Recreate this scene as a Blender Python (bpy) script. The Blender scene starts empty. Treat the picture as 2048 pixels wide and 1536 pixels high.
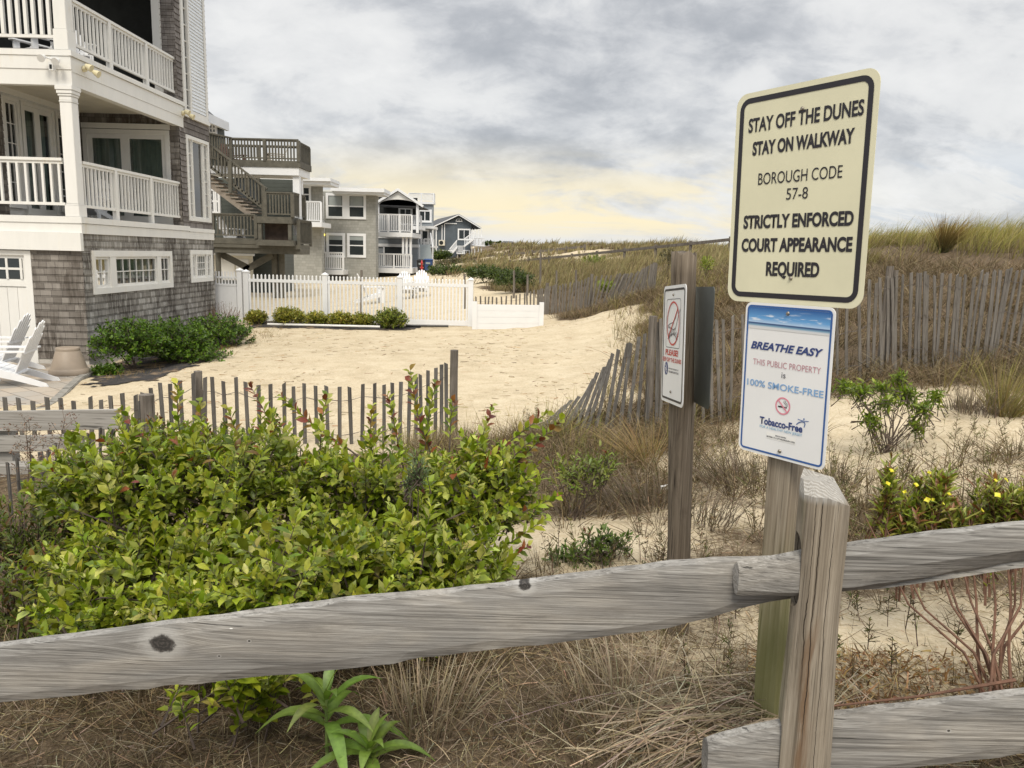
import bpy, bmesh, math, random
import numpy as np
from mathutils import Vector, Matrix
random.seed(7); rng = np.random.default_rng(11)
R = math.radians
scene = bpy.context.scene
C = scene.collection

# ------------------------------------------------------------------ camera
F = 1538.0; PITCH = R(9.56); ROLL = 0.026; EYE = np.array([0, 0, 1.6])
_f = np.array([0, math.cos(PITCH), -math.sin(PITCH)]); _u0 = np.array([0, math.sin(PITCH), math.cos(PITCH)]); _r0 = np.array([1., 0, 0])
_r = math.cos(ROLL)*_r0 + math.sin(ROLL)*_u0; _u = -math.sin(ROLL)*_r0 + math.cos(ROLL)*_u0
cam = bpy.data.cameras.new('camera'); cam_o = bpy.data.objects.new('camera', cam); C.objects.link(cam_o)
cam.sensor_width = 36; cam.lens = 36*F/2048; cam.clip_end = 5000; cam.clip_start = .05
m = Matrix(((_r[0], _u[0], -_f[0], 0), (_r[1], _u[1], -_f[1], 0), (_r[2], _u[2], -_f[2], 1.6), (0, 0, 0, 1)))
cam_o.matrix_world = m
scene.camera = cam_o
def ray(x, y): return (x-1024)/F*_r - (y-768)/F*_u + _f
def at(x, y, Y):
    d = ray(x, y); return EYE + d*Y/d[1]
def atX(x, y, X):
    d = ray(x, y); return EYE + d*X/d[0]
def rect(Y, x0, y0, x1, y1):
    xm, ym = (x0+x1)/2, (y0+y1)/2
    return at(x0, ym, Y)[0], at(x1, ym, Y)[0], at(xm, y1, Y)[2], at(xm, y0, Y)[2]

# ------------------------------------------------------------------ node helper
class NT:
    def __init__(s, nt): s.t = nt; s.n = nt.nodes; s.l = nt.links
    def new(s, t, **k):
        n = s.n.new(t)
        for a, b in k.items(): setattr(n, a, b)
        return n
    def put(s, sock, v):
        if v is None: return
        if hasattr(v, 'is_output') or isinstance(v, bpy.types.NodeSocket): s.l.new(v, sock)
        else:
            if sock.type == 'RGBA' and len(v) == 3: v = (*v, 1)
            sock.default_value = v
    def m(s, op, a, b=None, c=None, clamp=False):
        n = s.new('ShaderNodeMath', operation=op, use_clamp=clamp)
        for i, v in enumerate((a, b, c)):
            if v is not None: s.put(n.inputs[i], v)
        return n.outputs[0]
    def mr(s, v, a, b, c=0., d=1., smooth=True):
        n = s.new('ShaderNodeMapRange'); n.interpolation_type = 'SMOOTHSTEP' if smooth else 'LINEAR'
        for i, q in enumerate((v, a, b, c, d)): s.put(n.inputs[i], q)
        return n.outputs[0]
    def mix(s, f, a, b, bt='MIX'):
        n = s.new('ShaderNodeMix', data_type='RGBA', blend_type=bt)
        s.put(n.inputs[0], f); s.put(n.inputs[6], a); s.put(n.inputs[7], b); return n.outputs[2]
    def noise(s, vec, scale=5., detail=4., rough=.55, dist=0., dim='3D'):
        n = s.new('ShaderNodeTexNoise', noise_dimensions=dim)
        if vec is not None: s.l.new(vec, n.inputs['Vector'])
        n.inputs['Scale'].default_value = scale; n.inputs['Detail'].default_value = detail
        n.inputs['Roughness'].default_value = rough; n.inputs['Distortion'].default_value = dist
        return n.outputs[0]
    def sep(s, v):
        n = s.new('ShaderNodeSeparateXYZ'); s.l.new(v, n.inputs[0]); return n.outputs
    def comb(s, x, y, z):
        n = s.new('ShaderNodeCombineXYZ')
        for i, v in enumerate((x, y, z)): s.put(n.inputs[i], v)
        return n.outputs[0]
    def mapping(s, vec, scale=(1, 1, 1), loc=(0, 0, 0), rot=(0, 0, 0)):
        n = s.new('ShaderNodeMapping'); s.l.new(vec, n.inputs[0]); n.inputs['Scale'].default_value = scale
        n.inputs['Location'].default_value = loc; n.inputs['Rotation'].default_value = rot; return n.outputs[0]
    def ramp(s, f, stops):
        n = s.new('ShaderNodeValToRGB'); s.put(n.inputs[0], f); e = n.color_ramp.elements
        while len(e) < len(stops): e.new(.5)
        for i, (p, c) in enumerate(stops): e[i].position = p; e[i].color = (*c, 1)
        return n.outputs[0]

# ------------------------------------------------------------------ world: overcast sky with broken cloud
SUN_EL, SUN_AZ = R(50), R(180)          # azimuth clockwise from +Y
w = bpy.data.worlds.new('World'); scene.world = w; w.use_nodes = True
N = NT(w.node_tree); N.n.clear()
sky = N.new('ShaderNodeTexSky', sky_type='NISHITA'); sky.sun_disc = False
sky.sun_elevation = SUN_EL; sky.sun_rotation = SUN_AZ
tc = N.new('ShaderNodeTexCoord'); X, Y, Z = N.sep(tc.outputs['Generated'])
zz = N.m('ADD', N.m('MAXIMUM', Z, 0.), .5)
uv = N.comb(N.m('DIVIDE', X, zz), N.m('DIVIDE', Y, zz), N.m('MULTIPLY', Z, 2.))
n1 = N.noise(N.mapping(uv, (2.5, 2.5, 1), (3.1, .7, 0)), 1.0, 9, .57, .25)
n2 = N.noise(N.mapping(uv, (1.2, 1.2, 1), (1.3, 5.2, 0)), 1.0, 4, .5, .2)
n3 = N.noise(N.mapping(uv, (2., 2.6, 1), (7.3, 2.2, 3)), 3.4, 9, .60, .3)
def lobe(ax, ez, sx, sz):     # soft patch round a direction of the sky (x/y slope, z)
    a = N.m('DIVIDE', N.m('SUBTRACT', N.m('DIVIDE', X, N.m('MAXIMUM', Y, .05)), ax), sx); b = N.m('DIVIDE', N.m('SUBTRACT', Z, ez), sz)
    return N.m('EXPONENT', N.m('MULTIPLY', N.m('ADD', N.m('MULTIPLY', a, a), N.m('MULTIPLY', b, b)), -1.))
dens = N.m('ADD', N.m('MULTIPLY', N.mr(n1, .28, .72), .42), N.m('ADD', N.m('MULTIPLY', n2, .42), N.m('MULTIPLY', N.mr(n3, .3, .7), .22)))
dens = N.m('ADD', dens, N.m('MULTIPLY', lobe(.12, .26, .34, .12), .17))
dens = N.m('ADD', dens, N.m('MULTIPLY', lobe(.58, .15, .26, .055), .09))
dens = N.m('SUBTRACT', dens, N.m('MULTIPLY', lobe(-.42, .22, .22, .2), .13))
dens = N.m('SUBTRACT', dens, N.m('MULTIPLY', lobe(.5, .27, .2, .06), .04))
cl = N.ramp(dens, [(.32, (.94, .935, .92)), (.48, (.85, .85, .845)), (.60, (.69, .70, .715)), (.71, (.55, .565, .59)), (.88, (.42, .44, .47))])
n4 = N.noise(N.mapping(uv, (1.1, 3.6, 1), (2.4, 9.1, 1)), 2.2, 7, .6, .5)
warm = N.m('MULTIPLY', N.m('MULTIPLY', N.mr(Z, .012, .035), N.mr(Z, .15, .055)), N.m('MULTIPLY', N.mr(N.m('DIVIDE', X, N.m('MAXIMUM', Y, .05)), -.46, -.2), N.mr(N.m('DIVIDE', X, N.m('MAXIMUM', Y, .05)), .5, .2)))
warm = N.m('MULTIPLY', N.m('MULTIPLY', warm, N.mr(n4, .66, .46)), .95)
c2 = N.mix(warm, cl, (1.08, .94, .64))
low = N.m('MULTIPLY', N.mr(Z, .05, .0), .65)
c2 = N.mix(low, c2, (.80, .82, .86))
blue = N.m('MULTIPLY', N.mr(Z, .17, .04), N.m('MULTIPLY', N.mr(N.m('DIVIDE', X, N.m('MAXIMUM', Y, .05)), .3, .55), N.mr(n4, .5, .62)))
c2 = N.mix(N.m('MULTIPLY', blue, .6), c2, (.46, .57, .72))
puff = N.noise(N.mapping(uv, (1.6, 2., 1), (5.5, 3.3, 1)), 4.2, 8, .58, .2)
c2 = N.mix(N.m('MULTIPLY', N.m('MULTIPLY', N.mr(puff, .54, .64), N.mr(N.m('DIVIDE', X, N.m('MAXIMUM', Y, .05)), .3, .5)), N.m('MULTIPLY', N.mr(Z, .2, .08), .75)), c2, (.95, .95, .95))
zen = N.mr(Z, .25, .95, 1., 2.3)        # an overcast sky is brightest overhead
vs = N.new('ShaderNodeVectorMath', operation='SCALE'); N.l.new(c2, vs.inputs[0]); N.l.new(N.m('MULTIPLY', zen, 7.8), vs.inputs['Scale'])
skyc = N.mix(.93, sky.outputs[0], vs.outputs[0])
bg = N.new('ShaderNodeBackground'); N.l.new(skyc, bg.inputs[0]); bg.inputs[1].default_value = .10
out = N.new('ShaderNodeOutputWorld'); N.l.new(bg.outputs[0], out.inputs[0])
sun = bpy.data.lights.new('sun', 'SUN'); sun.energy = 2.1; sun.angle = R(20); sun.color = (1, .92, .78)
sun_o = bpy.data.objects.new('sun', sun); C.objects.link(sun_o)
sd = Vector((math.sin(SUN_AZ)*math.cos(SUN_EL), math.cos(SUN_AZ)*math.cos(SUN_EL), math.sin(SUN_EL)))
sun_o.rotation_euler = sd.to_track_quat('Z', 'Y').to_euler()
vs_ = scene.view_settings; vs_.view_transform = 'Standard'; vs_.look = 'None'; vs_.exposure = 0.3; vs_.gamma = 1; vs_.use_curve_mapping = False
scene.cycles.max_bounces = 6; scene.cycles.diffuse_bounces = 3; scene.cycles.glossy_bounces = 2; scene.cycles.transparent_max_bounces = 8; scene.cycles.transmission_bounces = 4

# ------------------------------------------------------------------ object helpers
def tag(o, label=None, cat=None, group=None, kind=None):
    if label: o['label'] = label
    if cat: o['category'] = cat
    if group: o['group'] = group
    if kind: o['kind'] = kind
    return o
def thing(name, label, cat, loc=(0, 0, 0), rz=0, group=None):
    o = bpy.data.objects.new(name, None); C.objects.link(o); o.empty_display_size = .1
    o.location = [float(v) for v in loc]; o.rotation_euler = (0, 0, rz)
    return tag(o, label, cat, group)
def origin_of(o):
    v = Vector((0, 0, 0))
    while o is not None: v = v + Vector(o.location); o = o.parent
    return v
class MB:
    def __init__(s): s.v = []; s.f = []
    def add(s, vs, fs):
        b = len(s.v); s.v += [tuple(float(c) for c in p) for p in vs]; s.f += [tuple(i+b for i in f) for f in fs]; return s
    def hexa(s, p): return s.add(p, [(0, 3, 2, 1), (4, 5, 6, 7), (0, 1, 5, 4), (1, 2, 6, 5), (2, 3, 7, 6), (3, 0, 4, 7)])
    def box(s, x0, x1, y0, y1, z0, z1):
        return s.hexa([(x0, y0, z0), (x1, y0, z0), (x1, y1, z0), (x0, y1, z0), (x0, y0, z1), (x1, y0, z1), (x1, y1, z1), (x0, y1, z1)])
    def pbox(s, P, u0, u1, z0, z1, o0, o1):
        return s.hexa([P(u0, z0, o0), P(u1, z0, o0), P(u1, z0, o1), P(u0, z0, o1), P(u0, z1, o0), P(u1, z1, o0), P(u1, z1, o1), P(u0, z1, o1)])
    def quad(s, *p): return s.add(p, [tuple(range(len(p)))])
    def beam(s, a, b, wu, wv, up=(0, 0, 1), taper=1.):
        a, b = Vector(a), Vector(b); d = (b-a).normalized(); u = d.cross(Vector(up))
        if u.length < 1e-4: u = d.cross(Vector((0, 1, 0)))
        u.normalize(); v = u.cross(d).normalized(); q = []
        for c, k in ((a, 1.), (b, taper)):
            for su, sv in ((-1, -1), (1, -1), (1, 1), (-1, 1)): q.append(c + u*su*wu*k/2 + v*sv*wv*k/2)
        return s.hexa(q)
    def tube(s, pts, rad, n=8, cap=True):
        pts = [Vector([float(c) for c in p]) for p in pts]
        if not hasattr(rad, '__len__'): rad = [rad]*len(pts)
        b = len(s.v); ref = Vector((.31, .17, .93))
        for i, p in enumerate(pts):
            d = (pts[min(i+1, len(pts)-1)] - pts[max(i-1, 0)]); d.normalize()
            u = d.cross(ref)
            if u.length < .05: u = d.cross(Vector((1, 0, 0)))
            u.normalize(); v = d.cross(u)
            for k in range(n):
                a = 2*math.pi*k/n; s.v.append(tuple(p + (u*math.cos(a) + v*math.sin(a))*rad[i]))
        for i in range(len(pts)-1):
            for k in range(n): s.f.append((b+i*n+k, b+i*n+(k+1) % n, b+(i+1)*n+(k+1) % n, b+(i+1)*n+k))
        if cap: s.f.append(tuple(b+k for k in range(n))[::-1]); s.f.append(tuple(b+(len(pts)-1)*n+k for k in range(n)))
        return s
    def lathe(s, c, prof, n=28):
        b = len(s.v)
        for r, z in prof:
            for k in range(n):
                a = 2*math.pi*k/n; s.v.append((float(c[0]+r*math.cos(a)), float(c[1]+r*math.sin(a)), float(c[2]+z)))
        for i in range(len(prof)-1):
            for k in range(n): s.f.append((b+i*n+k, b+i*n+(k+1) % n, b+(i+1)*n+(k+1) % n, b+(i+1)*n+k))
        s.f.append(tuple(b+k for k in range(n))[::-1]); s.f.append(tuple(b+(len(prof)-1)*n+k for k in range(n)))
        return s
    def prism(s, poly, fn, o0, o1):        # outline (u, z) extruded between two offsets of a plane function
        n = len(poly)
        return s.add([fn(u, z, o0) for u, z in poly] + [fn(u, z, o1) for u, z in poly],
                     [tuple(range(n))[::-1], tuple(range(n, 2*n))] + [(i, (i+1) % n, n+(i+1) % n, n+i) for i in range(n)])
    def build(s, name, mat, parent=None, smooth=False, bevel=0, recalc=True):
        me = bpy.data.meshes.new(name); o0 = origin_of(parent)
        me.from_pydata([(p[0]-o0.x, p[1]-o0.y, p[2]-o0.z) for p in s.v], [], s.f)
        if recalc or bevel:
            bm = bmesh.new(); bm.from_mesh(me)
            bmesh.ops.recalc_face_normals(bm, faces=bm.faces)
            if bevel: bmesh.ops.bevel(bm, geom=[e for e in bm.edges if len(e.link_faces) == 2 and e.calc_face_angle(0) > .6], offset=bevel, segments=2, affect='EDGES', clamp_overlap=True)
            bm.to_mesh(me); bm.free()
        me.materials.append(mat)
        if smooth: me.polygons.foreach_set('use_smooth', [True]*len(me.polygons))
        o = bpy.data.objects.new(name, me); C.objects.link(o)
        if parent is not None: o.parent = parent
        return o
def copy_tree(o, parent=None):
    c = o.copy(); C.objects.link(c)
    if parent is not None: c.parent = parent
    for ch in [q for q in bpy.data.objects if q.parent == o]: copy_tree(ch, c)
    return c
def np_mesh(name, V, Fs, mat, parent=None, col=None, smooth=False):
    """V (n,3); Fs list of int arrays, each (k, sides)"""
    me = bpy.data.meshes.new(name); o0 = np.array(origin_of(parent))
    V = (np.asarray(V, float) - o0).astype(np.float32)
    me.vertices.add(len(V)); me.vertices.foreach_set('co', V.ravel())
    loops = np.concatenate([f.ravel() for f in Fs]).astype(np.int32)
    tot = np.concatenate([np.full(len(f), f.shape[1]) for f in Fs]).astype(np.int32)
    st = np.concatenate([[0], np.cumsum(tot)[:-1]]).astype(np.int32)
    me.loops.add(len(loops)); me.loops.foreach_set('vertex_index', loops)
    me.polygons.add(len(tot)); me.polygons.foreach_set('loop_start', st); me.polygons.foreach_set('loop_total', tot)
    if smooth: me.polygons.foreach_set('use_smooth', np.ones(len(tot), bool))
    if col is not None:
        a = me.attributes.new('Col', 'FLOAT_COLOR', 'POINT')
        a.data.foreach_set('color', np.concatenate([col, np.ones((len(col), 1))], 1).astype(np.float32).ravel())
    me.update(calc_edges=True); me.materials.append(mat)
    o = bpy.data.objects.new(name, me); C.objects.link(o)
    if parent is not None: o.parent = parent
    return o

# ------------------------------------------------------------------ materials
def mat(name):
    mt = bpy.data.materials.new(name); mt.use_nodes = True; n = NT(mt.node_tree); n.n.clear()
    o = n.new('ShaderNodeOutputMaterial'); b = n.new('ShaderNodeBsdfPrincipled'); n.l.new(b.outputs[0], o.inputs[0])
    return mt, n, b, o
def bump(n, b, h, strength=.3, dist=.01):
    q = n.new('ShaderNodeBump'); q.inputs['Strength'].default_value = strength; q.inputs['Distance'].default_value = dist
    n.l.new(h, q.inputs['Height']); n.l.new(q.outputs[0], b.inputs['Normal'])
def plain(name, col, rough=.6, var=.12, scale=3., metal=0., bmp=0., spec=.4):
    mt, n, b, o = mat(name); tc = n.new('ShaderNodeTexCoord').outputs['Object']
    f = n.noise(tc, scale, 6, .65)
    lo = tuple(c*(1-var*1.6) for c in col); hi = tuple(min(1, c*(1+var)) for c in col)
    n.put(b.inputs['Base Color'], n.ramp(f, [(.3, lo), (.55, col), (.75, hi)]))
    b.inputs['Roughness'].default_value = rough; b.inputs['Metallic'].default_value = metal; b.inputs['Specular IOR Level'].default_value = spec
    if bmp: bump(n, b, n.noise(tc, scale*9, 4), bmp, .005)
    return mt
def painted(name, col, stain, amount=.5, streak=True):      # white trim that has weathered: rusty drips and grime of their own shape
    mt, n, b, o = mat(name); tc = n.new('ShaderNodeTexCoord').outputs['Object']
    f = n.noise(n.mapping(tc, (3.2, 3.2, .8)), 1.2, 7, .68, .3); g = n.noise(n.mapping(tc, (18, 18, 1.2)), 1., 4, .6); h = n.noise(tc, .55, 3, .5)
    k = n.m('MULTIPLY', n.m('MULTIPLY', n.mr(f, .50, .78), n.mr(g, .35, .7)), n.mr(h, .42, .66))
    n.put(b.inputs['Base Color'], n.mix(n.m('MULTIPLY', k, amount), n.mix(n.mr(f, .3, .7), tuple(c*.93 for c in col), col), stain))
    b.inputs['Roughness'].default_value = .5
    return mt
def wood(name, cols, axis=0, freq=60., knots=(), stretch=1.5, bmp=.5, extra=None, cathedral=0.):
    """weathered timber, grain along an object axis; cols dark, mid, light; knots (along, across, radius)"""
    mt, n, b, o = mat(name); tc = n.new('ShaderNodeTexCoord').outputs['Object']; s = n.sep(tc)
    rnd = n.new('ShaderNodeObjectInfo').outputs['Random']
    al, ac = s[axis], s[2] if axis != 2 else s[0]; ot = s[1]
    kn = None; kh = None; d_ac = ac
    for (ka, kc, kr) in knots:
        da = n.m('DIVIDE', n.m('SUBTRACT', al, ka), kr*4.5); dc = n.m('DIVIDE', n.m('SUBTRACT', ac, kc), kr*2.2)
        g = n.m('EXPONENT', n.m('MULTIPLY', n.m('ADD', n.m('MULTIPLY', da, da), n.m('MULTIPLY', dc, dc)), -1.))
        d_ac = n.m('ADD', d_ac, n.m('MULTIPLY', n.m('MULTIPLY', g, n.m('SIGN', n.m('SUBTRACT', ac, kc))), kr*-1.0))
        ea = n.m('DIVIDE', n.m('SUBTRACT', al, ka), kr*1.35); ec = n.m('DIVIDE', n.m('SUBTRACT', ac, kc), kr)
        e = n.m('ADD', n.m('SQRT', n.m('ADD', n.m('MULTIPLY', ea, ea), n.m('MULTIPLY', ec, ec))), n.m('MULTIPLY', n.m('SUBTRACT', n.noise(tc, 70, 5, .7), .5), .8))
        q = n.mr(e, 1.1, .8); kn = q if kn is None else n.m('MAXIMUM', kn, q); kh = e if kh is None else n.m('MINIMUM', kh, e)
    ro = n.m('MULTIPLY', rnd, 40)
    base = n.comb(n.m('ADD', n.m('MULTIPLY', al, stretch), ro), n.m('MULTIPLY', ot, freq*.35), n.m('MULTIPLY', d_ac, freq))
    f = n.noise(base, 1., 8, .72, .25)
    fine = n.noise(n.comb(n.m('ADD', n.m('MULTIPLY', al, stretch*5), ro), n.m('MULTIPLY', ot, freq*2), n.m('MULTIPLY', d_ac, freq*4.5)), 1., 5, .7)
    broad = n.noise(n.comb(n.m('ADD', n.m('MULTIPLY', al, stretch*1.2), ro), ot, n.m('MULTIPLY', ac, 9)), 1., 4, .6)
    t = n.m('ADD', n.m('MULTIPLY', f, .5), n.m('ADD', n.m('MULTIPLY', fine, .28), n.m('MULTIPLY', broad, .22)))
    if cathedral:
        wv = n.m('SINE', n.m('ADD', n.m('MULTIPLY', d_ac, freq*4.2), n.m('ADD', n.m('MULTIPLY', broad, 16.), n.m('MULTIPLY', al, 2.4))))
        t = n.m('ADD', t, n.m('MULTIPLY', wv, cathedral))
    col = n.ramp(t, [(.30, cols[0]), (.48, cols[1]), (.68, cols[2])])
    crack = n.mr(n.noise(n.comb(n.m('ADD', n.m('MULTIPLY', al, 2.2), ro), n.m('MULTIPLY', ot, freq*.5), n.m('MULTIPLY', d_ac, freq*1.6)), 1., 3, .5, .1), .335, .27)
    col = n.mix(n.m('MULTIPLY', crack, .75), col, tuple(c*.22 for c in cols[0]))
    line = n.noise(n.comb(n.m('ADD', n.m('MULTIPLY', al, stretch*.9), ro), n.m('MULTIPLY', ot, freq), n.m('MULTIPLY', d_ac, freq*2.3)), 1., 3, .55, .15)
    col = n.mix(n.m('MULTIPLY', n.mr(line, .56, .66), .55), col, tuple(c*.55 for c in cols[0])); col = n.mix(n.m('MULTIPLY', n.mr(line, .43, .34), .35), col, tuple(min(1, c*1.18) for c in cols[2]))
    dirt = n.noise(n.comb(n.m('ADD', n.m('MULTIPLY', al, 3.), ro), ot, n.m('MULTIPLY', ac, 12)), 1., 6, .7, .5); col = n.mix(n.m('MULTIPLY', n.mr(dirt, .5, .72), .45), col, tuple(c*1.1 for c in cols[0]))
    if extra: col = extra(n, tc, s, col, broad)
    if kn is not None:
        col = n.mix(n.m('MULTIPLY', n.mr(kh, 2.3, 1.2), .5), col, tuple(min(1, c*1.15) for c in cols[2]))
    if kn is not None: col = n.mix(n.m('MULTIPLY', kn, .92), col, n.ramp(n.m('ADD', n.m('MULTIPLY', n.noise(tc, 160, 4, .7), .75), n.m('MULTIPLY', n.m('SINE', n.m('MULTIPLY', kh, 18.)), .12)), [(.35, (.014, .012, .011)), (.5, (.045, .038, .033)), (.65, (.12, .105, .095))]))
    n.put(b.inputs['Base Color'], col); b.inputs['Roughness'].default_value = .85; b.inputs['Specular IOR Level'].default_value = .2
    hgt = n.m('SUBTRACT', t, n.m('MULTIPLY', crack, .5))
    bump(n, b, hgt, bmp, .006)
    return mt
def veg(name, trans=.25, rough=.55, spec=.3):
    mt, n, b, o = mat(name); at_ = n.new('ShaderNodeAttribute', attribute_name='Col').outputs['Color']
    tc = n.new('ShaderNodeTexCoord').outputs['Object']
    c = n.mix(1., at_, n.ramp(n.noise(tc, 55., 3), [(.3, (.78, .78, .76)), (.7, (1.15, 1.15, 1.1))]), 'MULTIPLY')
    n.put(b.inputs['Base Color'], c); b.inputs['Roughness'].default_value = rough; b.inputs['Specular IOR Level'].default_value = spec
    t = n.new('ShaderNodeBsdfTranslucent'); n.put(t.inputs[0], n.mix(1., c, (1.05, 1.15, .6), 'MULTIPLY'))
    mx = n.new('ShaderNodeMixShader'); mx.inputs[0].default_value = trans; n.l.new(b.outputs[0], mx.inputs[1]); n.l.new(t.outputs[0], mx.inputs[2]); n.l.new(mx.outputs[0], o.inputs[0])
    return mt
def shingle(name, cols, course=.13, widthm=.14, streak=.6, z0=0., joint=.9, stainc=(.055, .048, .044), warm=None):
    """cedar shingles: brick layout in (x+y, z), weather streaks running down"""
    mt, n, b, o = mat(name); tc = n.new('ShaderNodeTexCoord').outputs['Object']; s = n.sep(tc)
    u = n.m('ADD', s[0], s[1]); uv = n.comb(u, n.m('SUBTRACT', s[2], z0), 0.)
    br = n.new('ShaderNodeTexBrick'); n.l.new(uv, br.inputs['Vector']); br.offset = .5; br.squash = 1.35; br.squash_frequency = 3
    br.inputs['Scale'].default_value = 1; br.inputs['Brick Width'].default_value = widthm; br.inputs['Row Height'].default_value = course
    br.inputs['Mortar Size'].default_value = .004; br.inputs['Color1'].default_value = (0, 0, 0, 1); br.inputs['Color2'].default_value = (1, 1, 1, 1); br.inputs['Mortar'].default_value = (.5, .5, .5, 1)
    tone = n.sep(br.outputs['Color'])[0]; fac = br.outputs['Fac']
    big = n.noise(n.comb(u, n.m('MULTIPLY', s[2], .55), 0.), .9, 5, .62, .4)
    st = n.noise(n.comb(n.m('MULTIPLY', u, 16), n.m('MULTIPLY', s[2], 2.2), 0.), 1., 5, .65)
    fi = n.noise(n.comb(n.m('MULTIPLY', u, 90), n.m('MULTIPLY', s[2], 5), 0.), 1., 3, .6)
    t = n.m('ADD', n.m('MULTIPLY', tone, .30), n.m('ADD', n.m('MULTIPLY', st, .45), n.m('MULTIPLY', fi, .25)))
    col = n.ramp(t, [(.22, cols[0]), (.48, cols[1]), (.78, cols[2])])
    dk = n.m('MULTIPLY', n.m('MULTIPLY', n.mr(big, .42, .56), n.mr(st, .40, .54)), n.m('MULTIPLY', streak, .88))
    col = n.mix(dk, col, stainc)
    if warm: col = n.mix(n.m('MULTIPLY', n.mr(n.noise(tc, .8, 4), .55, .75), .5), col, warm)
    row = n.m('FRACT', n.m('DIVIDE', n.m('SUBTRACT', s[2], z0), course))
    col = n.mix(n.m('MULTIPLY', fac, joint), col, (.02, .018, .016))
    n.put(b.inputs['Base Color'], col); b.inputs['Roughness'].default_value = .9; b.inputs['Specular IOR Level'].default_value = .15
    bump(n, b, n.m('SUBTRACT', n.m('ADD', n.m('MULTIPLY', fi, .4), n.m('MULTIPLY', n.m('SUBTRACT', 1., row), .8)), n.m('MULTIPLY', fac, .8)), .5, .012)
    return mt
def siding(name, col, pitch=.12):       # painted lap boards
    mt, n, b, o = mat(name); tc = n.new('ShaderNodeTexCoord').outputs['Object']; s = n.sep(tc)
    r = n.m('FRACT', n.m('DIVIDE', s[2], pitch)); f = n.noise(tc, 1.3, 5, .6)
    n.put(b.inputs['Base Color'], n.mix(n.m('MULTIPLY', n.mr(r, .12, .0), .6), n.mix(n.mr(f, .3, .7), tuple(c*.85 for c in col), tuple(c*1.1 for c in col)), tuple(c*.35 for c in col)))
    b.inputs['Roughness'].default_value = .6; bump(n, b, n.m('SUBTRACT', 1., r), .6, .012); return mt
def glass_mat(name, tint=(.55, .62, .58), dark=.0):
    mt, n, b, o = mat(name); n.n.remove(b)
    t = n.new('ShaderNodeBsdfTransparent'); t.inputs[0].default_value = (*tint, 1); g = n.new('ShaderNodeBsdfGlossy'); g.inputs['Roughness'].default_value = .03
    tc = n.new('ShaderNodeTexCoord').outputs['Object']
    fr = n.new('ShaderNodeFresnel'); fr.inputs[0].default_value = 1.6
    bp = n.new('ShaderNodeBump'); bp.inputs['Strength'].default_value = .02; n.l.new(n.noise(tc, 1.2, 2), bp.inputs['Height']); n.l.new(bp.outputs[0], g.inputs['Normal'])
    mx = n.new('ShaderNodeMixShader'); n.l.new(n.m('ADD', n.m('MULTIPLY', fr.outputs[0], 1.3), .05, clamp=True), mx.inputs[0]); n.l.new(t.outputs[0], mx.inputs[1]); n.l.new(g.outputs[0], mx.inputs[2]); n.l.new(mx.outputs[0], o.inputs[0])
    return mt

M = {}
M['white'] = painted('white trim paint', (.74, .73, .695), (.50, .40, .22), 1.0)
M['vinyl'] = plain('white vinyl', (.74, .75, .765), .4, .04, 1.5)
M['cream'] = plain('cream soffit', (.62, .58, .48), .6, .08, 2)
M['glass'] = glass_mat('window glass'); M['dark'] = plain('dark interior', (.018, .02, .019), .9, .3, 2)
M['pane'] = plain('far window glass', (.035, .042, .045), .12, .2, .6, spec=.6)
M['blind'] = plain('window blind', (.30, .33, .33), .8, .06, 3)
M['curtain'] = plain('sheer curtain', (.50, .55, .52), .9, .1, 4)
M['deckfloor'] = plain('grey deck boards', (.23, .22, .21), .8, .15, 6)
M['shingleA'] = shingle('weathered cedar shingles', ((.12, .106, .09), (.30, .283, .255), (.50, .485, .45)), .128, .10, 1., -.65, joint=.6, stainc=(.075, .064, .055))
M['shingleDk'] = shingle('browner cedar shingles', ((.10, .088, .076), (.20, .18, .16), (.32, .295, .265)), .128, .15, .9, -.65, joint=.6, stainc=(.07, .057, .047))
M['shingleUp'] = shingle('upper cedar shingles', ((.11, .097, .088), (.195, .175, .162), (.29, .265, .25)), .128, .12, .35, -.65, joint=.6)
M['shingleFar'] = shingle('grey shingles', ((.27, .27, .245), (.325, .325, .30), (.385, .38, .355)), .17, .20, .10, 0., .35)
M['olive'] = plain('olive stained deck wood', (.105, .098, .078), .75, .2, 5)
M['olivedk'] = siding('dark green house siding', (.062, .072, .064), .16)
M['stair'] = plain('bare grey stair wood', (.25, .215, .18), .8, .2, 5)
M['bluegrey'] = siding('blue grey siding', (.235, .26, .285), .14)
M['slate'] = siding('slate blue siding', (.075, .095, .115), .16)
M['roof'] = plain('dark roof shingles', (.085, .088, .095), .9, .25, 4)
M['concrete'] = plain('pale foundation concrete', (.5, .48, .44), .8, .15, 4, bmp=.2)
M['metal'] = plain('bolt metal', (.32, .29, .25), .45, .2, 60, metal=.8)
M['wire'] = plain('rusty wire', (.12, .10, .09), .7, .3, 40)
M['pipe_w'] = plain('white pipe', (.7, .69, .66), .4, .08, 4); M['pipe_b'] = plain('black pipe', (.03, .03, .03), .4, .1, 4)
M['veg'] = veg('leaves', .3, .42, .45); M['dry'] = veg('dry grass', .12, .8, .15); M['bark'] = plain('twig bark', (.10, .075, .06), .9, .3, 40)
M['redstem'] = plain('reddish stems', (.155, .078, .048), .7, .3, 30)
M['adirondack'] = plain('white painted chair', (.74, .75, .765), .45, .04, 5)
M['pot'] = plain('tan plastic pot', (.29, .235, .18), .5, .07, 4)

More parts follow.
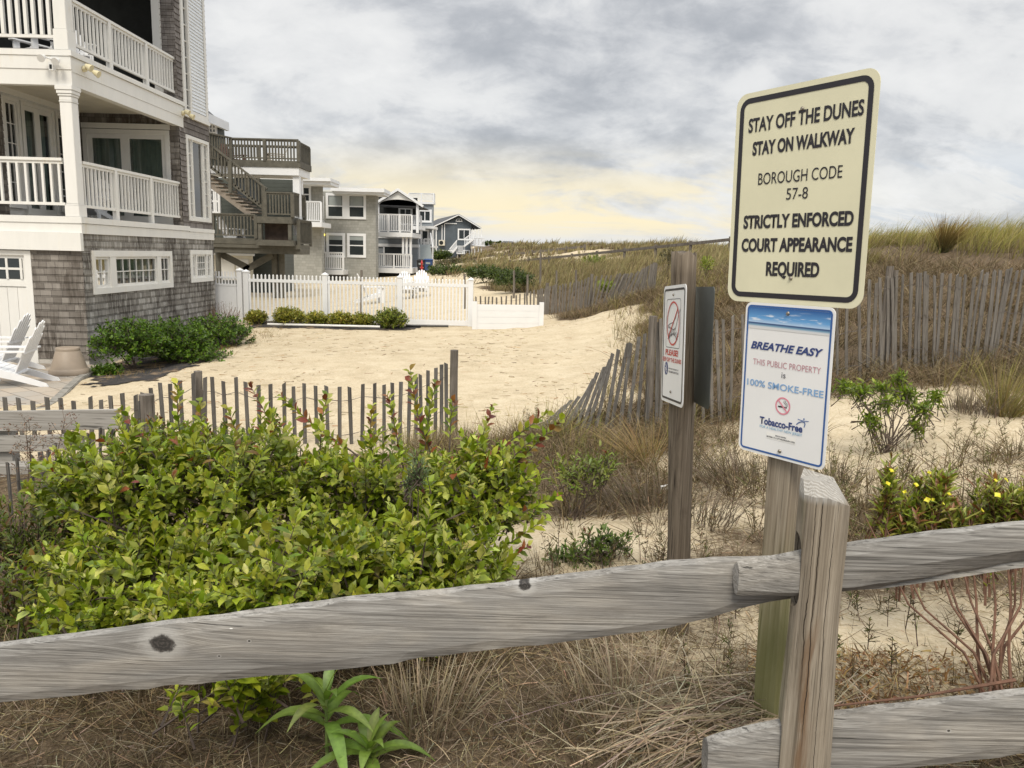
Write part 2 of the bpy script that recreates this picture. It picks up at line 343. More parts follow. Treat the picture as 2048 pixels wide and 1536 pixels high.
# ------------------------------------------------------------------ terrain
ctl = []
for (x, y, Yd) in [(1358, 1268, 3), (1150, 1100, 4.1), (908, 885, 8), (1308, 868, 8), (1190, 850, 8.0), (1785, 735, 9), (2030, 715, 9.2), (1900, 905, 6.0), (1600, 790, 8.6), (100, 935, 6.2),
                   (180, 740, 14), (20, 768, 12), (60, 805, 10.5), (600, 715, 14.3), (490, 641, 20.5), (720, 648, 20.5), (945, 655, 20.3), (1088, 650, 20.5), (1240, 612, 20), (1130, 660, 18),
                   (1260, 660, 16.5), (1210, 720, 13), (1240, 770, 10.5), (900, 720, 14), (1700, 600, 13), (2040, 590, 12.5), (1450, 640, 12.5), (1400, 590, 17), (1320, 585, 20.5), (1330, 545, 26), (1450, 545, 22), (2040, 485, 17.5), (1750, 497, 19.5), (1900, 487, 18.5),
                   (1560, 508, 26), (1450, 502, 38), (1320, 528, 36), (1200, 526, 45), (1100, 535, 40), (940, 590, 27), (1030, 582, 28), (1160, 560, 28), (960, 560, 38), (850, 548, 56), (700, 562, 50), (950, 520, 100), (1000, 505, 85),
                   (1040, 492, 150), (1150, 491, 120), (1300, 497, 75), (1380, 492, 60), (970, 492, 220), (1090, 490, 200)]:
    ctl.append(at(x, y, Yd))
for p in [(.75, 1.75, .05), (-1.25, 1.75, -.22), (2, 1.75, .2), (0, 0, 0), (-3, 0, -.3), (3, 0, .3), (0, -6, 0), (-4, 4, -.42), (-1, 4, -.12), (4, 4, .25), (7, 5, .5), (-14, 10, -.65), (-14, 22, -.45), (-20, 40, -.3), (-40, 20, -.5), (-40, 80, -.3),
          (12, 8, .75), (20, 12, 1.9), (25, 20, 1.6), (40, 30, .6), (30, 50, 1.4), (40, 90, 1.6), (60, 60, 0), (60, 10, 0), (-20, -6, -.3), (20, -6, .6), (60, 160, 1), (30, 160, 2.), (-30, 160, .2), (-60, 160, 0), (-10, 65, -.1), (-8, 30, -.3), (60, 240, 1), (-60, 240, .5), (15, 240, 3.0), (3, 300, 3.2)]:
    ctl.append(np.array(p, float))
ctl = np.array(ctl)
def _k(a, b):
    d2 = ((a[:, None, :] - b[None, :, :])**2).sum(-1); return np.sqrt(d2 + .6)
_sc = lambda q: np.stack([q[:, 0], np.where(q[:, 1] < 25, q[:, 1], 25 + (q[:, 1]-25)*.6)], 1)
_cx = _sc(ctl[:, :2]); _A = _k(_cx, _cx) + np.eye(len(_cx))*-.03
_P = np.concatenate([np.ones((len(_cx), 1)), _cx], 1)
_B = np.block([[_A, _P], [_P.T, np.zeros((3, 3))]])
_w = np.linalg.solve(_B, np.concatenate([ctl[:, 2], np.zeros(3)]))
def vnoise(x, y, s, seed=0):
    x = np.asarray(x)*s + seed*17.3; y = np.asarray(y)*s + seed*9.1
    xi, yi = np.floor(x).astype(int), np.floor(y).astype(int); fx, fy = x-xi, y-yi; fx = fx*fx*(3-2*fx); fy = fy*fy*(3-2*fy)
    h = lambda i, j: (np.sin(i*127.1 + j*311.7 + seed*74.7)*43758.5453) % 1.0
    return (h(xi, yi)*(1-fx) + h(xi+1, yi)*fx)*(1-fy) + (h(xi, yi+1)*(1-fx) + h(xi+1, yi+1)*fx)*fy
def xr(Y): return np.interp(Y, [3, 6.6, 7.4, 8, 9.5, 13, 17, 19.5, 20.6, 26, 31, 38, 300], [-9, -4, -1.2, .55, 1.4, 2.15, 2.75, 2.75, 1.2, .8, -2.0, -7, -12])
def yard(Xa, Ya):       # 1 in the raked sand yard, 0 on the dune
    d = xr(Ya) - Xa + (vnoise(Xa, Ya, 1.3, 3)-.5)*.7
    return np.clip(d/.5+.5, 0, 1)
def gz(Xa, Ya):
    Xa = np.atleast_1d(np.asarray(Xa, float)); Ya = np.atleast_1d(np.asarray(Ya, float)); out = np.empty(len(Xa))
    for i in range(0, len(Xa), 20000):
        q = np.stack([Xa[i:i+20000], Ya[i:i+20000]], 1); qq = _sc(q)
        out[i:i+20000] = _k(qq, _cx) @ _w[:-3] + _w[-3] + qq @ _w[-2:]
    rough = np.clip((Ya-15)/40, 0, 1); du = 1-yard(Xa, Ya)
    out += du*((vnoise(Xa, Ya, .9, 1)-.5)*.10 + (vnoise(Xa, Ya, 2.6, 2)-.5)*.05 + rough*(vnoise(Xa, Ya, .22, 5)-.5)*.9*np.clip((Xa+6)/5, 0, 1)*np.clip((Ya-22)/20, 0, 1))
    out += (vnoise(Xa, Ya, 3.1, 6)-.5)*.03
    return out
def g1(x, y): return float(gz([x], [y])[0])
def sandpatch(Xa, Ya):
    s = np.zeros_like(Xa, dtype=float)
    for (cx, cy, rx, ry, a) in [(.35, 4.2, .9, .55, 1), (2.6, 6.3, 1.5, 1.0, 1.15), (3.6, 7.5, 1.6, .8, 1.2), (4.2, 6.4, 1., .8, 1.1), (1.7, 2.9, 1.2, .55, .8), (1.35, 4.6, .6, .5, .7), (2.1, 5.3, .9, .7, .8), (3.4, 5.2, 1.2, .8, .7), (-.6, 4.6, .5, .4, .6)]:
        s = np.maximum(s, a*np.exp(-((Xa-cx)/rx)**2 - ((Ya-cy)/ry)**2))
    far = np.clip((Ya-24)/10, 0, 1)*np.clip(1.25-Ya/110, .3, 1)*np.clip((vnoise(Xa, Ya*.7, .30, 8)-.40)/.2, 0, 1)*np.clip((4.5-Xa+.12*(Ya-20))/3, 0, 1)
    return np.clip(np.maximum(s, far), 0, 1)
def axis(a):
    return np.array(sorted(set(np.round(a, 3))))
gx = axis(np.concatenate([np.arange(-9, 9, .12), np.arange(9, 22, .3), np.arange(-30, -9, .6), np.arange(22, 60, 2.), np.arange(-60, -30, 2.)]))
gy = axis(np.concatenate([np.arange(-6, 1.5, .5), np.arange(1.5, 12, .11), np.arange(12, 22, .16), np.arange(22, 50, .4), np.arange(50, 130, 1.2), np.arange(130, 305, 5)]))
GX, GY = np.meshgrid(gx, gy); gxf, gyf = GX.ravel(), GY.ravel(); GZ = gz(gxf, gyf)
nx, ny = len(gx), len(gy); idx = np.arange(nx*ny).reshape(ny, nx)
quads = np.stack([idx[:-1, :-1], idx[:-1, 1:], idx[1:, 1:], idx[1:, :-1]], -1).reshape(-1, 4)
# an outer skirt carries the sheet to the horizon
sk = np.array([(-3000, -3000, -4.), (3000, -3000, -4.), (3000, 4000, -4.), (-3000, 4000, -4.)])
yd = yard(gxf, gyf); sp = sandpatch(gxf, gyf); lit = np.clip((1-yd)*(1-sp), 0, 1)
gcol = np.stack([lit, yd, np.clip((gyf-20)/60, 0, 1)], 1)
mt, n, b, o = mat('sand and dune litter'); tc = n.new('ShaderNodeTexCoord').outputs['Object']
a = n.sep(n.new('ShaderNodeAttribute', attribute_name='Col').outputs['Color'])
g1n = n.noise(tc, 2.2, 7, .7); g2n = n.noise(tc, 38, 4, .75); g3n = n.noise(tc, 230, 2, .6); g4n = n.noise(n.mapping(tc, (.6, 2.0, 1), (0, 0, 0), (0, 0, .35)), 7, 6, .75, .6)
sand = n.ramp(n.m('ADD', n.m('MULTIPLY', g1n, .45), n.m('MULTIPLY', g2n, .55)), [(.36, (.37, .30, .20)), (.5, (.53, .445, .31)), (.64, (.63, .55, .41))])
g5n = n.noise(tc, 11, 5, .8, .4)
sand = n.mix(n.m('MULTIPLY', n.mr(g4n, .54, .70), .42), sand, (.30, .215, .13)); sand = n.mix(n.m('MULTIPLY', n.mr(g5n, .56, .68), .4), sand, (.62, .46, .28)); sand = n.mix(n.m('MULTIPLY', n.mr(g5n, .40, .30), .3), sand, (.30, .235, .165))
vo = n.new('ShaderNodeTexVoronoi'); n.l.new(tc, vo.inputs['Vector']); vo.inputs['Scale'].default_value = 42; vo.inputs['Randomness'].default_value = 1
shell = n.m('MULTIPLY', n.mr(vo.outputs['Distance'], .26, .16), n.m('GREATER_THAN', n.sep(vo.outputs['Color'])[0], .62))
sand = n.mix(n.m('MULTIPLY', shell, .6), sand, n.ramp(n.sep(vo.outputs['Color'])[1], [(.1, (.66, .58, .46)), (.5, (.42, .33, .22)), (.9, (.24, .19, .14))]))
speck = n.mr(g3n, .62, .74); sand = n.mix(n.m('MULTIPLY', speck, .35), sand, (.20, .155, .11))
litc = n.ramp(n.m('ADD', n.m('MULTIPLY', g2n, .6), n.m('MULTIPLY', g3n, .4)), [(.3, (.040, .029, .019)), (.5, (.105, .077, .050)), (.72, (.25, .19, .125))])
lm = n.mr(n.m('ADD', a[0], n.m('MULTIPLY', n.m('SUBTRACT', n.m('ADD', n.m('MULTIPLY', g1n, .5), n.m('MULTIPLY', g2n, .5)), .5), 1.9)), .42, .75)
n.put(b.inputs['Base Color'], n.mix(lm, sand, litc)); b.inputs['Roughness'].default_value = .95; b.inputs['Specular IOR Level'].default_value = .1
bump(n, b, n.m('ADD', n.m('MULTIPLY', g4n, .7), n.m('ADD', n.m('MULTIPLY', g2n, .45), n.m('MULTIPLY', g3n, .22))), .6, .022)
M['ground'] = mt
ground = np_mesh('ground', np.stack([gxf, gyf, GZ], 1), [quads], mt, None, gcol, True); tag(ground, kind='structure')
pl = MB().quad((-4000, -3000, -5), (4000, -3000, -5), (4000, 5000, -5), (-4000, 5000, -5)).build('water', plain('grey sea', (.10, .13, .15), .3, .1, .02)); tag(pl, kind='structure')

# ------------------------------------------------------------------ split rail fence in front
def loft(mb, secs):      # rings of equal length -> skin with caps
    b = len(mb.v); k = len(secs[0])
    for s_ in secs: mb.v += [tuple(float(c) for c in p) for p in s_]
    for i in range(len(secs)-1):
        for j in range(k): mb.f.append((b+i*k+j, b+i*k+(j+1) % k, b+(i+1)*k+(j+1) % k, b+(i+1)*k+j))
    mb.f.append(tuple(b+j for j in range(k))[::-1]); mb.f.append(tuple(b+(len(secs)-1)*k+j for j in range(k)))
def lerp_tab(tab, n):
    xs = [t[0] for t in tab]; q = np.linspace(xs[0], xs[-1], n)
    return [(x, np.interp(x, xs, [t[1] for t in tab]), np.interp(x, xs, [t[2] for t in tab])) for x in q]
def rail(tab, Yf, depth, n=60, facet=None, seed=0):
    """rail from its outline (x, top, bottom in photo pixels) standing at depth Yf; split-wood section with worn edges"""
    mb = MB(); secs = []
    for i, (x, t, bt) in enumerate(lerp_tab(tab, n)):
        yf = Yf(x) if callable(Yf) else Yf
        T = at(x, t, yf); B = at(x, bt, yf); h = T[2]-B[2]; x0 = (T[0]+B[0])/2
        j = lambda k, a: (vnoise(np.array([x*.02]), np.array([k*3.7+seed]), 1., seed)[0]-.5)*a
        dp = depth*min(1, .45 + .55*h/.13); fc = facet(x) if facet else 0
        fr = [(0, .004 + j(1, .006)), (.16, -.004), (.5, -.006), (.84, -.003), (1, .006 + j(2, .006))]
        ring = []
        for k, (a, o) in enumerate(fr):
            z = B[2] + h*a + j(3+k, .006 if 0 < a < 1 else .008)
            ring.append((x0, yf + o + (max(0, fc - a)*.10 if fc else 0), z))
        ring += [(x0, yf + dp*.45, T[2] + .004 + j(9, .006)), (x0, yf + dp, T[2] - h*.2), (x0, yf + dp, B[2] + h*.25), (x0, yf + dp*.5, B[2] - .003)]
        secs.append(ring)
    loft(mb, secs); return mb
GREY = ((.095, .09, .083), (.225, .215, .20), (.40, .39, .37))
def specks(n, tc, s, col, broad):      # splashed white flecks and paler sun-bleached drifts
    v = n.new('ShaderNodeTexVoronoi'); n.l.new(n.mapping(tc, (4.5, 1, 14)), v.inputs['Vector']); v.inputs['Scale'].default_value = 1.
    f = n.m('MULTIPLY', n.m('LESS_THAN', v.outputs['Distance'], .045), n.m('GREATER_THAN', n.sep(v.outputs['Color'])[0], .45))
    col = n.mix(n.mr(n.noise(n.mapping(tc, (2.2, 1, 7)), 1., 5, .6, .6), .45, .7), col, n.mix(1., col, (1.32, 1.28, 1.22), 'MULTIPLY'))
    return n.mix(f, col, (.7, .69, .66))
fence = thing('split_rail_fence', 'weathered grey split rail fence crossing the foreground in front of the shrubs', 'fence', (.72, 1.78, .05))
fo = np.array(fence.location)
def kpt(x, y, Y_): p = at(x, y, Y_); return p[0]-fo[0], p[2]-fo[2]
kn = [(*kpt(322, 1290, 1.84), .025), (*kpt(1050, 1176, 1.84), .012), (*kpt(437, 1314, 1.84), .0025), (*kpt(497, 1284, 1.84), .0025)]
w_rail = wood('rail timber with knots', GREY, 0, 125, kn, 2.2, .8, specks, .012)
w_rail2 = wood('rail timber', GREY, 0, 115, [(*kpt(1905, 1470, 1.74), .003)], 2.2, .8, specks, .02)
rail([(-900, 1408, 1504), (-260, 1328, 1432), (0, 1297, 1407), (300, 1258, 1377), (450, 1240, 1362), (700, 1205, 1338), (900, 1188, 1311), (1040, 1172, 1295), (1200, 1151, 1279), (1330, 1134, 1260), (1420, 1128, 1238), (1480, 1125, 1218), (1540, 1122, 1204), (1600, 1118, 1196), (1690, 1112, 1180)],
     lambda x: 1.85 - (.0 if x < 1300 else .01*(x-1300)/300), .07, 90, seed=1).build('rail', w_rail, fence, smooth=False)
rail([(1476, 1132, 1190), (1484, 1129, 1192), (1540, 1121, 1194), (1590, 1112, 1196), (1690, 1096, 1189), (1780, 1082, 1185), (1850, 1074, 1175), (1950, 1062, 1160), (2048, 1052, 1144), (2300, 1024, 1112)],
     lambda x: 1.762 + (0 if x > 1600 else .03*(1600-x)/120), .055, 60, facet=lambda x: float(np.interp(x, [1500, 1640, 1750, 1900, 2100], [.0, .06, .22, .36, .45])), seed=2).build('rail', w_rail2, fence)
rail([(1414, 1488, 1566), (1424, 1484, 1568), (1500, 1466, 1566), (1560, 1454, 1564), (1655, 1436, 1560), (1760, 1424, 1550), (1900, 1408, 1530), (2048, 1390, 1511), (2300, 1362, 1482)],
     lambda x: 1.762 + (0 if x > 1600 else .02*(1600-x)/200), .06, 50, seed=3).build('rail', w_rail2, fence)
# the post, with two mortises cut right through
def postmat(n, tc, s, col, broad):
    l = n.noise(n.comb(n.m('MULTIPLY', s[0], 26), n.m('MULTIPLY', s[1], 26), n.m('MULTIPLY', s[2], 3.2)), 1., 5, .6, .6)
    band = n.m('MULTIPLY', n.mr(n.m('ABSOLUTE', n.m('SUBTRACT', n.m('ADD', s[0], n.m('MULTIPLY', n.m('SUBTRACT', l, .5), .03)), .020)), .022, .006), n.mr(n.m('ADD', s[2], n.m('MULTIPLY', l, .3)), 1.0, .75))
    col = n.mix(n.m('MULTIPLY', n.m('MULTIPLY', n.mr(l, .40, .62), band), .85), col, (.17, .105, .06))
    g = n.m('MULTIPLY', n.mr(s[0], -.012, -.026), n.mr(l, .3, .6))
    col = n.mix(n.m('MULTIPLY', g, .35), col, (.19, .20, .115))
    for cx_, cw_, zc_ in ((.016, .0011, .8), (.047, .0008, .55), (.002, .0007, .95)): col = n.mix(n.m('MULTIPLY', n.mr(n.m('ABSOLUTE', n.m('SUBTRACT', n.m('ADD', s[0], n.m('MULTIPLY', n.m('SUBTRACT', n.noise(n.comb(0., 0., n.m('MULTIPLY', s[2], 5.)), 1., 5, .6), .5), .022)), cx_)), cw_*1.6, cw_*.6), n.mr(n.m('ABSOLUTE', n.m('SUBTRACT', s[2], zc_)), .5, .3)), col, (.03, .022, .016))
    top = n.mr(s[2], .985, 1.005); wv = n.m('SINE', n.m('ADD', n.m('MULTIPLY', s[1], 700.), n.m('ADD', n.m('MULTIPLY', l, 26.), n.m('MULTIPLY', s[0], 420.))))
    return n.mix(n.m('MULTIPLY', top, .85), col, n.ramp(wv, [(0., (.30, .285, .26)), (.5, (.40, .385, .36)), (1., (.44, .43, .405))]))
w_post = wood('fence post timber', ((.10, .082, .06), (.255, .215, .165), (.42, .37, .30)), 2, 95, [(-.045, .885, .0022)], 1.2, .9, postmat)
mb = MB(); secs = []
T0 = at(1650, 975, 1.77); B0 = at(1602, 1536, 1.77); pc = lambda z: (T0[0] + (z-T0[2])*(T0[0]-B0[0])/(T0[2]-B0[2]), 1.785)
pr = [(-.056, .0), (-.054, -.028), (-.036, -.052), (-.006, -.060), (.030, -.056), (.054, -.040), (.061, .0), (.055, .045), (.02, .062), (-.035, .055)]
for i, z in enumerate(np.concatenate([np.linspace(-.25, 1.03, 26), [1.045]])):
    cx, cy = pc(z); k = 1.0 + .03*math.sin(z*5) + (.10 if z < .5 else .10*max(0, (.8-z)/.3)) - .03
    secs.append([(cx + px_*k + .003*math.sin(z*9+j), cy + py_*k + .003*math.cos(z*7+j*2), z + (.0 if z < 1 else .012*(px_ < 0) - .012*(px_ > .03))) for j, (px_, py_) in enumerate(pr)])
cx, cy = pc(1.1); secs.append([(cx + px_*.80 - .003, cy + py_*.5 + .016, 1.072 + .014*(px_ < 0) - .006*(px_ > .03) + .016*(py_ > 0)) for px_, py_ in pr])
secs.append([(cx + px_*.45 - .008, cy + py_*.25 + .022, 1.084 + .004*(px_ < 0)) for px_, py_ in pr])
loft(mb, secs); post = mb.build('post', w_post, fence)
cutters = []
for (xa, ya, yb) in ((1592, 1064, 1212), (1562, 1428, 1590)):
    p0, p1 = at(xa, ya, 1.785), at(xa, yb, 1.785); cm = MB(); h = (p0[2]-p1[2])/2; zc = (p0[2]+p1[2])/2; r = .034
    prof = [(r*math.cos(t), h-r+r*math.sin(t)) for t in np.linspace(0, math.pi, 9)] + [(r*math.cos(t), -h+r+r*math.sin(t)) for t in np.linspace(math.pi, 2*math.pi, 9)]
    cm.prism(prof, lambda u, z, o: (fo[0] + o, 1.79 + u, zc + z), -.4, .4)
    co = cm.build('cutter', w_post); cutters.append(co)
    md = post.modifiers.new('b', 'BOOLEAN'); md.object = co; md.operation = 'DIFFERENCE'; md.solver = 'EXACT'
dg = bpy.context.evaluated_depsgraph_get(); me = bpy.data.meshes.new_from_object(post.evaluated_get(dg)); post.modifiers.clear(); post.data = me; me.name = 'post'
for co in cutters: bpy.data.objects.remove(co)

# ------------------------------------------------------------------ signs
w_sq = wood('square sign post timber', ((.10, .08, .058), (.26, .215, .16), (.40, .355, .285)), 2, 85, (), .8, .5,
            lambda n, tc, s, col, br: n.mix(n.m('MULTIPLY', n.mr(n.m('ADD', s[2], n.m('MULTIPLY', br, .45)), 1.05, .45), .75), col, n.mix(br, (.10, .115, .03), (.24, .24, .09))))
w_round = wood('round sign post timber', ((.05, .039, .029), (.14, .112, .083), (.27, .225, .175)), 2, 70, [(-.01, .95, .008), (.012, .62, .005), (-.015, .42, .005), (.02, .33, .004), (.025, .83, .004)], 1.1, 1.0)
def flat(name, col, rough=.45, var=.03): return plain(name, col, rough, var, 6)
M['sign cream'] = plain('cream sign sheet', (.72, .69, .50), .4, .045, 5, spec=.35); M['ink'] = flat('black sign ink', (.022, .02, .026)); M['sign white'] = plain('white sign sheet', (.80, .80, .80), .35, .03, 5)
M['navy'] = flat('navy ink', (.035, .06, .20)); M['royal'] = flat('blue border ink', (.035, .11, .33)); M['rose'] = flat('faded red ink', (.52, .26, .30)); M['sky ink'] = flat('light blue ink', (.23, .40, .66)); M['pink'] = flat('faded pink ink', (.72, .26, .33))
M['red ink'] = flat('red ink', (.55, .06, .05)); M['sign edge'] = plain('dull sign metal', (.125, .135, .125), .6, .12, 8, metal=.2)
M['pale blue'] = flat('pale blue ink', (.25, .45, .62)); M['sticker'] = flat('sticker white', (.84, .83, .80)); M['grey ink'] = flat('dark grey ink', (.10, .10, .12))
class Plane:
    def __init__(s, c, yaw, pitch, roll, w, h):
        a, b_, g = R(yaw), R(pitch), R(roll); u = np.array([math.cos(a), math.sin(a), 0]); nn = np.array([-math.sin(a), math.cos(a), 0]); v = np.array([0, 0, 1.])
        v, nn = math.cos(b_)*v + math.sin(b_)*nn, math.cos(b_)*nn - math.sin(b_)*v
        u, v = math.cos(g)*u + math.sin(g)*v, math.cos(g)*v - math.sin(g)*u
        s.c = np.array(c, float); s.u, s.v, s.n, s.w, s.h = u, v, -np.cross(v, u)*-1, w, h
        s.n = np.cross(u, v)                       # towards the reader
    def P(s, x, y, o): return s.c + s.u*x + s.v*y + s.n*o
    def uv(s, px, py):                             # photo point on the sheet -> sheet coordinates
        d = ray(px, py); t = ((s.c - EYE) @ s.n)/(d @ s.n); q = EYE + d*t - s.c; return float(q @ s.u), float(q @ s.v)
def rrect(w, h, r, n=6):
    o = []
    for (cx, cy, a0) in ((w/2-r, h/2-r, 0), (-w/2+r, h/2-r, 90), (-w/2+r, -h/2+r, 180), (w/2-r, -h/2+r, 270)):
        for i in range(n+1):
            a = R(a0 + 90*i/n); o.append((cx + r*math.cos(a), cy + r*math.sin(a)))
    return o
def ringband(mb, outer, inner, pl_, o):
    n_ = len(outer); mb.add([pl_.P(x, y, o) for x, y in outer] + [pl_.P(x, y, o) for x, y in inner], [(i, (i+1) % n_, n_+(i+1) % n_, n_+i) for i in range(n_)])
def stroke(mb, pts, wd, pl_, o):
    for a, b_ in zip(pts[:-1], pts[1:]):
        dx, dy = b_[0]-a[0], b_[1]-a[1]; l = math.hypot(dx, dy)+1e-9; nx_, ny_ = -dy/l*wd/2, dx/l*wd/2; ex, ey = dx/l*wd*.3, dy/l*wd*.3
        mb.add([pl_.P(a[0]-ex+nx_, a[1]-ey+ny_, o), pl_.P(a[0]-ex-nx_, a[1]-ey-ny_, o), pl_.P(b_[0]+ex-nx_, b_[1]+ey-ny_, o), pl_.P(b_[0]+ex+nx_, b_[1]+ey+ny_, o)], [(0, 1, 2, 3)])
def text(s, pl_, quad, mt_, parent, o=.0013, bold=0., name='lettering', shear=0.):
    """one line of lettering fitted to the corners it has on the sheet: quad = left-bottom, right-bottom, left-top, right-top (sheet coordinates)"""
    cu = bpy.data.curves.new('t', 'FONT'); cu.body = s; cu.size = 1; cu.offset = bold; cu.resolution_u = 4; cu.shear = shear
    to = bpy.data.objects.new('t', cu); C.objects.link(to)
    me = bpy.data.meshes.new_from_object(to.evaluated_get(bpy.context.evaluated_depsgraph_get())); bpy.data.objects.remove(to); bpy.data.curves.remove(cu)
    n_ = len(me.vertices); V = np.empty(n_*3); me.vertices.foreach_get('co', V); V = V.reshape(-1, 3)
    cap = .729 if s.upper() == s or s[0].isupper() or s[0].isdigit() else None
    x0, x1 = V[:, 0].min(), V[:, 0].max(); y0 = 0 - bold; y1 = V[:, 1].max() if s != 'is' else V[:, 1].max()
    if s.upper() == s: y0 = V[:, 1].min() if 'Q' not in s else 0
    a = (V[:, 0]-x0)/(x1-x0); t = (V[:, 1]-y0)/(y1-y0)
    q = np.array(quad, float); W = ((1-a)*(1-t))[:, None]*q[0] + (a*(1-t))[:, None]*q[1] + ((1-a)*t)[:, None]*q[2] + (a*t)[:, None]*q[3]
    po = np.array(origin_of(parent)); Wd = pl_.c + W[:, :1]*pl_.u + W[:, 1:]*pl_.v + pl_.n*o - po
    me.vertices.foreach_set('co', Wd.astype(np.float32).ravel()); me.update(); me.materials.clear(); me.materials.append(mt_); me.name = name
    ob = bpy.data.objects.new(name, me); C.objects.link(ob); ob.parent = parent; return ob
def level(pl_, lb, rb, lt, rt_):        # straighten a measured line on the sheet: one baseline, one cap height
    a, b_, c_, d_ = (pl_.uv(*q) for q in (lb, rb, lt, rt_)); y0 = (a[1]+b_[1])/2; y1 = (c_[1]+d_[1])/2; x0 = (a[0]+c_[0])/2; x1 = (b_[0]+d_[0])/2
    return [(x0, y0), (x1, y0), (x0, y1), (x1, y1)]
def bolt(pl_, x, y, parent, r=.006):
    mb = MB(); p = [pl_.P(x + r*math.cos(2*math.pi*i/12), y + r*math.sin(2*math.pi*i/12), .0016) for i in range(12)]; q = [pl_.P(x + r*.6*math.cos(2*math.pi*i/12), y + r*.6*math.sin(2*math.pi*i/12), .0055) for i in range(12)]
    mb.add(p + q, [(i, (i+1) % 12, 12+(i+1) % 12, 12+i) for i in range(12)] + [tuple(range(12, 24))]); mb.build('bolt', M['metal'], parent)
def sheet(pl_, parent, mt_, r):
    mb = MB(); mb.prism(rrect(pl_.w, pl_.h, r), lambda u, z, o: pl_.P(u, z, o), -.0022, 0.); return mb.build('sheet', mt_, parent)
def border(pl_, parent, mt_, inset, wd, r, name='border'):
    mb = MB(); ringband(mb, rrect(pl_.w-2*inset, pl_.h-2*inset, r), rrect(pl_.w-2*inset-2*wd, pl_.h-2*inset-2*wd, max(.002, r-wd)), pl_, .001); return mb.build(name, mt_, parent)
# square post
S1 = Plane((.785, 2.226, 1.783), -56.5, -1.1, .6, .457, .61); S2 = Plane((.7925, 2.2165, 1.2500), -56.7, -1.1, .6, .305, .457)
t = thing('sign_post', 'square weathered timber post with green algae, carrying the cream and blue signs', 'post', (.86, 2.30, .06))
mb = MB(); a = R(-56.5); u2 = np.array([math.cos(a), math.sin(a)]); v2 = np.array([-math.sin(a), math.cos(a)])*1.
secs = []
for z in np.linspace(-.3, 2.0, 12):
    c = np.array([.802 - S1.n[0]*.052 + (.9-z)*.024, 2.236 - S1.n[1]*.052]); hw = .044
    secs.append([(*(c + u2*sx*hw + v2*sy*hw), z) for sx, sy in ((-.86, -1), (.86, -1), (1, -.86), (1, .86), (.86, 1), (-.86, 1), (-1, .86), (-1, -.86))])
loft(mb, secs); mb.build('post', w_sq, t)
# the cream sign
t = thing('warning_sign', 'large cream sign with black border reading STAY OFF THE DUNES, bolted to the square post', 'sign', S1.c)
sheet(S1, t, M['sign cream'], .038); border(S1, t, M['ink'], .0150, .0150, .034)
Z = lambda x, y: (1440 + x/3.0118, 120 + y/3.0118)
for s, lb, rb, lt, rt_, bo in (('STAY OFF THE DUNES', (176, 440), (870, 334), (172, 357), (870, 232), .028), ('STAY ON WALKWAY', (200, 580), (806, 500), (196, 494), (818, 406), .04), ('BOROUGH CODE', (232, 752), (738, 710), (232, 684), (740, 630), .0), ('57-8', (400, 842), (530, 835), (402, 772), (532, 764), .0),
                               ('STRICTLY ENFORCED', (142, 1017), (806, 1000), (146, 935), (808, 908), .04), ('COURT APPEARANCE', (132, 1155), (798, 1158), (132, 1073), (800, 1065), .04), ('REQUIRED', (278, 1294), (600, 1306), (280, 1214), (600, 1217), .04)):
    text(s, S1, level(S1, Z(*lb), Z(*rb), Z(*lt), Z(*rt_)), M['ink'], t, bold=bo)
for q in ((497, 293), (427, 1315)): bolt(S1, *S1.uv(*Z(*q)), t)
# the blue bordered sign
t = thing('smoke_free_sign', 'white sign with blue border reading BREATHE EASY, under the large cream sign', 'sign', S2.c)
sheet(S2, t, M['sign white'], .02); border(S2, t, M['royal'], .0075, .0055, .014)
Z = lambda x, y: (1440 + x/4.2667, 600 + y/4.2667)
x0, x1 = -.305/2+.0135, .305/2-.0135; yt = .457/2-.0135; yb = S2.uv(*Z(590, 272))[1]
mt, n, b, o = mat('printed beach picture'); tc = n.new('ShaderNodeTexCoord').outputs['Object']; s = n.sep(tc)
hh = n.m('DIVIDE', n.m('SUBTRACT', s[2], yb), yt-yb)
cld = n.noise(n.mapping(tc, (9, 9, 75)), 1.6, 5, .6)
col = n.ramp(hh, [(.0, (.68, .67, .66)), (.10, (.60, .63, .66)), (.16, (.20, .36, .50)), (.24, (.035, .09, .22)), (.275, (.03, .08, .21)), (.29, (.42, .58, .78)), (.5, (.12, .34, .66)), (1., (.018, .10, .32))])
cm_ = n.m('MULTIPLY', n.mr(cld, .52, .66), n.m('MULTIPLY', n.mr(hh, .29, .33), n.mr(hh, .95, .6)))
n.put(b.inputs['Base Color'], n.mix(n.m('MULTIPLY', cm_, .9), col, (.78, .82, .86))); b.inputs['Roughness'].default_value = .4
MB().quad(S2.P(x0, yb, .0008), S2.P(x1, yb, .0008), S2.P(x1, yt, .0008), S2.P(x0, yt, .0008)).build('picture', mt, t, recalc=False)
for s, lb, rb, lt, rt_, bo, mk, sh in (('BREATHE EASY', (262, 412), (872, 490), (272, 345), (895, 422), .035, 'navy', .28), ('THIS PUBLIC PROPERTY', (285, 545), (858, 634), (285, 494), (866, 580), -.004, 'rose', 0), ('is', (527, 665), (562, 668), (527, 618), (562, 622), 0, 'grey ink', 0),
                                   ('100% SMOKE-FREE', (232, 722), (885, 837), (237, 671), (888, 772), .014, 'sky ink', 0), ('Tobacco-Free', (341, 1056), (706, 1130), (341, 992), (706, 1066), .03, 'navy', 0), ('FOR A HEALTHY NEW JERSEY', (342, 1092), (702, 1172), (342, 1064), (704, 1142), .006, 'pale blue', 0)):
    text(s, S2, level(S2, Z(*lb), Z(*rb), Z(*lt), Z(*rt_)), M[mk], t, bold=bo, shear=sh)
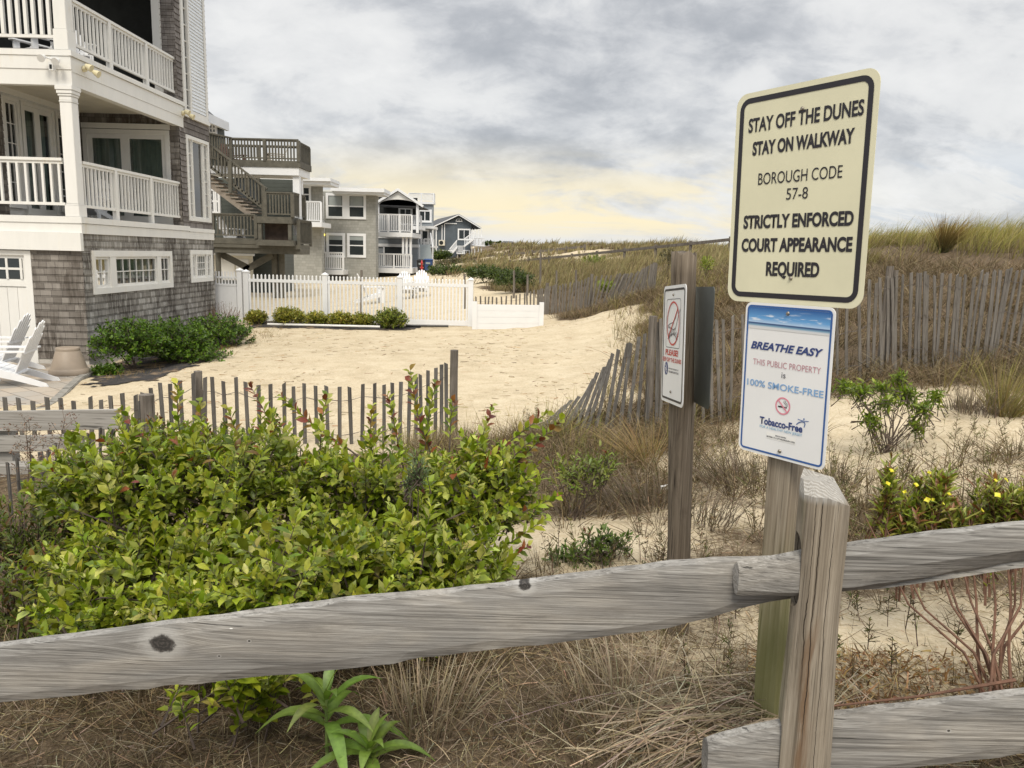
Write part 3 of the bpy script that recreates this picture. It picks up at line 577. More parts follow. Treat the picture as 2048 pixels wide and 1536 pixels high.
mb = MB(); lv = level(S2, Z(398, 1172), Z(645, 1240), Z(400, 1118), Z(645, 1178)); q = lv; mb.quad(*[S2.P(x, y, .0006) for x, y in (q[0], q[1], q[3], q[2])]); mb.build('sticker', M['sticker'], t, recalc=False)
for s, lb, rb, lt, rt_ in (('BEACH HAVEN', (475, 1164), (565, 1184), (475, 1152), (565, 1172)), ('SECTION 171-2 OF THE BOROUGH CODE', (400, 1168), (640, 1224), (400, 1154), (640, 1210))):
    text(s, S2, level(S2, Z(*lb), Z(*rb), Z(*lt), Z(*rt_)), M['grey ink'], t, bold=.03)
cx, cy = S2.uv(*Z(537, 905)); rr = .026; mb = MB()
circ = lambda r_, n_=36: [(cx + r_*math.cos(2*math.pi*i/n_), cy + r_*math.sin(2*math.pi*i/n_)) for i in range(n_)]
ringband(mb, circ(rr), circ(rr*.83), S2, .0011); d = rr*.62; stroke(mb, [(cx-d, cy+d), (cx+d, cy-d)], .0042, S2, .0018); mb.build('ring', M['pink'], t, recalc=False)
mb = MB(); stroke(mb, [(cx-.015, cy-.003), (cx+.007, cy-.003)], .0042, S2, .0012); stroke(mb, [(cx+.011, cy-.003), (cx+.013, cy-.003)], .0042, S2, .0012)
stroke(mb, [(cx+.012, cy), (cx+.011, cy+.006), (cx+.006, cy+.008), (cx+.003, cy+.012), (cx+.004, cy+.017)], .0013, S2, .0012); stroke(mb, [(cx+.016, cy), (cx+.015, cy+.008), (cx+.009, cy+.011), (cx+.008, cy+.016)], .0013, S2, .0012); mb.build('cigarette', M['ink'], t, recalc=False)
mb = MB(); U = lambda x, y: S2.uv(*Z(x, y)); stroke(mb, [U(655, 1062), U(672, 1046), U(698, 1038), U(722, 1044), U(728, 1060), U(720, 1085)], .0026, S2, .0014); stroke(mb, [U(668, 1016), U(695, 1027), U(720, 1033), U(758, 1036)], .002, S2, .0016)
e0 = U(719, 1016); mb.add([S2.P(e0[0]+.0022*math.cos(k), e0[1]+.0028*math.sin(k), .0015) for k in np.linspace(0, 2*math.pi, 9)[:-1]], [tuple(range(8))]); mb.build('emblem', M['royal'], t, recalc=False)
for q in ((582, 115), (511, 1290)): bolt(S2, *S2.uv(*Z(*q)), t)
# round post with two back to back signs
S3 = Plane((.617, 2.954, 1.272), -85.8, -.5, 4.5, .305, .457)
t = thing('sign_post', 'round dark timber post with split top, between two back to back signs', 'post', (.73, 3.0, .03))
mb = MB(); secs = []; tp, bt = at(1370, 507, 3.0), at(1357, 1275, 3.0)
for i, k in enumerate(np.linspace(0, 1, 22)):
    c = bt + (tp-bt)*(k*1.06-.06); r = .048 + .002*math.sin(k*14) - .002*k
    secs.append([(c[0] + (r + .0022*math.sin(j*2.1+k*5))*math.cos(2*math.pi*j/18), c[1] + .02 + (r + .002*math.cos(j*1.7+k*4))*math.sin(2*math.pi*j/18), c[2] + (.012*math.sin(j*1.9) if i == 21 else 0)) for j in range(18)])
loft(mb, secs); mb.build('post', w_round, t, smooth=True)
t = thing('dune_sign', 'narrow white sign with crossed out foot reading KEEP OFF THE DUNES on round post', 'sign', S3.c)
sheet(S3, t, M['sign white'], .022); border(S3, t, M['ink'], .012, .008, .018)
Z = lambda x, y: (1080 + x/4.5175, 560 + y/4.5175); U = lambda x, y: S3.uv(*Z(x, y))
bx = [U(1152, 160), U(1278, 178), U(1260, 632), U(1135, 598)]; xa = (bx[0][0]+bx[3][0])/2; xb = (bx[1][0]+bx[2][0])/2; ya = (bx[2][1]+bx[3][1])/2; yb2 = (bx[0][1]+bx[1][1])/2
cxb, cyb = (xa+xb)/2, (ya+yb2)/2; bw, bh = xb-xa, yb2-ya
mb = MB(); A = [(cxb+x, cyb+y) for x, y in rrect(bw, bh, .014)]; B = [(cxb+x, cyb+y) for x, y in rrect(bw-.005, bh-.005, .012)]; ringband(mb, A, B, S3, .001); mb.build('frame_line', M['grey ink'], t, recalc=False)
rr = bh*.45; rx = min(rr, bw*.46); mb = MB(); el = lambda k: [(cxb + rx*k*math.cos(2*math.pi*i/40), cyb + rr*k*math.sin(2*math.pi*i/40)) for i in range(40)]
ringband(mb, el(1), el(.92), S3, .0016); stroke(mb, [(cxb-rx*.72, cyb-rr*.66), (cxb+rx*.72, cyb+rr*.66)], .007, S3, .0018); mb.build('ring', M['red ink'], t, recalc=False)
mb = MB(); T_ = lambda pts: [(cxb + x*rx, cyb + y*rr) for x, y in pts]
stroke(mb, T_([(.62, .66), (.35, .25), (.05, .05), (-.5, -.02), (-.78, -.1), (-.72, -.2), (-.3, -.22), (.1, -.28), (.4, -.22), (.6, .05), (.8, .35), (1.05, .62)]), .0035, S3, .0012)
for k in range(4): stroke(mb, T_([(-.78+k*.1, -.13), (-.70+k*.1, -.2)]), .002, S3, .0013)
stroke(mb, T_([(-.8, -.7), (-.3, -.5), (.2, -.48), (.75, -.72)]), .003, S3, .0012)
for x0_, y0_ in ((-.6, -.62), (-.2, -.48), (.2, -.46), (.55, -.62)):
    for dx_, dy_ in ((-.22, .2), (0, .3), (.22, .22), (.34, .06)): stroke(mb, T_([(x0_, y0_-.1), (x0_+dx_*.6, y0_+dy_*.6), (x0_+dx_, y0_+dy_)]), .0022, S3, .0012)
mb.build('foot_drawing', M['grey ink'], t, recalc=False)
for s, lb, rb, lt, rt_, bo, mk in (('PLEASE!', (1136, 666), (1248, 703), (1138, 614), (1250, 645), .03, 'red ink'), ('KEEP OFF THE DUNES', (1110, 708), (1276, 782), (1110, 672), (1278, 740), .02, 'red ink'), ('NEW JERSEY DEPARTMENT OF', (1165, 806), (1252, 832), (1165, 788), (1252, 815), .02, 'grey ink'), ('ENVIRONMENTAL PROTECTION', (1165, 832), (1252, 860), (1165, 814), (1252, 842), .02, 'grey ink')):
    text(s, S3, level(S3, Z(*lb), Z(*rb), Z(*lt), Z(*rt_)), M[mk], t, bold=bo)
ex, ey = U(1142, 797); mb = MB(); mb.add([S3.P(ex+.024*math.cos(k), ey+.026*math.sin(k), .001) for k in np.linspace(0, 2*math.pi, 25)[:-1]], [tuple(range(24))]); em = mb.build('emblem', M['navy'], t, recalc=False)
mb = MB(); stroke(mb, [(ex-.006, ey+.016), (ex+.004, ey+.006), (ex-.004, ey-.004), (ex+.006, ey-.016)], .006, S3, .0014); stroke(mb, [(ex-.012, ey+.002), (ex+.012, ey-.004)], .004, S3, .0014); mb.build('emblem_mark', M['sticker'], em, recalc=False)
for q in ((1210, 133), (1184, 1010)): bolt(S3, *U(*q), t)
S4 = Plane((.728, 2.975, 1.268), -88, -.5, 2.6, .305, .457)
t = thing('sign', 'grey metal back of a sign on the far side of the round post', 'sign', S4.c); sheet(S4, t, M['sign edge'], .022)

# ------------------------------------------------------------------ slatted snow fences
w_slat = wood('snow fence slat wood', ((.045, .041, .037), (.105, .097, .088), (.20, .19, .175)), 2, 70, (), 2.0, .5)
w_slat2 = wood('sun bleached slat wood', ((.075, .067, .058), (.155, .14, .122), (.26, .24, .215)), 2, 70, (), 2.0, .5)
w_stake = wood('fence stake wood', ((.06, .05, .04), (.15, .13, .11), (.27, .245, .215)), 2, 40, (), 1.5, .8)
def snow_fence(label, tops, n, L=1.2, wmat=None, wires=(.12, .42, .75), bots=None, lean=lambda k: 0., posts=(), thick=.012, wid=.038, skip=()):
    """tops: list of world points the slat tops follow; bots: the same for the feet"""
    tops = np.array(tops); k = np.linspace(0, 1, len(tops)); s_ = np.linspace(0, 1, n)
    base = tops.mean(0); th = thing('snow_fence', label, 'fence', (base[0], base[1], g1(base[0], base[1])))
    T = np.stack([np.interp(s_, k, tops[:, i]) for i in range(3)], 1)
    if bots is not None:
        bt_ = np.array(bots); kb = np.linspace(0, 1, len(bt_)); Bt = np.stack([np.interp(s_, kb, bt_[:, i]) for i in range(3)], 1)
    else: Bt = T - np.array([0, 0, L]) - np.array([[lean(q), 0, 0] for q in s_])
    dirs = np.gradient(T[:, :2], axis=0); dirs /= np.linalg.norm(dirs, axis=1)[:, None]+1e-9
    P0, P1 = [], []
    for i in range(n):
        if i in skip: continue
        j = rng.normal(0, 1, 6)
        a = Bt[i] + np.array([j[0]*.012, j[1]*.01, 0]); b_ = T[i] + np.array([j[2]*.014, j[3]*.012, j[4]*.016])
        d = dirs[i]; nrm = np.array([-d[1], d[0]]); q = []; tw = j[5]*.22; d = np.array([d[0]*math.cos(tw)-d[1]*math.sin(tw), d[0]*math.sin(tw)+d[1]*math.cos(tw)]); nrm = np.array([-d[1], d[0]])
        mbs = MB(); secs = []
        for t_ in np.linspace(0, 1, 5):
            c = a + (b_-a)*t_; bow = math.sin(t_*3.14)*j[1]*.012; wv = wid*(1 + .06*math.sin(t_*9+i))
            secs.append([(c[0]+d[0]*wv/2*sx+nrm[0]*(thick/2*sy+bow), c[1]+d[1]*wv/2*sx+nrm[1]*(thick/2*sy+bow), c[2] + (.006*sx*j[2] if t_ == 1 else 0)) for sx, sy in ((-1, -1), (1, -1), (1, 1), (-1, 1))])
        loft(mbs, secs); mbs.build('slat', wmat or w_slat, th); P0.append(a); P1.append(b_)
    P0, P1 = np.array(P0), np.array(P1)
    for f in wires:
        mw = MB(); pts = []
        for i in range(len(P0)):
            l = np.linalg.norm(P1[i]-P0[i]); c = P1[i] + (P0[i]-P1[i])*min(.95, f*1.2/max(l, .3))
            pts.append(c + np.array([0, -.010, rng.normal(0, .004)]))
        mw.tube(pts, .0021, 4); mw.tube([p + np.array([.004, .018, .003*(-1)**i]) for i, p in enumerate(pts)], .0018, 4); mw.build('wire', M['wire'], th)
    for (top, rad, ln) in posts:
        mp = MB(); top = np.array(top); mp.tube([top - np.array([.0, 0, ln])*(1-q) + np.array([.004*math.sin(q*6), 0, 0]) for q in np.linspace(0, 1, 7)], [rad*(1.05-.08*q) for q in np.linspace(0, 1, 7)], 10); mp.build('post', w_stake, th)
    return th
A_ = lambda pts, Yf: [at(x, y, Yf(x) if callable(Yf) else Yf) for x, y in pts]
snow_fence('long sagging grey snow fence between the sand yard and the large green bush', A_([(-60, 803), (30, 796), (100, 797), (170, 796), (230, 792), (285, 782), (330, 768), (385, 752), (440, 755), (500, 763), (560, 767), (620, 770), (680, 770), (740, 768), (790, 764), (830, 754), (862, 742), (895, 728)], lambda x: np.interp(x, [-60, 300, 400, 910], [6.9, 7.3, 7.6, 8.0])), 45,
           posts=[(at(909, 700, 8.03), .043, 1.45), (at(396, 742, 7.66), .042, 1.3), (at(293, 789, 6.9), .07, 1.2)])
snow_fence('short run of grey snow fence slats rising near the left edge of the picture', A_([(275, 800), (235, 822), (196, 852), (150, 875), (110, 893), (84, 905), (40, 915), (8, 925)], lambda x: np.interp(x, [0, 275], [4.6, 6.6])), 12)
tp = [(1112, 838), (1131, 812), (1144, 803), (1161, 790), (1173, 777), (1185, 760), (1196, 749), (1207, 734), (1220, 714), (1228, 712), (1240, 696), (1254, 688), (1267, 681), (1278, 672), (1289, 664), (1300, 655), (1312, 645)]
btm = [(1058, 856), (1078, 858), (1094, 862), (1108, 864), (1121, 866), (1133, 868), (1146, 870), (1160, 872), (1174, 872), (1190, 872), (1206, 872), (1222, 872), (1240, 872), (1256, 872), (1272, 872), (1290, 872), (1312, 872)]
snow_fence('collapsed snow fence with slats fanning out and leaning right, left of the round sign post', A_(tp, lambda x: 8.3 - .25*(x-1112)/200), 17, bots=A_(btm, 8.0), posts=[(at(1307, 632, 8.05), .045, 1.4)])
tp = [(1318, 640), (1380, 636), (1429, 637), (1461, 636), (1530, 625), (1600, 605), (1680, 582), (1737, 566), (1768, 556), (1795, 548), (1836, 546), (1855, 548), (1890, 549), (1922, 550), (1955, 548), (1980, 545), (2005, 538), (2030, 540), (2070, 548), (2130, 545), (2200, 540)]
btm = [(x - (0 if x < 1800 else np.interp(x, [1800, 1922, 2021, 2200], [4, 14, 34, 40])), y + 235 - (x-1318)*.035) for x, y in tp]
yf = lambda x: np.interp(x, [1318, 1785, 2200], [8.05, 9.0, 9.3])
snow_fence('pale snow fence running along the foot of the dune behind the large signs', A_(tp, yf), 55, wmat=w_slat2, wid=.036, bots=A_(btm, yf), posts=[(at(1781, 532, 9.02), .04, 1.5), (at(1792, 540, 9.04), .03, 1.4)])
tp = [(946, 592), (988, 594), (1040, 588), (1076, 580), (1095, 572), (1120, 569), (1158, 563), (1184, 553), (1237, 549), (1257, 548), (1281, 541), (1300, 530), (1314, 527)]
btm = [(946, 640), (988, 640), (1040, 638), (1076, 636), (1090, 634), (1118, 630), (1152, 620), (1176, 614), (1216, 604), (1236, 598), (1264, 588), (1290, 582), (1308, 580)]
snow_fence('distant snow fence climbing the dune to the right of the low white panels', A_(tp, lambda x: 22.3-(x-946)*.004), 66, wmat=w_slat2, bots=A_(btm, lambda x: 22.3-(x-946)*.004), wid=.045, posts=[(at(1095, 566, 22), .05, 1.4), (at(1184, 548, 21.6), .045, 1.3), (at(1310, 525, 21), .06, 1.3)])
# tall stakes
for i, (x, y0, y1, Yd, lb) in enumerate([(1028, 541, 596, 25, 'thin grey stake in front of the round dark green bush'), (1055, 549, 598, 25.5, 'thin grey stake just right of the round dark green bush'), (1081, 499, 577, 27, 'tallest thin stake, pale at its top, behind the distant snow fence'), (1113, 541, 590, 26, 'short stake between the tallest thin stake and the dune slope'), (1152, 540, 600, 24, 'thin stake rising from the middle of the distant snow fence'), (929, 548, 640, 23.5, 'thin dark stake standing behind the right end of the white picket fence'), (723, 540, 640, 22, 'thin dark stake behind the middle panel of the white picket fence')]):
    t = thing('stake', lb, 'stake', at(x, y1, Yd), group='stakes in the sand'); a, b_ = at(x, y0, Yd), at(x-1, y1+12, Yd); mb = MB(); mb.tube([b_, (a+b_)/2 + np.array([.01, 0, 0]), a], [.04, .038, .033], 7); mb.build('stick', w_stake, t)

# ------------------------------------------------------------------ white vinyl fence of the yard
YF = 20.5
def wpost(mb, x, ytop, ybot, Yd, wd=.13):
    a = at(x, ytop, Yd); z0 = at(x, ybot, Yd)[2]-.2; X_ = a[0]; mb.box(X_-wd/2, X_+wd/2, Yd-wd/2, Yd+wd/2, z0, a[2]-.06); mb.box(X_-wd*.62, X_+wd*.62, Yd-wd*.62, Yd+wd*.62, a[2]-.06, a[2]-.035)
    e = wd*.6; mb.add([(X_-e, Yd-e, a[2]-.035), (X_+e, Yd-e, a[2]-.035), (X_+e, Yd+e, a[2]-.035), (X_-e, Yd+e, a[2]-.035), (X_, Yd, a[2]+.02)], [(0, 1, 4), (1, 2, 4), (2, 3, 4), (3, 0, 4)])
t = thing('picket_fence', 'white picket fence across the back of the sand yard, behind the low shrubs', 'fence', (-4.2, YF, -.33))
px_ = [492, 650, 800, 942]; tops_ = [540, 546, 551, 556]; bots_ = [640, 644, 648, 652]
for i in range(4): mb = MB(); wpost(mb, px_[i], tops_[i], bots_[i], YF); mb.build('post', M['vinyl'], t)
lnw = lambda x, a, b_: np.interp(x, [492, 942], [a, b_])
zt, zr1, zr0, zb = (at(717, v, YF)[2] for v in (553, 563, 569, 646)); zl = at(717, 636, YF)[2]
for i in range(3):
    xa, xb = at(px_[i], 600, YF)[0]+.065, at(px_[i+1], 600, YF)[0]-.065
    MB().box(xa, xb, YF-.022, YF+.022, zr0, zr1).build('rail', M['vinyl'], t); MB().box(xa, xb, YF-.022, YF+.022, zb, zl).build('rail', M['vinyl'], t)
    n_ = 19; mb = None
    for k in range(n_):
        xc = xa + (xb-xa)*(k+.5)/n_; mb = MB(); mb.box(xc-.02, xc+.02, YF-.012+.0, YF+.012, zl, zr0); mb.box(xc-.02, xc+.02, YF-.012, YF+.012, zr1, zt-.03)
        mb.add([(xc-.02, YF-.012, zt-.03), (xc+.02, YF-.012, zt-.03), (xc+.02, YF+.012, zt-.03), (xc-.02, YF+.012, zt-.03), (xc, YF, zt)], [(0, 1, 4), (1, 2, 4), (2, 3, 4), (3, 0, 4)]); mb.build('picket', M['vinyl'], t)
t = thing('gate', 'white solid vinyl gate with a picket top beside the shingled house', 'gate', (-7.6, YF, -.33))
xa, xb = at(424, 600, YF)[0], at(474, 600, YF)[0]; z1_, z2_, z3_ = (at(455, v, YF)[2] for v in (543, 553, 572)); zb_ = -.42
mb = MB(); wpost(mb, 479, 537, 642, YF, .13); mb.build('post', M['vinyl'], t)
mb = MB(); mb.box(xa, xb, YF-.02, YF+.02, zb_, z3_); 
for k in range(1, 6): xc = xa+(xb-xa)*k/6; mb.box(xc-.004, xc+.004, YF-.024, YF-.0205, zb_, z3_-.04)
mb.build('panel', M['vinyl'], t); mb = MB(); mb.box(xa, xb, YF-.03, YF+.03, z3_+.004, z3_+.06); mb.box(xa, xb, YF-.03, YF+.03, z2_-.05, z2_); mb.build('rail', M['vinyl'], t)
mb = MB()
for k in range(8): xc = xa+(xb-xa)*(k+.5)/8; mb.box(xc-.018, xc+.018, YF-.012, YF+.012, z3_+.06, z2_-.05); mb.box(xc-.018, xc+.018, YF-.012, YF+.012, z2_, z1_)
mb.build('picket_top', M['vinyl'], t)
t = thing('low_wall', 'low white vinyl panel wall of four boards, holding back the sand at the fence end', 'low wall', (-.1, 20.2, -.3))
a, b_ = at(949, 655, 20.0), at(1082, 655, 20.4); zt_ = at(1015, 607, 20.2)[2]; zb_ = -.6
mb = MB()
for k in range(4):
    za, zc = zt_-.03-.166*k, zt_-.03-.166*(k+1)+.006; mb.hexa([(a[0], a[1]-.02, zc), (b_[0], b_[1]-.02, zc), (b_[0], b_[1]+.02, zc), (a[0], a[1]+.02, zc), (a[0], a[1]-.02, za), (b_[0], b_[1]-.02, za), (b_[0], b_[1]+.02, za), (a[0], a[1]+.02, za)])
    mb.hexa([(a[0], a[1]-.014, zc-.006), (b_[0], b_[1]-.014, zc-.006), (b_[0], b_[1]+.014, zc-.006), (a[0], a[1]+.014, zc-.006), (a[0], a[1]-.014, zc), (b_[0], b_[1]-.014, zc), (b_[0], b_[1]+.014, zc), (a[0], a[1]+.014, zc)])
mb.build('boards', M['vinyl'], t)
for p in (a, b_):
    mb = MB(); mb.box(p[0]-.06, p[0]+.06, p[1]-.06, p[1]+.06, -.6, zt_+.04); mb.build('post', M['vinyl'], t)
for nm, lb, m_, x0, x1, y0, y1, Yd in (('pipe', 'thin white pipe lying on the sand in front of the low shrubs', 'pipe_w', 535, 760, 645, 651.5, 19.6), ('pipe', 'short black pipe lying at the foot of the white picket fence', 'pipe_b', 812, 897, 646, 651, 20.1)):
    t = thing(nm, lb, 'pipe', at((x0+x1)/2, (y0+y1)/2, Yd)); a, b_ = at(x0, y0, Yd), at(x1, y1, Yd); za, zb_ = g1(a[0], a[1])+.05, g1(b_[0], b_[1])+.05
    MB().tube([(a[0], a[1], za), ((a[0]+b_[0])/2, Yd-.03, (za+zb_)/2+.004), (b_[0], b_[1], zb_)], .032, 10).build('tube', M[m_], t)

# ------------------------------------------------------------------ building kit
class Face:      # a vertical wall plane: u runs along it, o stands out of it
    def __init__(s, kind, c, sgn): s.k, s.c, s.s = kind, c, sgn
    def __call__(s, u, z, o=0.): return (s.c + s.s*o, u, z) if s.k == 'x' else (u, s.c + s.s*o, z)
def wall_mb(mb, P, u0, u1, z0, z1, holes=(), course=0., lip=.016):
    zs = sorted(set([z0, z1] + [h for H in holes for h in H[2:4] if z0 < h < z1] + ([z0 + course*k for k in range(1, int((z1-z0)/course)+1) if z0+course*k < z1-.01] if course else [])))
    for za, zb in zip(zs[:-1], zs[1:]):
        cuts = sorted([(H[0], H[1]) for H in holes if H[2] < zb-1e-4 and H[3] > za+1e-4]); segs = []; c = u0
        for a, b_ in cuts:
            if a > c: segs.append((c, min(a, u1)))
            c = max(c, b_)
        if c < u1: segs.append((c, u1))
        for a, b_ in segs:
            if course:
                fa = lip*(1-((za-z0) % course)/course) if (za-z0) % course > 1e-3 and course-((za-z0) % course) > 1e-3 else lip
                mb.quad(P(a, za, fa), P(b_, za, fa), P(b_, zb, .001), P(a, zb, .001)); mb.quad(P(a, za, 0), P(b_, za, 0), P(b_, za, fa), P(a, za, fa))
            else: mb.quad(P(a, za, 0), P(b_, za, 0), P(b_, zb, 0), P(a, zb, 0))
def framed(mb, P, u0, u1, z0, z1, w, o0, o1):
    mb.pbox(P, u0, u0+w, z0, z1, o0, o1); mb.pbox(P, u1-w, u1, z0, z1, o0, o1); mb.pbox(P, u0+w, u1-w, z0, z0+w, o0, o1); mb.pbox(P, u0+w, u1-w, z1-w, z1, o0, o1)
def muntins(mb, P, u0, u1, z0, z1, nc, nr, w=.018, o0=-.03, o1=-.008):
    for i in range(1, nc): uc = u0+(u1-u0)*i/nc; mb.pbox(P, uc-w/2, uc+w/2, z0, z1, o0, o1)
    for j in range(1, nr):
        zc = z0+(z1-z0)*j/nr
        for i in range(nc): a, b_ = u0+(u1-u0)*i/nc, u0+(u1-u0)*(i+1)/nc; mb.pbox(P, a+(w/2 if i else 0), b_-(w/2 if i < nc-1 else 0), zc-w/2, zc+w/2, o0, o1-.002)
def window(parent, P, u0, u1, z0, z1, lights, trim=.10, sash=.045, curtain=None, matw=None, back=.5, name='window', o_trim=.03):
    """lights: list of (ua, ub, cols, rows) fractions across the opening. Returns the hole for the wall."""
    mw = matw or M['white']; mb = MB(); framed(mb, P, u0-trim, u1+trim, z0-trim, z1+trim, trim, -.06, o_trim)
    for i, (fa, fb, nc, nr) in enumerate(lights):
        a, b_ = u0+(u1-u0)*fa, u0+(u1-u0)*fb
        framed(mb, P, a, b_, z0, z1, sash, -.055, -.004); muntins(mb, P, a+sash, b_-sash, z0+sash, z1-sash, nc, nr)
        if i < len(lights)-1 and lights[i+1][0]-fb > 1e-3: mb.pbox(P, b_, u0+(u1-u0)*lights[i+1][0], z0, z1, -.06, o_trim-.006)
    fr = mb.build(name, mw, parent)
    mg = MB()
    for fa, fb, nc, nr in lights: a, b_ = u0+(u1-u0)*fa, u0+(u1-u0)*fb; mg.quad(P(a+.01, z0+.01, -.034), P(b_-.01, z0+.01, -.034), P(b_-.01, z1-.01, -.034), P(a+.01, z1-.01, -.034))
    mg.build('glass_pane', M['glass'], fr)
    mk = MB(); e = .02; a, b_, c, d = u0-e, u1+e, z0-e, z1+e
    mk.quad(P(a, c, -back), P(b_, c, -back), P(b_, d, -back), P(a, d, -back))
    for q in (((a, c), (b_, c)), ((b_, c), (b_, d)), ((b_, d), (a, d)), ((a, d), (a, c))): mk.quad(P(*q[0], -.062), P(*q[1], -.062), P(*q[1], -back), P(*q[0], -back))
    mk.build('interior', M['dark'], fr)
    if curtain:
        for (fa, fb, zf) in curtain[1]:
            mc = MB(); n_ = 40; a, b_ = u0+(u1-u0)*fa, u0+(u1-u0)*fb; zl = z0 + (z1-z0)*zf
            pts = [(a+(b_-a)*i/n_, -.11 - .022*math.sin(i*1.9) - .008*math.sin(i*.7)) for i in range(n_+1)]
            if curtain[0] == 'blind': pts = [(a, -.10), (b_, -.10)]
            for p, q in zip(pts[:-1], pts[1:]): mc.quad(P(p[0], zl, p[1]), P(q[0], zl, q[1]), P(q[0], z1, q[1]), P(p[0], z1, p[1]))
            mc.build('curtain' if curtain[0] != 'blind' else 'blind', M[curtain[0]], fr, smooth=True)
    return (u0-.005-trim*.5, u1+.005+trim*.5, z0-.005-trim*.5, z1+.005+trim*.5)
def railing(parent, P, u0, u1, zt, zb, posts=(), n=24, matw=None, o=0., bw=.034, pw=.09, single=False, cap=.09, name='balcony_railing', deck=None, slope=0.):
    mw = matw or M['white']; zz_ = lambda u: slope*(u-u0)
    mb = MB(); rl = lambda m_, z, h, d: m_.hexa([P(u0, z+zz_(u0), o-d), P(u1, z+zz_(u1), o-d), P(u1, z+zz_(u1), o+d), P(u0, z+zz_(u0), o+d), P(u0, z+h+zz_(u0), o-d), P(u1, z+h+zz_(u1), o-d), P(u1, z+h+zz_(u1), o+d), P(u0, z+h+zz_(u0), o+d)])
    rl(mb, zt-.05, .05, cap/2); rl(mb, zt-.10, .048, .02); rl(mb, zb, .05, .025); r_ = mb.build(name, mw, parent)
    for u in posts: MB().pbox(P, u-pw/2, u+pw/2, (deck if deck is not None else zb-.12)+zz_(u), zt-.052+zz_(u), o-pw/2, o+pw/2).build('newel_post', mw, r_)
    mbb = MB()
    for i in range(n):
        u = u0+(u1-u0)*(i+.5)/n
        if any(abs(u-q) < pw*.6 for q in posts): continue
        if not single: mbb = MB()
        mbb.pbox(P, u-bw/2, u+bw/2, zb+.05+zz_(u), zt-.10+zz_(u), o-bw/2, o+bw/2)
        if not single: mbb.build('baluster', mw, r_)
    if single: mbb.build('balusters', mw, r_)
    return r_

# ------------------------------------------------------------------ the big shingled house on the left
XS, YN, YB, YE, XW = -7.8, 14.0, 18.35, 20.12, -10.07
h = thing('shingled_house', 'large weathered cedar shingle house with white porches filling the left edge', 'house', (-11, 17, -.65))
SX = Face('x', XS, 1); FN = Face('y', YN, -1); FB = Face('y', YB, -1); DX = Face('x', XW, 1); GF = -.75
FG = Face('y', YN+.0, -1)
holes = [window(h, SX, 14.40, 17.52, .78, 1.36, [(0, .17, 2, 2), (.24, .80, 6, 2), (.86, 1, 2, 2)], .115, .05, ('curtain', [(.24, .80, .25)])),
         window(h, SX, 18.74, 19.88, .84, 1.40, [(0, .2, 2, 2), (.26, .76, 4, 3), (.82, 1, 1, 3)], .11, .045, ('curtain', [(.26, .76, .05)]))]
mb = MB(); wall_mb(mb, SX, YN, YE, GF+.25, 1.78, holes, .128); wall_mb(mb, Face('y', YE, 1), -12, XS, GF+.25, 9.8, (), .128); mb.build('lower_wall', M['shingleA'], h)
MB().pbox(SX, YN+.02, YE-.02, GF-.4, GF+.245, -.2, -.004).pbox(FG, -8.72, XS-.22, GF-.4, GF+.245, -.2, -.004).build('foundation', M['concrete'], h)
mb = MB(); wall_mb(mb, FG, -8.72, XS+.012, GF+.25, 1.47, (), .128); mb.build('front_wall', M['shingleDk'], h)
# garage door in the front, under the deep white beam
mb = MB(); mb.pbox(FG, -10.6, -8.72, GF+.05, 1.46, -.10, -.03); mb.pbox(FG, -8.84, -8.72, GF+.05, 1.44, -.03, .015); mb.pbox(FG, -10.6, -8.84, 1.36, 1.44, -.03, .012)
mb.pbox(FG, -10.6, -8.84, .80, .90, -.03, .004)
for k in range(9): u = -10.5+.185*k; mb.pbox(FG, u, u+.178, GF+.06, .78, -.03, -.016)
gd = mb.build('garage_door', M['white'], h)
mb = MB(); mb.pbox(FG, -10.4, -8.9, .93, 1.30, -.03, -.024); mb.build('glass_pane', M['pane'], gd)
mb = MB()
for k in range(6): u = -10.2 + .255*k; mb.pbox(FG, u-.02, u+.02, .93, 1.30, -.024, -.006)
mb.pbox(FG, -10.4, -8.9, 1.095, 1.135, -.024, -.008); mb.build('muntins', M['white'], gd)
# first deck: floor, fascia boards, soffit
mb = MB(); mb.box(-12, XS-.03, YN+.03, YB, 1.80, 2.04); mb.build('deck_floor', M['deckfloor'], h)
mb = MB(); mb.pbox(SX, YN-.034, YB+.27, 1.953, 2.062, .0, .053).pbox(SX, YN+.003, YB+.24, 1.77, 1.946, .0, .033).pbox(SX, YB+.275, YE+.03, 1.94, 2.03, .0, .045).pbox(SX, YB+.25, YE+.02, 1.765, 1.938, .0, .03)
mb.pbox(FN, -12, XS+.05, 1.95, 2.065, .0, .03).pbox(FN, -12, XS+.036, 1.78, 1.948, -.02, .012).pbox(FN, -12, XS+.045, 1.462, 1.778, .0, .09); mb.build('deck_fascia', M['white'], h)
# second deck (the porch ceiling) with its beam
mb = MB(); mb.box(-12, XS-.03, YN+.03, YB, 4.55, 4.86); mb.build('porch_ceiling', M['cream'], h)
for k in range(40): pass
mb = MB(); mb.pbox(SX, YN-.034, YB+.25, 4.783, 4.872, .0, .063).pbox(SX, YN+.003, YB+.23, 4.53, 4.776, -.01, .033).pbox(SX, YN+.004, YB+.21, 4.303, 4.527, -.137, .024)
mb.pbox(FN, -12, XS+.06, 4.78, 4.875, .0, .03).pbox(FN, -12, XS+.036, 4.56, 4.778, -.02, .014).pbox(FN, -12, XS+.028, 4.30, 4.557, -.14, .0)
mb.pbox(SX, YN+.4, YB-.3, 4.42, 4.548, -2.2, -2.1); mb.build('porch_beam', M['white'], h)
mb = MB()
for k in range(24): y = YN+.2+.17*k; mb.box(XW+.02, XS-.16, y, y+.16, 4.535, 4.549)
mb.build('beadboard_ceiling', M['cream'], h)
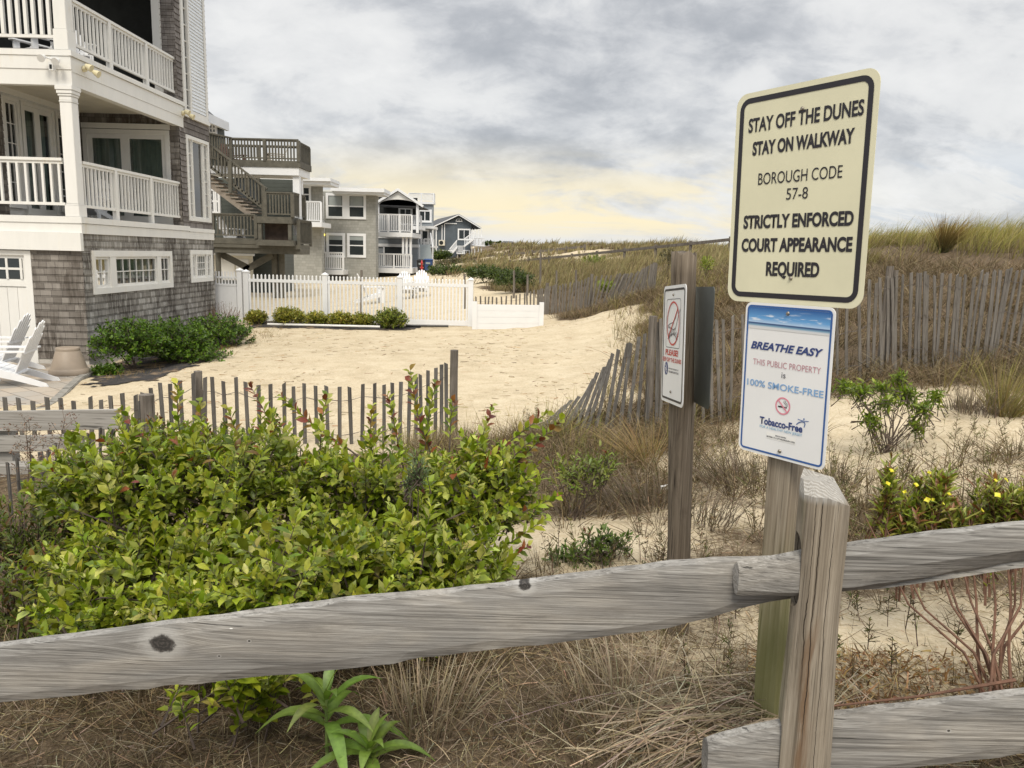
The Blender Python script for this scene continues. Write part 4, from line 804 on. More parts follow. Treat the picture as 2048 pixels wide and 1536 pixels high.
MB().box(-12, XS-.05, YN+.04, YB, 4.862, 4.90).build('upper_deck_floor', M['deckfloor'], h)
# corner column
cxm, cym = -7.915, YN+.115; mb = MB()
for w_, za, zb in ((.128, 2.066, 2.26), (.116, 2.262, 2.29), (.105, 2.292, 4.02), (.114, 4.022, 4.05), (.107, 4.052, 4.12), (.122, 4.122, 4.16), (.136, 4.162, 4.22), (.15, 4.222, 4.298)): mb.box(cxm-w_, cxm+w_, cym-w_, cym+w_, za, zb)
mb.build('porch_column', painted('column paint', (.76, .75, .72), (.42, .36, .27), .6), h, bevel=.006)
mb = MB(); mb.box(cxm-.125, cxm+.125, cym-.13, cym+.13, 4.88, 5.22); mb.box(cxm-.108, cxm+.108, cym-.115, cym+.115, 5.222, 5.86); mb.box(cxm-.10, cxm+.10, cym-.105, cym+.105, 5.862, 7.2); mb.build('upper_column', M['white'], h, bevel=.006)
# railings
railing(h, SX, YN+.28, YB, 3.06, 2.24, (15.44, 16.92), 30, o=-.07, deck=2.066); railing(h, FN, -10.6, cxm-.15, 3.08, 2.26, (), 17, o=-.07, bw=.04)
railing(h, SX, YN+.28, YB, 5.80, 5.02, (15.52, 17.0), 31, o=-.07, deck=4.90); railing(h, FN, -10.6, cxm-.15, 5.82, 5.08, (), 19, o=-.07, bw=.055)
# porch back walls
sl = window(h, FB, -9.92, -8.12, 2.16, 4.10, [(0, .475, 1, 1), (.475, 1, 1, 1)], .10, .10, ('curtain', [(.03, .97, .0)]), name='sliding_door')
mb = MB(); wall_mb(mb, FB, XW, XS, 2.06, 4.54, [sl], .128); wall_mb(mb, Face('x', XS, 1), YB-.0, YB+.001, 2, 4, (), 0)
d1 = window(h, DX, 15.68, 16.06, 2.34, 4.34, [(0, 1, 2, 5)], .07, .05, None, name='sidelight'); d2 = window(h, DX, 16.24, 17.24, 2.20, 4.34, [(0, .5, 1, 1), (.5, 1, 1, 1)], .07, .09, ('curtain', [(.05, .9, .0)]), name='french_door'); d3 = window(h, DX, 17.44, 17.84, 2.34, 4.34, [(0, 1, 2, 5)], .07, .05, None, name='sidelight')
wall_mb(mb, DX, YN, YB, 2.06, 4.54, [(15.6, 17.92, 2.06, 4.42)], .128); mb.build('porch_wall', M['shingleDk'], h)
mb = MB(); mb.pbox(DX, 15.58, 17.94, 4.412, 4.52, -.05, .05); mb.pbox(DX, 15.6, 17.92, 2.07, 2.30, -.12, -.061); mb.pbox(FB, -10.03, -8.0, 4.215, 4.33, -.02, .045); mb.build('door_casing', M['white'], h)
# bay wall, second and third storey
w4 = window(h, SX, 18.76, 19.94, 2.28, 4.10, [(0, .2, 2, 6), (.225, .755, 1, 1), (.78, 1, 2, 6)], .08, .03, ('curtain', [(.24, .5, .0)]))
w3 = (18.68, 20.02, 4.70, 8.9)
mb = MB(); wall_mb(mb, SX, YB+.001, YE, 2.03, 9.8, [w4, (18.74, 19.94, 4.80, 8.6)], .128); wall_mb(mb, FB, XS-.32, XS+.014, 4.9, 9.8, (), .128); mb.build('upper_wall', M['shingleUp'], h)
mb = MB(); framed(mb, SX, 18.64, 20.04, 4.66, 8.72, .11, -.05, .04); mb.pbox(SX, 18.58, 20.09, 4.58, 4.655, 0, .06); mb.pbox(SX, 19.02, 19.10, 4.77, 8.6, -.05, .03); wf = mb.build('tall_window', M['white'], h)
mb = MB(); mb.pbox(SX, 18.76, 19.015, 4.78, 8.6, -.06, -.04); mb.build('glass_pane', M['pane'], wf); mb = MB()
for k in range(10): mb.pbox(SX, 18.76, 19.015, 4.85+.36*k, 4.875+.36*k, -.04, -.015)
mb.pbox(SX, 18.88, 18.90, 4.78, 8.6, -.039, -.014); mb.build('muntins', M['white'], wf)
mb = MB()
for k in range(48): z = 4.79+.078*k; mb.add([SX(19.11, z, .03), SX(19.92, z, .03), SX(19.92, z+.076, .012), SX(19.11, z+.076, .012), SX(19.11, z-.002, .012), SX(19.92, z-.002, .012)], [(0, 1, 2, 3), (0, 4, 5, 1)])
mb.build('shutter', plain('pale louvre', (.74, .77, .80), .5, .04), wf)
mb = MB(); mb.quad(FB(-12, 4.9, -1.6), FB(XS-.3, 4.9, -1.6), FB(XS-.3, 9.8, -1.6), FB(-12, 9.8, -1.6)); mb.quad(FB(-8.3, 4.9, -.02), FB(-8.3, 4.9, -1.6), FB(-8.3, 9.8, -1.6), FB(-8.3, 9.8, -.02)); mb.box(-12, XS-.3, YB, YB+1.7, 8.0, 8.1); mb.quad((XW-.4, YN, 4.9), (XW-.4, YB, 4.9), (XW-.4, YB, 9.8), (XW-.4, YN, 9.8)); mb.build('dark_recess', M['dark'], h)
mb = MB(); mb.pbox(FB, -8.29, -8.12, 4.905, 8, -.06, .03); mb.pbox(FB, -8.115, -8.10, 4.905, 8, -.06, .015); mb.build('upper_casing', M['white'], h)
mb = MB(); mb.box(-13, XS+.35, YN-.35, YE+.3, 9.8, 10.0); mb.add([(-13, YN-.4, 10.0), (XS+.4, YN-.4, 10.0), (XS+.4, YE+.35, 10.0), (-13, YE+.35, 10.0), (-13, 17, 12.2), (-10, 17, 12.2)], [(0, 1, 5, 4), (1, 2, 5), (2, 3, 4, 5), (3, 0, 4)]); mb.build('roof', M['roof'], h)
# flood lights on the beam
def flood(p, out_, kind):
    p = np.array(p); o_ = np.array(out_); mb = MB(); s_ = np.array([-o_[1], o_[0], 0.]); cr = M['lamp white'] if kind else M['lamp cream']
    mb.tube([p, p+o_*.05], [.055, .05], 12); r_ = mb.build('flood_light', cr, h)
    for k in (-1, 1):
        a = p+o_*.05; b_ = a+o_*.06+s_*k*.12+np.array([0, 0, .03-.05*(k > 0)]); c = b_+o_*.10+np.array([0, 0, -.05]); mb = MB(); mb.tube([a, b_], .014, 8); mb.tube([b_, c], [.035, .066], 14); mb.build('lamp_head', cr, r_)
    if kind: mb = MB(); q = p+o_*.10+np.array([0, 0, -.10]); mb.box(q[0]-.035, q[0]+.035, q[1]-.04, q[1]+.04, q[2]-.09, q[2]+.05); mb.build('camera', M['lamp white'], r_); mb = MB(); mb.box(q[0]-.02, q[0]+.02, q[1]-.048, q[1]-.041, q[2]-.07, q[2]); mb.build('camera_lens', M['dark'], r_)
M['lamp white'] = plain('white lamp plastic', (.70, .70, .69), .4, .05); M['lamp cream'] = plain('yellowed lamp plastic', (.66, .60, .40), .4, .08)
flood((-8.03, YN-.02, 4.70), (0, -1, 0), 1); flood((XS+.035, 14.38, 4.66), (1, 0, 0), 0); flood((XS+.035, 18.5, 4.62), (1, 0, 0), 0)

# ------------------------------------------------------------------ garden furniture
def adirondack(label, loc, rz, sc=1., group='white adirondack chairs', m_=None):
    """faces local -x; seat, fanned back, arms, legs"""
    m_ = m_ or M['adirondack']; t = thing('adirondack_chair', label, 'chair', loc, rz, group); t.scale = (sc, sc, sc)
    def b(mb, name): me_o = mb.build(name, m_); me_o.parent = t; return me_o
    mb = MB()
    for k in range(6): x = -.02+.088*k; z = .36-.028*k; mb.hexa([(x, -.27, z-.02), (x+.08, -.27, z-.045), (x+.08, .27, z-.045), (x, .27, z-.02), (x, -.27, z), (x+.08, -.27, z-.025), (x+.08, .27, z-.025), (x, .27, z)])
    b(mb, 'seat')
    mb = MB(); bd = Vector((.42, 0, .9)).normalized()
    for k in range(-3, 4):
        L = .84-.028*k*k; y0, y1 = k*.070, k*.088; base = Vector((.46, 0, .22)); nrm = Vector((.9, 0, -.42)).normalized()*.018; q = []
        n_ = 6; arc = [(-.033+.066*i/n_, L + .03*math.sin(math.pi*i/n_)) for i in range(n_+1)]; pts = [(-.031, 0), (.031, 0)] + [(a_, l_) for a_, l_ in arc[::-1]]
        f = lambda a_, l_, o_: tuple(base + bd*l_ + nrm*o_ + Vector((0, y0 + (y1-y0)*l_/.8 + a_, 0)))
        mb.prism(pts, f, 0, 1)
    b(mb, 'back')
    for s_ in (-1, 1):
        mb = MB(); pts = [(-.12, .26), (-.08, .24), (.55, .28), (.66, .31), (.66, .36), (.3, .385), (-.08, .40), (-.12, .37)]; mb.add([(x, s_*y, .535) for x, y in pts] + [(x, s_*y, .56) for x, y in pts], [tuple(range(8)), tuple(range(8, 16))] + [(i, (i+1) % 8, 8+(i+1) % 8, 8+i) for i in range(8)]); b(mb, 'arm')
        mb = MB(); mb.hexa([(-.05, s_*.30, 0), (.06, s_*.30, 0), (.06, s_*.335, 0), (-.05, s_*.335, 0), (-.07, s_*.30, .533), (.05, s_*.30, .533), (.05, s_*.335, .533), (-.07, s_*.335, .533)]); b(mb, 'front_leg')
        mb = MB(); pts = [(-.07, .24), (-.07, .36), (.08, .33), (.5, .20), (.9, .05), (.93, 0), (.82, 0), (.45, .11)]; mb.add([(x, s_*.268, z) for x, z in pts] + [(x, s_*.297, z) for x, z in pts], [tuple(range(8)), tuple(range(8, 16))] + [(i, (i+1) % 8, 8+(i+1) % 8, 8+i) for i in range(8)]); b(mb, 'side_rail')
    mb = MB(); mb.box(.60, .625, -.30, .30, .50, .545); b(mb, 'back_support')
    return t
PATIO = -.60
adirondack('nearer white adirondack chair on the patio by the tan pot', (-8.14, 11.75, PATIO), R(14)); adirondack('white adirondack chair half hidden behind the nearer one on the patio', (-9.1, 12.95, PATIO), R(10))
adirondack('white adirondack chair whose back shows over the first floor railing', (-9.3, 16.9, 2.045), R(90), .98); adirondack('white adirondack chair behind the top floor railing at the upper left', (-9.5, 15.6, 4.905), R(60), 1.); adirondack('second white adirondack chair on the top floor, nearer the corner post', (-8.75, 15.9, 4.905), R(120), 1.)
for i, (x, y, Yd, lb, r_) in enumerate([(762, 588, 26, 'white adirondack chair behind the middle of the white picket fence', 200), (818, 588, 27, 'white adirondack chair seen from behind at the second fence post', 110), (838, 588, 27.6, 'rightmost white adirondack chair behind the white picket fence', 90)]):
    p = at(x, y, Yd); adirondack(lb, (p[0], p[1], g1(p[0], p[1])), R(r_), .95)
t = thing('plant_pot', 'upturned tan plastic pot on the patio at the house corner', 'pot', (-7.56, 12.95, PATIO)); p = t.location; t.scale = (.78, .78, .78)
MB().lathe(p, [(.40, 0), (.405, .02), (.395, .10), (.365, .12), (.355, .14), (.245, .50), (.235, .51), (.24, .53), (.235, .575), (.21, .585), (.05, .585)], 40).build('pot', M['pot'], t, smooth=True)
# patio of pale pavers with a kerb
mt, n, b, o = mat('patio pavers'); tc = n.new('ShaderNodeTexCoord').outputs['Object']; br = n.new('ShaderNodeTexBrick'); n.l.new(n.mapping(tc, rot=(0, 0, R(38))), br.inputs['Vector']); br.inputs['Scale'].default_value = 1; br.inputs['Brick Width'].default_value = .46; br.inputs['Row Height'].default_value = .30; br.inputs['Mortar Size'].default_value = .007
br.inputs['Color1'].default_value = (.40, .34, .27, 1); br.inputs['Color2'].default_value = (.32, .30, .27, 1); br.inputs['Mortar'].default_value = (.13, .11, .09, 1)
n.put(b.inputs['Base Color'], n.mix(n.mr(n.noise(tc, 1.6, 5, .65), .45, .75, 0, .6), br.outputs['Color'], (.36, .26, .17))); b.inputs['Roughness'].default_value = .9; bump(n, b, n.m('SUBTRACT', n.noise(tc, 30, 4), br.outputs['Fac']), .4, .01)
edge = [at(186, 748, 13.6), at(150, 772, 12.5), at(96, 806, 10.5), at(20, 850, 9.2), at(-60, 900, 8.2)]
poly = [(-16, 13.99), (-7.55, 13.99)] + [(q[0], q[1]) for q in edge] + [(-16, 8)]
mb = MB(); k = len(poly); mb.add([(x, y, PATIO) for x, y in poly] + [(x, y, PATIO-.5) for x, y in poly], [tuple(range(k))] + [(i, (i+1) % k, k+(i+1) % k, k+i) for i in range(k)]); tag(mb.build('patio', mt, None), kind='structure')
mb = MB(); eg = [(-7.52, 13.95)] + [(q[0], q[1]) for q in edge]
for (a, b_) in zip(eg[:-1], eg[1:]):
    L = math.hypot(b_[0]-a[0], b_[1]-a[1]); nb = max(1, int(L/.35))
    for i in range(nb): f0, f1 = i/nb, (i+.97)/nb; mb.beam((a[0]+(b_[0]-a[0])*f0+.06, a[1]+(b_[1]-a[1])*f0, PATIO-.06), (a[0]+(b_[0]-a[0])*f1+.06, a[1]+(b_[1]-a[1])*f1, PATIO-.06+rng.normal(0, .004)), .13, .15)
tag(mb.build('patio_kerb', plain('kerb stone', (.27, .255, .225), .9, .25, 7, bmp=.3), None, bevel=.012), 'pale stone kerb edging the patio beside the dark mulch', 'kerb')

# ------------------------------------------------------------------ houses further along the beach
def PXW(Y_): return (lambda x, y=460: at(x, y, Y_)[0]), (lambda x, y: at(x, y, Y_)[2])
def slab(mb, Y0, Y1, x0, x1, y0, y1, Yr=None):      # a box whose front face covers the photo rectangle at depth Y0
    a, b_, zb, zt = rect(Yr or Y0, x0, y0, x1, y1); mb.box(a, b_, Y0, Y1, zb, zt); return mb
def fwindow(par, Y0, x0, y0, x1, y1, trim=.13, cols=1, rows=2, blind=0., mw=None, name='window'):
    a, b_, zb, zt = rect(Y0, x0, y0, x1, y1); P = Face('y', Y0, -1); mb = MB(); framed(mb, P, a, b_, zb, zt, trim, -.05, .06); muntins(mb, P, a+trim, b_-trim, zb+trim, zt-trim, cols, rows, .07, .0, .04)
    f = mb.build(name, mw or M['vinyl'], par); MB().quad(P(a+.01, zb+.01, .012), P(b_-.01, zb+.01, .012), P(b_-.01, zt-.01, .012), P(a+.01, zt-.01, .012)).build('pane', M['pane'], f)
    if blind: zc = zt-trim-(zt-zb-2*trim)*blind; MB().pbox(P, a+trim*1.05, b_-trim*1.05, zc, zt-trim*1.02, .014, .018).build('blind', M['blind'], f)
    return f
def frail(par, Y0, x0, y0, x1, y1, n, posts=2, mw=None, name='deck_railing', bw=.05, cap=.10, pw=.12):
    a, b_, zb, zt = rect(Y0, x0, y0, x1, y1); ps = [a+(b_-a)*i/max(1, posts-1) for i in range(posts)] if posts else []
    return railing(par, Face('y', Y0, -1), a, b_, zt, zb+.08, ps, n, mw or M['vinyl'], bw=bw, pw=pw, single=True, cap=cap, name=name, deck=zb)
def xrail(par, Xc, Y0, Y1, zb, zt, n, mw, slope=0.): return railing(par, Face('x', Xc, 1), Y0, Y1, zt, zb+.08, [Y0, Y1], n, mw, bw=.045, pw=.11, single=True, name='deck_railing', deck=zb, slope=slope)
OL = M['olive']
# olive decked house
h2 = thing('decked_house', 'dark house with olive wooden decks and an outside stair, beyond the big shingled house', 'house', (-12, 33, -.4))
fx, fz = PXW(32.6); xr_ = fx(586); mb = MB(); zU = at(540, 333, 30.1)[2]; zL = at(520, 490, 29.5)[2]
mb.box(-24, xr_, 32.6, 33.3, zL, zU-.25); mb.box(-24, -11.1, 33.302, 40, zL, zU-.25); mb.box(-24, fx(540), 34.2, 36, -.9, zL-.003); mb.build('wall', M['olivedk'], h2)
mb = MB(); slab(mb, 30.0, 31.6, 400, 599, 333.5, 349, 30.1); mb.build('porch_beam', M['vinyl'], h2)
mb = MB(); slab(mb, 30.1, 30.35, 586.5, 599.5, 349.2, 470, 30.1); mb.build('porch_column', M['vinyl'], h2)
mb = MB(); slab(mb, 30.9, 31.1, 600, 604, 350, 470, 30.9); mb.build('porch_column', M['vinyl'], h2)
mb = MB(); slab(mb, 29.96, 31.6, 440, 601, 320.5, 333.3, 30.0); mb.build('upper_deck', OL, h2)
mb = MB(); slab(mb, 29.5, 31.0, 424, 599, 487.5, 496, 29.5); slab(mb, 29.58, 30.9, 427, 600, 496.2, 507, 29.5); mb.build('lower_deck', OL, h2)
frail(h2, 30.0, 462, 277, 597, 322, 22, 3, OL); frail(h2, 32.6, 440, 290, 597, 328, 26, 3, OL)
xe = at(597, 300, 30.0)[0]; zt_, zb_ = at(597, 283, 30.)[2], at(597, 331, 30.)[2]; xrail(h2, xe, 30.1, 31.5, zb_, zt_, 9, OL)
a0 = at(416, 266, 29.3); a1 = at(462, 276, 30.0)
mb = MB(); mb.beam(a0, a1, .12, .05); mb.beam(a0-np.array([0, 0, .85]), a1-np.array([0, 0, .85]), .05, .09)
for k in range(9): q = a0+(a1-a0)*(k+.5)/9; mb.beam(q-np.array([0, 0, .85]), q, .045, .045)
mb.build('deck_railing', OL, h2)
frail(h2, 29.5, 426, 427, 512, 476, 13, 2, OL); mb = MB(); slab(mb, 29.48, 31, 426, 512, 476, 487.3, 29.48); mb.build('deck_fascia', OL, h2)
# landing with its box, and the stair
mb = MB(); slab(mb, 29.2, 30.6, 514, 583, 433.5, 446.5, 29.2); slab(mb, 29.2, 30.6, 512, 587, 480, 491.5, 29.2); slab(mb, 29.24, 29.4, 516, 523, 446.7, 479.8, 29.24); slab(mb, 29.24, 29.4, 576, 582, 446.7, 479.8, 29.24); mb.build('landing', OL, h2)
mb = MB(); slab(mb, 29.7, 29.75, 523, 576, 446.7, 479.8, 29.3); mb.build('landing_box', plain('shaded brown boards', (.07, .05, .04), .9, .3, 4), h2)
frail(h2, 29.25, 531, 384, 585, 434, 9, 2, OL); xe = at(585, 400, 29.3)[0]; zt_, zb_ = at(585, 384, 29.25)[2], at(585, 436, 29.25)[2]
xrail(h2, xe, 29.3, 30.9, zb_, zt_, 9, OL); zt_, zb_ = at(592, 438, 29.6)[2], at(592, 492, 29.6)[2]; xrail(h2, xe+.12, 29.6, 31.3, zb_, zt_, 9, OL)
s0, s1 = at(408, 352, 29.6), at(517, 434, 29.6); mb = MB(); mb.hexa([(s0[0], 29.55, s0[2]-.26), (s1[0], 29.55, s1[2]-.26), (s1[0], 29.61, s1[2]-.26), (s0[0], 29.61, s0[2]-.26), (s0[0], 29.55, s0[2]), (s1[0], 29.55, s1[2]), (s1[0], 29.61, s1[2]), (s0[0], 29.61, s0[2])])
st = mb.build('stair', M['stair'], h2); mb = MB()
for k in range(11): q = s0+(s1-s0)*(k+.3)/11; mb.box(q[0]-.15, q[0]+.15, 29.5, 30.5, q[2]+.05, q[2]+.10)
mb.build('treads', M['stair'], st)
r0, r1 = at(405, 277, 29.5), at(534, 378, 29.5); mb = MB(); mb.beam(r0, r1, .13, .06); dz = np.array([0, 0, .82]); mb.beam(r0-dz, r1-dz, .05, .10)
for k in range(19): q = r0+(r1-r0)*(k+.5)/19; mb.beam(q-dz, q, .05, .05)
for x, y0, y1 in ((461, 322, 385), (528, 374, 434)): a, b_ = at(x, y0, 29.45), at(x, y1, 29.45); mb.beam(b_, a, .12, .12)
mb.build('stair_railing', OL, h2)
for x, r_ in ((549.5, 6.5), (563, 6.), (436, 5)):
    p = at(x, 508, 30.4 if x > 440 else 29.9); mb = MB(); mb.tube([(p[0], p[1], -.7), (p[0], p[1], p[2]+.05)], r_*30/1538, 14); mb.build('pile', OL, h2)
for p, q in (((438, 506), (498, 537)), ((545, 510), (488, 541))): MB().beam(at(*p, 30.1), at(*q, 30.1), .06, .24).build('brace', OL, h2)
mb = MB(); slab(mb, 33.5, 33.6, 424, 505, 510, 560, 33.5); d_ = mb.build('garage_door', M['cream'], h2); mb = MB(); slab(mb, 33.46, 33.5, 441, 470, 519, 560, 33.5); slab(mb, 33.46, 33.5, 473, 498, 519, 560, 33.5); mb.build('door_panel', M['white'], d_)
mb = MB(); slab(mb, 33.4, 33.49, 420, 508, 506.5, 511, 33.4); mb.build('door_trim', M['vinyl'], h2)
fwindow(h2, 32.55, 420, 377, 441, 428, .1, 3, 2); fwindow(h2, 32.55, 470, 352, 520, 405, .08, 2, 1, mw=M['olive'], name='sliding_door')
# upper storey with a white eave
P3 = Face('x', at(447, 240, 33.)[0], 1); mb = MB(); xu = at(436, 250, 33.0)[0]; mb.box(-24, xu, 33, 33.7, zU, at(436, 238, 33.0)[2]); mb.build('upper_wall', M['olivedk'], h2)
e0, e1 = at(414, 213, 30.5), at(450, 252, 33.4); mb = MB(); zz0 = e1[2]
mb.add([(-24, 31.5, e0[2]+1.6), (e1[0]-2.2, 31.5, e0[2]+1.6), (e1[0], 31.5, zz0), (-24, 31.5, zz0), (-24, 33.6, e0[2]+1.6), (e1[0]-2.2, 33.6, e0[2]+1.6), (e1[0], 33.6, zz0), (-24, 33.6, zz0)], [(0, 1, 2, 3), (4, 7, 6, 5), (1, 5, 6, 2), (0, 4, 5, 1), (3, 2, 6, 7)]); mb.build('roof', M['roof'], h2)
mb = MB(); mb.beam((e1[0]-2.35, 31.42, e0[2]+1.72), (e1[0]+.03, 31.42, zz0-.05), .10, .42, (0, 1, 0)); mb.beam((e1[0]+.03, 31.4, zz0), (e1[0]+.03, 33.6, zz0), .14, .34); mb.build('eave', M['vinyl'], h2)
fwindow(h2, 32.95, 417, 246, 434, 268, .08, 2, 2)
for lb, loc, rz, cl in (('brown wooden deck chair on the upper olive deck', (-11.0, 31.2), 150, 'brown chair wood'), ('tan cushioned deck chair on the upper olive deck', (-9.75, 31.0), 20, 'tan cushion')):
    if cl not in M: M[cl] = plain(cl, (.10, .05, .04) if 'brown' in cl else (.45, .40, .33), .7, .15, 6)
    adirondack(lb, (*loc, zU), R(rz), 1., 'chairs on the olive deck', M[cl])
adirondack('white deck chair on the lower olive deck under the stair', (-10.75, 30.4, zL+.02), R(170), 1.05, 'chairs on the olive deck')
# grey shingled house
SF = M['shingleFar']; h3 = thing('grey_shingled_house', 'grey shingled flat roofed house with white windows and balconies', 'house', (-10, 54, -.3))
mb = MB(); slab(mb, 52, 53, 645, 751.5, 384, 575); mb.box(-20, -11.5, 53.002, 64, -.8, 5.4); mb.build('wall', SF, h3); mb = MB(); slab(mb, 48.2, 48.8, 540, 644, 440, 575); slab(mb, 49.2, 49.5, 560, 644, 362, 440, 49.2); mb.box(-22, -12.9, 49.5, 51.9, -.8, 5.6); mb.build('wing_wall', SF, h3)
mb = MB(); slab(mb, 50.9, 53.4, 662, 769, 376, 383.5, 51); slab(mb, 51.1, 53.3, 664, 767, 383.7, 388, 51); mb.build('roof_fascia', M['vinyl'], h3); mb = MB(); slab(mb, 47.5, 50, 560, 662, 355, 361.5, 47.6); slab(mb, 47.7, 49.9, 560, 660.5, 361.7, 368, 47.6); mb.build('wing_roof_fascia', M['vinyl'], h3)
fw = fwindow(h3, 51.98, 652, 387, 732, 438, .16, 1, 1); P = Face('y', 51.98, -1)
a, b_, zb_, zt_ = rect(51.98, 652, 387, 732, 438); xm = (a+b_)/2; mb = MB(); mb.pbox(P, xm-.24, xm+.24, zb_+.16, zt_-.16, -.04, .055); mb.pbox(P, a+.16, xm-.24, (zb_+zt_)/2-.04, (zb_+zt_)/2+.04, 0, .04); mb.pbox(P, xm+.24, b_-.16, (zb_+zt_)/2-.04, (zb_+zt_)/2+.04, 0, .04); mb.build('mullion', M['vinyl'], fw)
mb = MB(); mb.pbox(P, a+.2, xm-.28, (zb_+zt_)/2+.04, zt_-.17, .015, .02); mb.build('blind', M['blind'], fw); mb = MB(); mb.pbox(P, xm+.28, b_-.2, (zb_+zt_)/2+.04, zt_-.17, .015, .02); mb.build('blind', M['blind'], fw)
fwindow(h3, 51.98, 653, 466, 690.5, 515, .17, 1, 2, .22); fwindow(h3, 51.98, 694.5, 467, 732, 515, .17, 1, 2, .22); fwindow(h3, 49.15, 604, 372, 622, 406, .12, 1, 2, .0)
frail(h3, 50.6, 646, 504, 686.5, 540, 11, 2); mb = MB(); slab(mb, 50.5, 52, 645, 687.5, 540, 549, 50.6); mb.build('balcony', M['vinyl'], h3)
frail(h3, 46.9, 602, 402, 642, 444, 11, 2); mb = MB(); slab(mb, 46.8, 49.2, 600, 644, 444, 453.5, 46.9); mb.build('balcony', M['vinyl'], h3)
mb = MB(); slab(mb, 51.8, 51.95, 645, 648, 392, 504, 51.8); mb.build('downpipe', M['vinyl'], h3)
mt, n, b, o = mat('lit yellow lamp'); b.inputs['Base Color'].default_value = (.9, .7, .15, 1); b.inputs['Emission Color'].default_value = (1, .78, .12, 1); b.inputs['Emission Strength'].default_value = 1.3
p = at(647, 469.5, 51.6); bm_ = MB(); bm_.lathe((p[0], p[1], p[2]-.1), [(.02, 0), (.09, .04), (.11, .1), (.09, .16), (.02, .2)], 14); bm_.build('wall_lamp', mt, h3, smooth=True)
# porch house
BG = M['bluegrey']; h4 = thing('porch_house', 'blue grey house with a white gabled porch and two white decks', 'house', (-9, 60, -.3))
mb = MB(); slab(mb, 60, 60.8, 740, 836, 405, 560); mb.box(-18, -9.2, 60.802, 72, -.8, 5.2); mb.build('wall', BG, h4)
mb = MB(); slab(mb, 59.96, 60, 757, 835, 395, 430, 60); mb.build('porch_shade', M['dark'], h4); mb = MB(); slab(mb, 59.96, 60, 768, 808, 494, 530, 60); mb.build('sliding_door', M['pane'], h4)  # first slab: near-black sheet over the wall, painted shade of the gabled porch
Yp = 56.5; ap, le, re = at(796.5, 381, Yp), at(751, 409, Yp), at(844, 413, Yp); th_ = .32
mb = MB(); mb.add([tuple(le), tuple(ap), tuple(re), (le[0]-.0, Yp+5, le[2]), (ap[0], Yp+5, ap[2]), (re[0], Yp+5, re[2])], [(0, 1, 4, 3), (1, 2, 5, 4), (3, 4, 5), (0, 3, 5, 2)]); mb.build('roof', M['roof'], h4)
mb = MB(); mb.beam(le+np.array([-.1, -.12, .0]), ap+np.array([0, -.12, .06]), .16, .30, (0, 1, 0)); mb.beam(ap+np.array([0, -.125, .06]), re+np.array([.1, -.125, .0]), .16, .30, (0, 1, 0)); mb.build('bargeboard', M['vinyl'], h4)
ax0, ax1 = at(757, 410, Yp)[0], at(836, 410, Yp)[0]; zs = at(796, 411, Yp)[2]; rise = at(796, 399, Yp)[2]-zs; mb = MB(); nA = 16
for i in range(nA):
    f0, f1 = i/nA, (i+1)/nA; xa, xb = ax0+(ax1-ax0)*f0, ax0+(ax1-ax0)*f1; za, zb_ = zs+rise*math.sqrt(max(0, 1-(2*f0-1)**2)), zs+rise*math.sqrt(max(0, 1-(2*f1-1)**2))
    top = lambda x: (le[2]+(ap[2]-le[2])*(x-le[0])/(ap[0]-le[0]) if x < ap[0] else ap[2]+(re[2]-ap[2])*(x-ap[0])/(re[0]-ap[0]))-.08
    mb.hexa([(xa, Yp-.02, za), (xb, Yp-.02, zb_), (xb, Yp+.15, zb_), (xa, Yp+.15, za), (xa, Yp-.02, max(top(xa), za+.02)), (xb, Yp-.02, max(top(xb), zb_+.02)), (xb, Yp+.15, max(top(xb), zb_+.02)), (xa, Yp+.15, max(top(xa), za+.02))])
mb.build('gable_arch', M['white'], h4)
for x in (755, 834): mb = MB(); slab(mb, Yp, Yp+.2, x-1.8, x+3.2, 409, 466, Yp); mb.build('porch_column', M['vinyl'], h4)
fwindow(h4, 59.94, 797, 415, 825, 450, .14, 2, 1, name='sliding_door')
frail(h4, 55.0, 753, 428, 823.5, 464.5, 20, 4); mb = MB(); slab(mb, 54.9, 60, 751, 825, 464.5, 473.5, 55); mb.build('upper_deck', M['vinyl'], h4)
frail(h4, 57.5, 825, 430, 842, 452, 6, 2); mb = MB(); slab(mb, 57.4, 60, 823, 843, 452, 459, 57.5); mb.build('side_deck', M['vinyl'], h4)
for x in (804, 811, 819): mb = MB(); slab(mb, 55.2, 55.45, x, x+4, 473.7, 540, 55.2); mb.build('deck_post', M['vinyl'], h4)
mb = MB(); slab(mb, 59.9, 59.96, 752, 838, 488, 494, 59.9); slab(mb, 59.9, 59.96, 766.5, 769, 494, 530, 59.9); slab(mb, 59.9, 59.96, 807, 809, 494, 530, 59.9); slab(mb, 59.9, 59.96, 752, 838, 473, 477, 59.9); mb.build('wall_trim', M['vinyl'], h4)
frail(h4, 55.0, 753, 507, 822.5, 536, 18, 3); mb = MB(); slab(mb, 54.9, 60, 751, 825, 536, 546, 55); mb.build('lower_deck', M['vinyl'], h4)
mb = MB(); slab(mb, 55.3, 60, 753, 823, 546, 575, 55.3); mb.build('under_deck_shade', M['dark'], h4)  # near-black block standing in for the shade below the lower deck
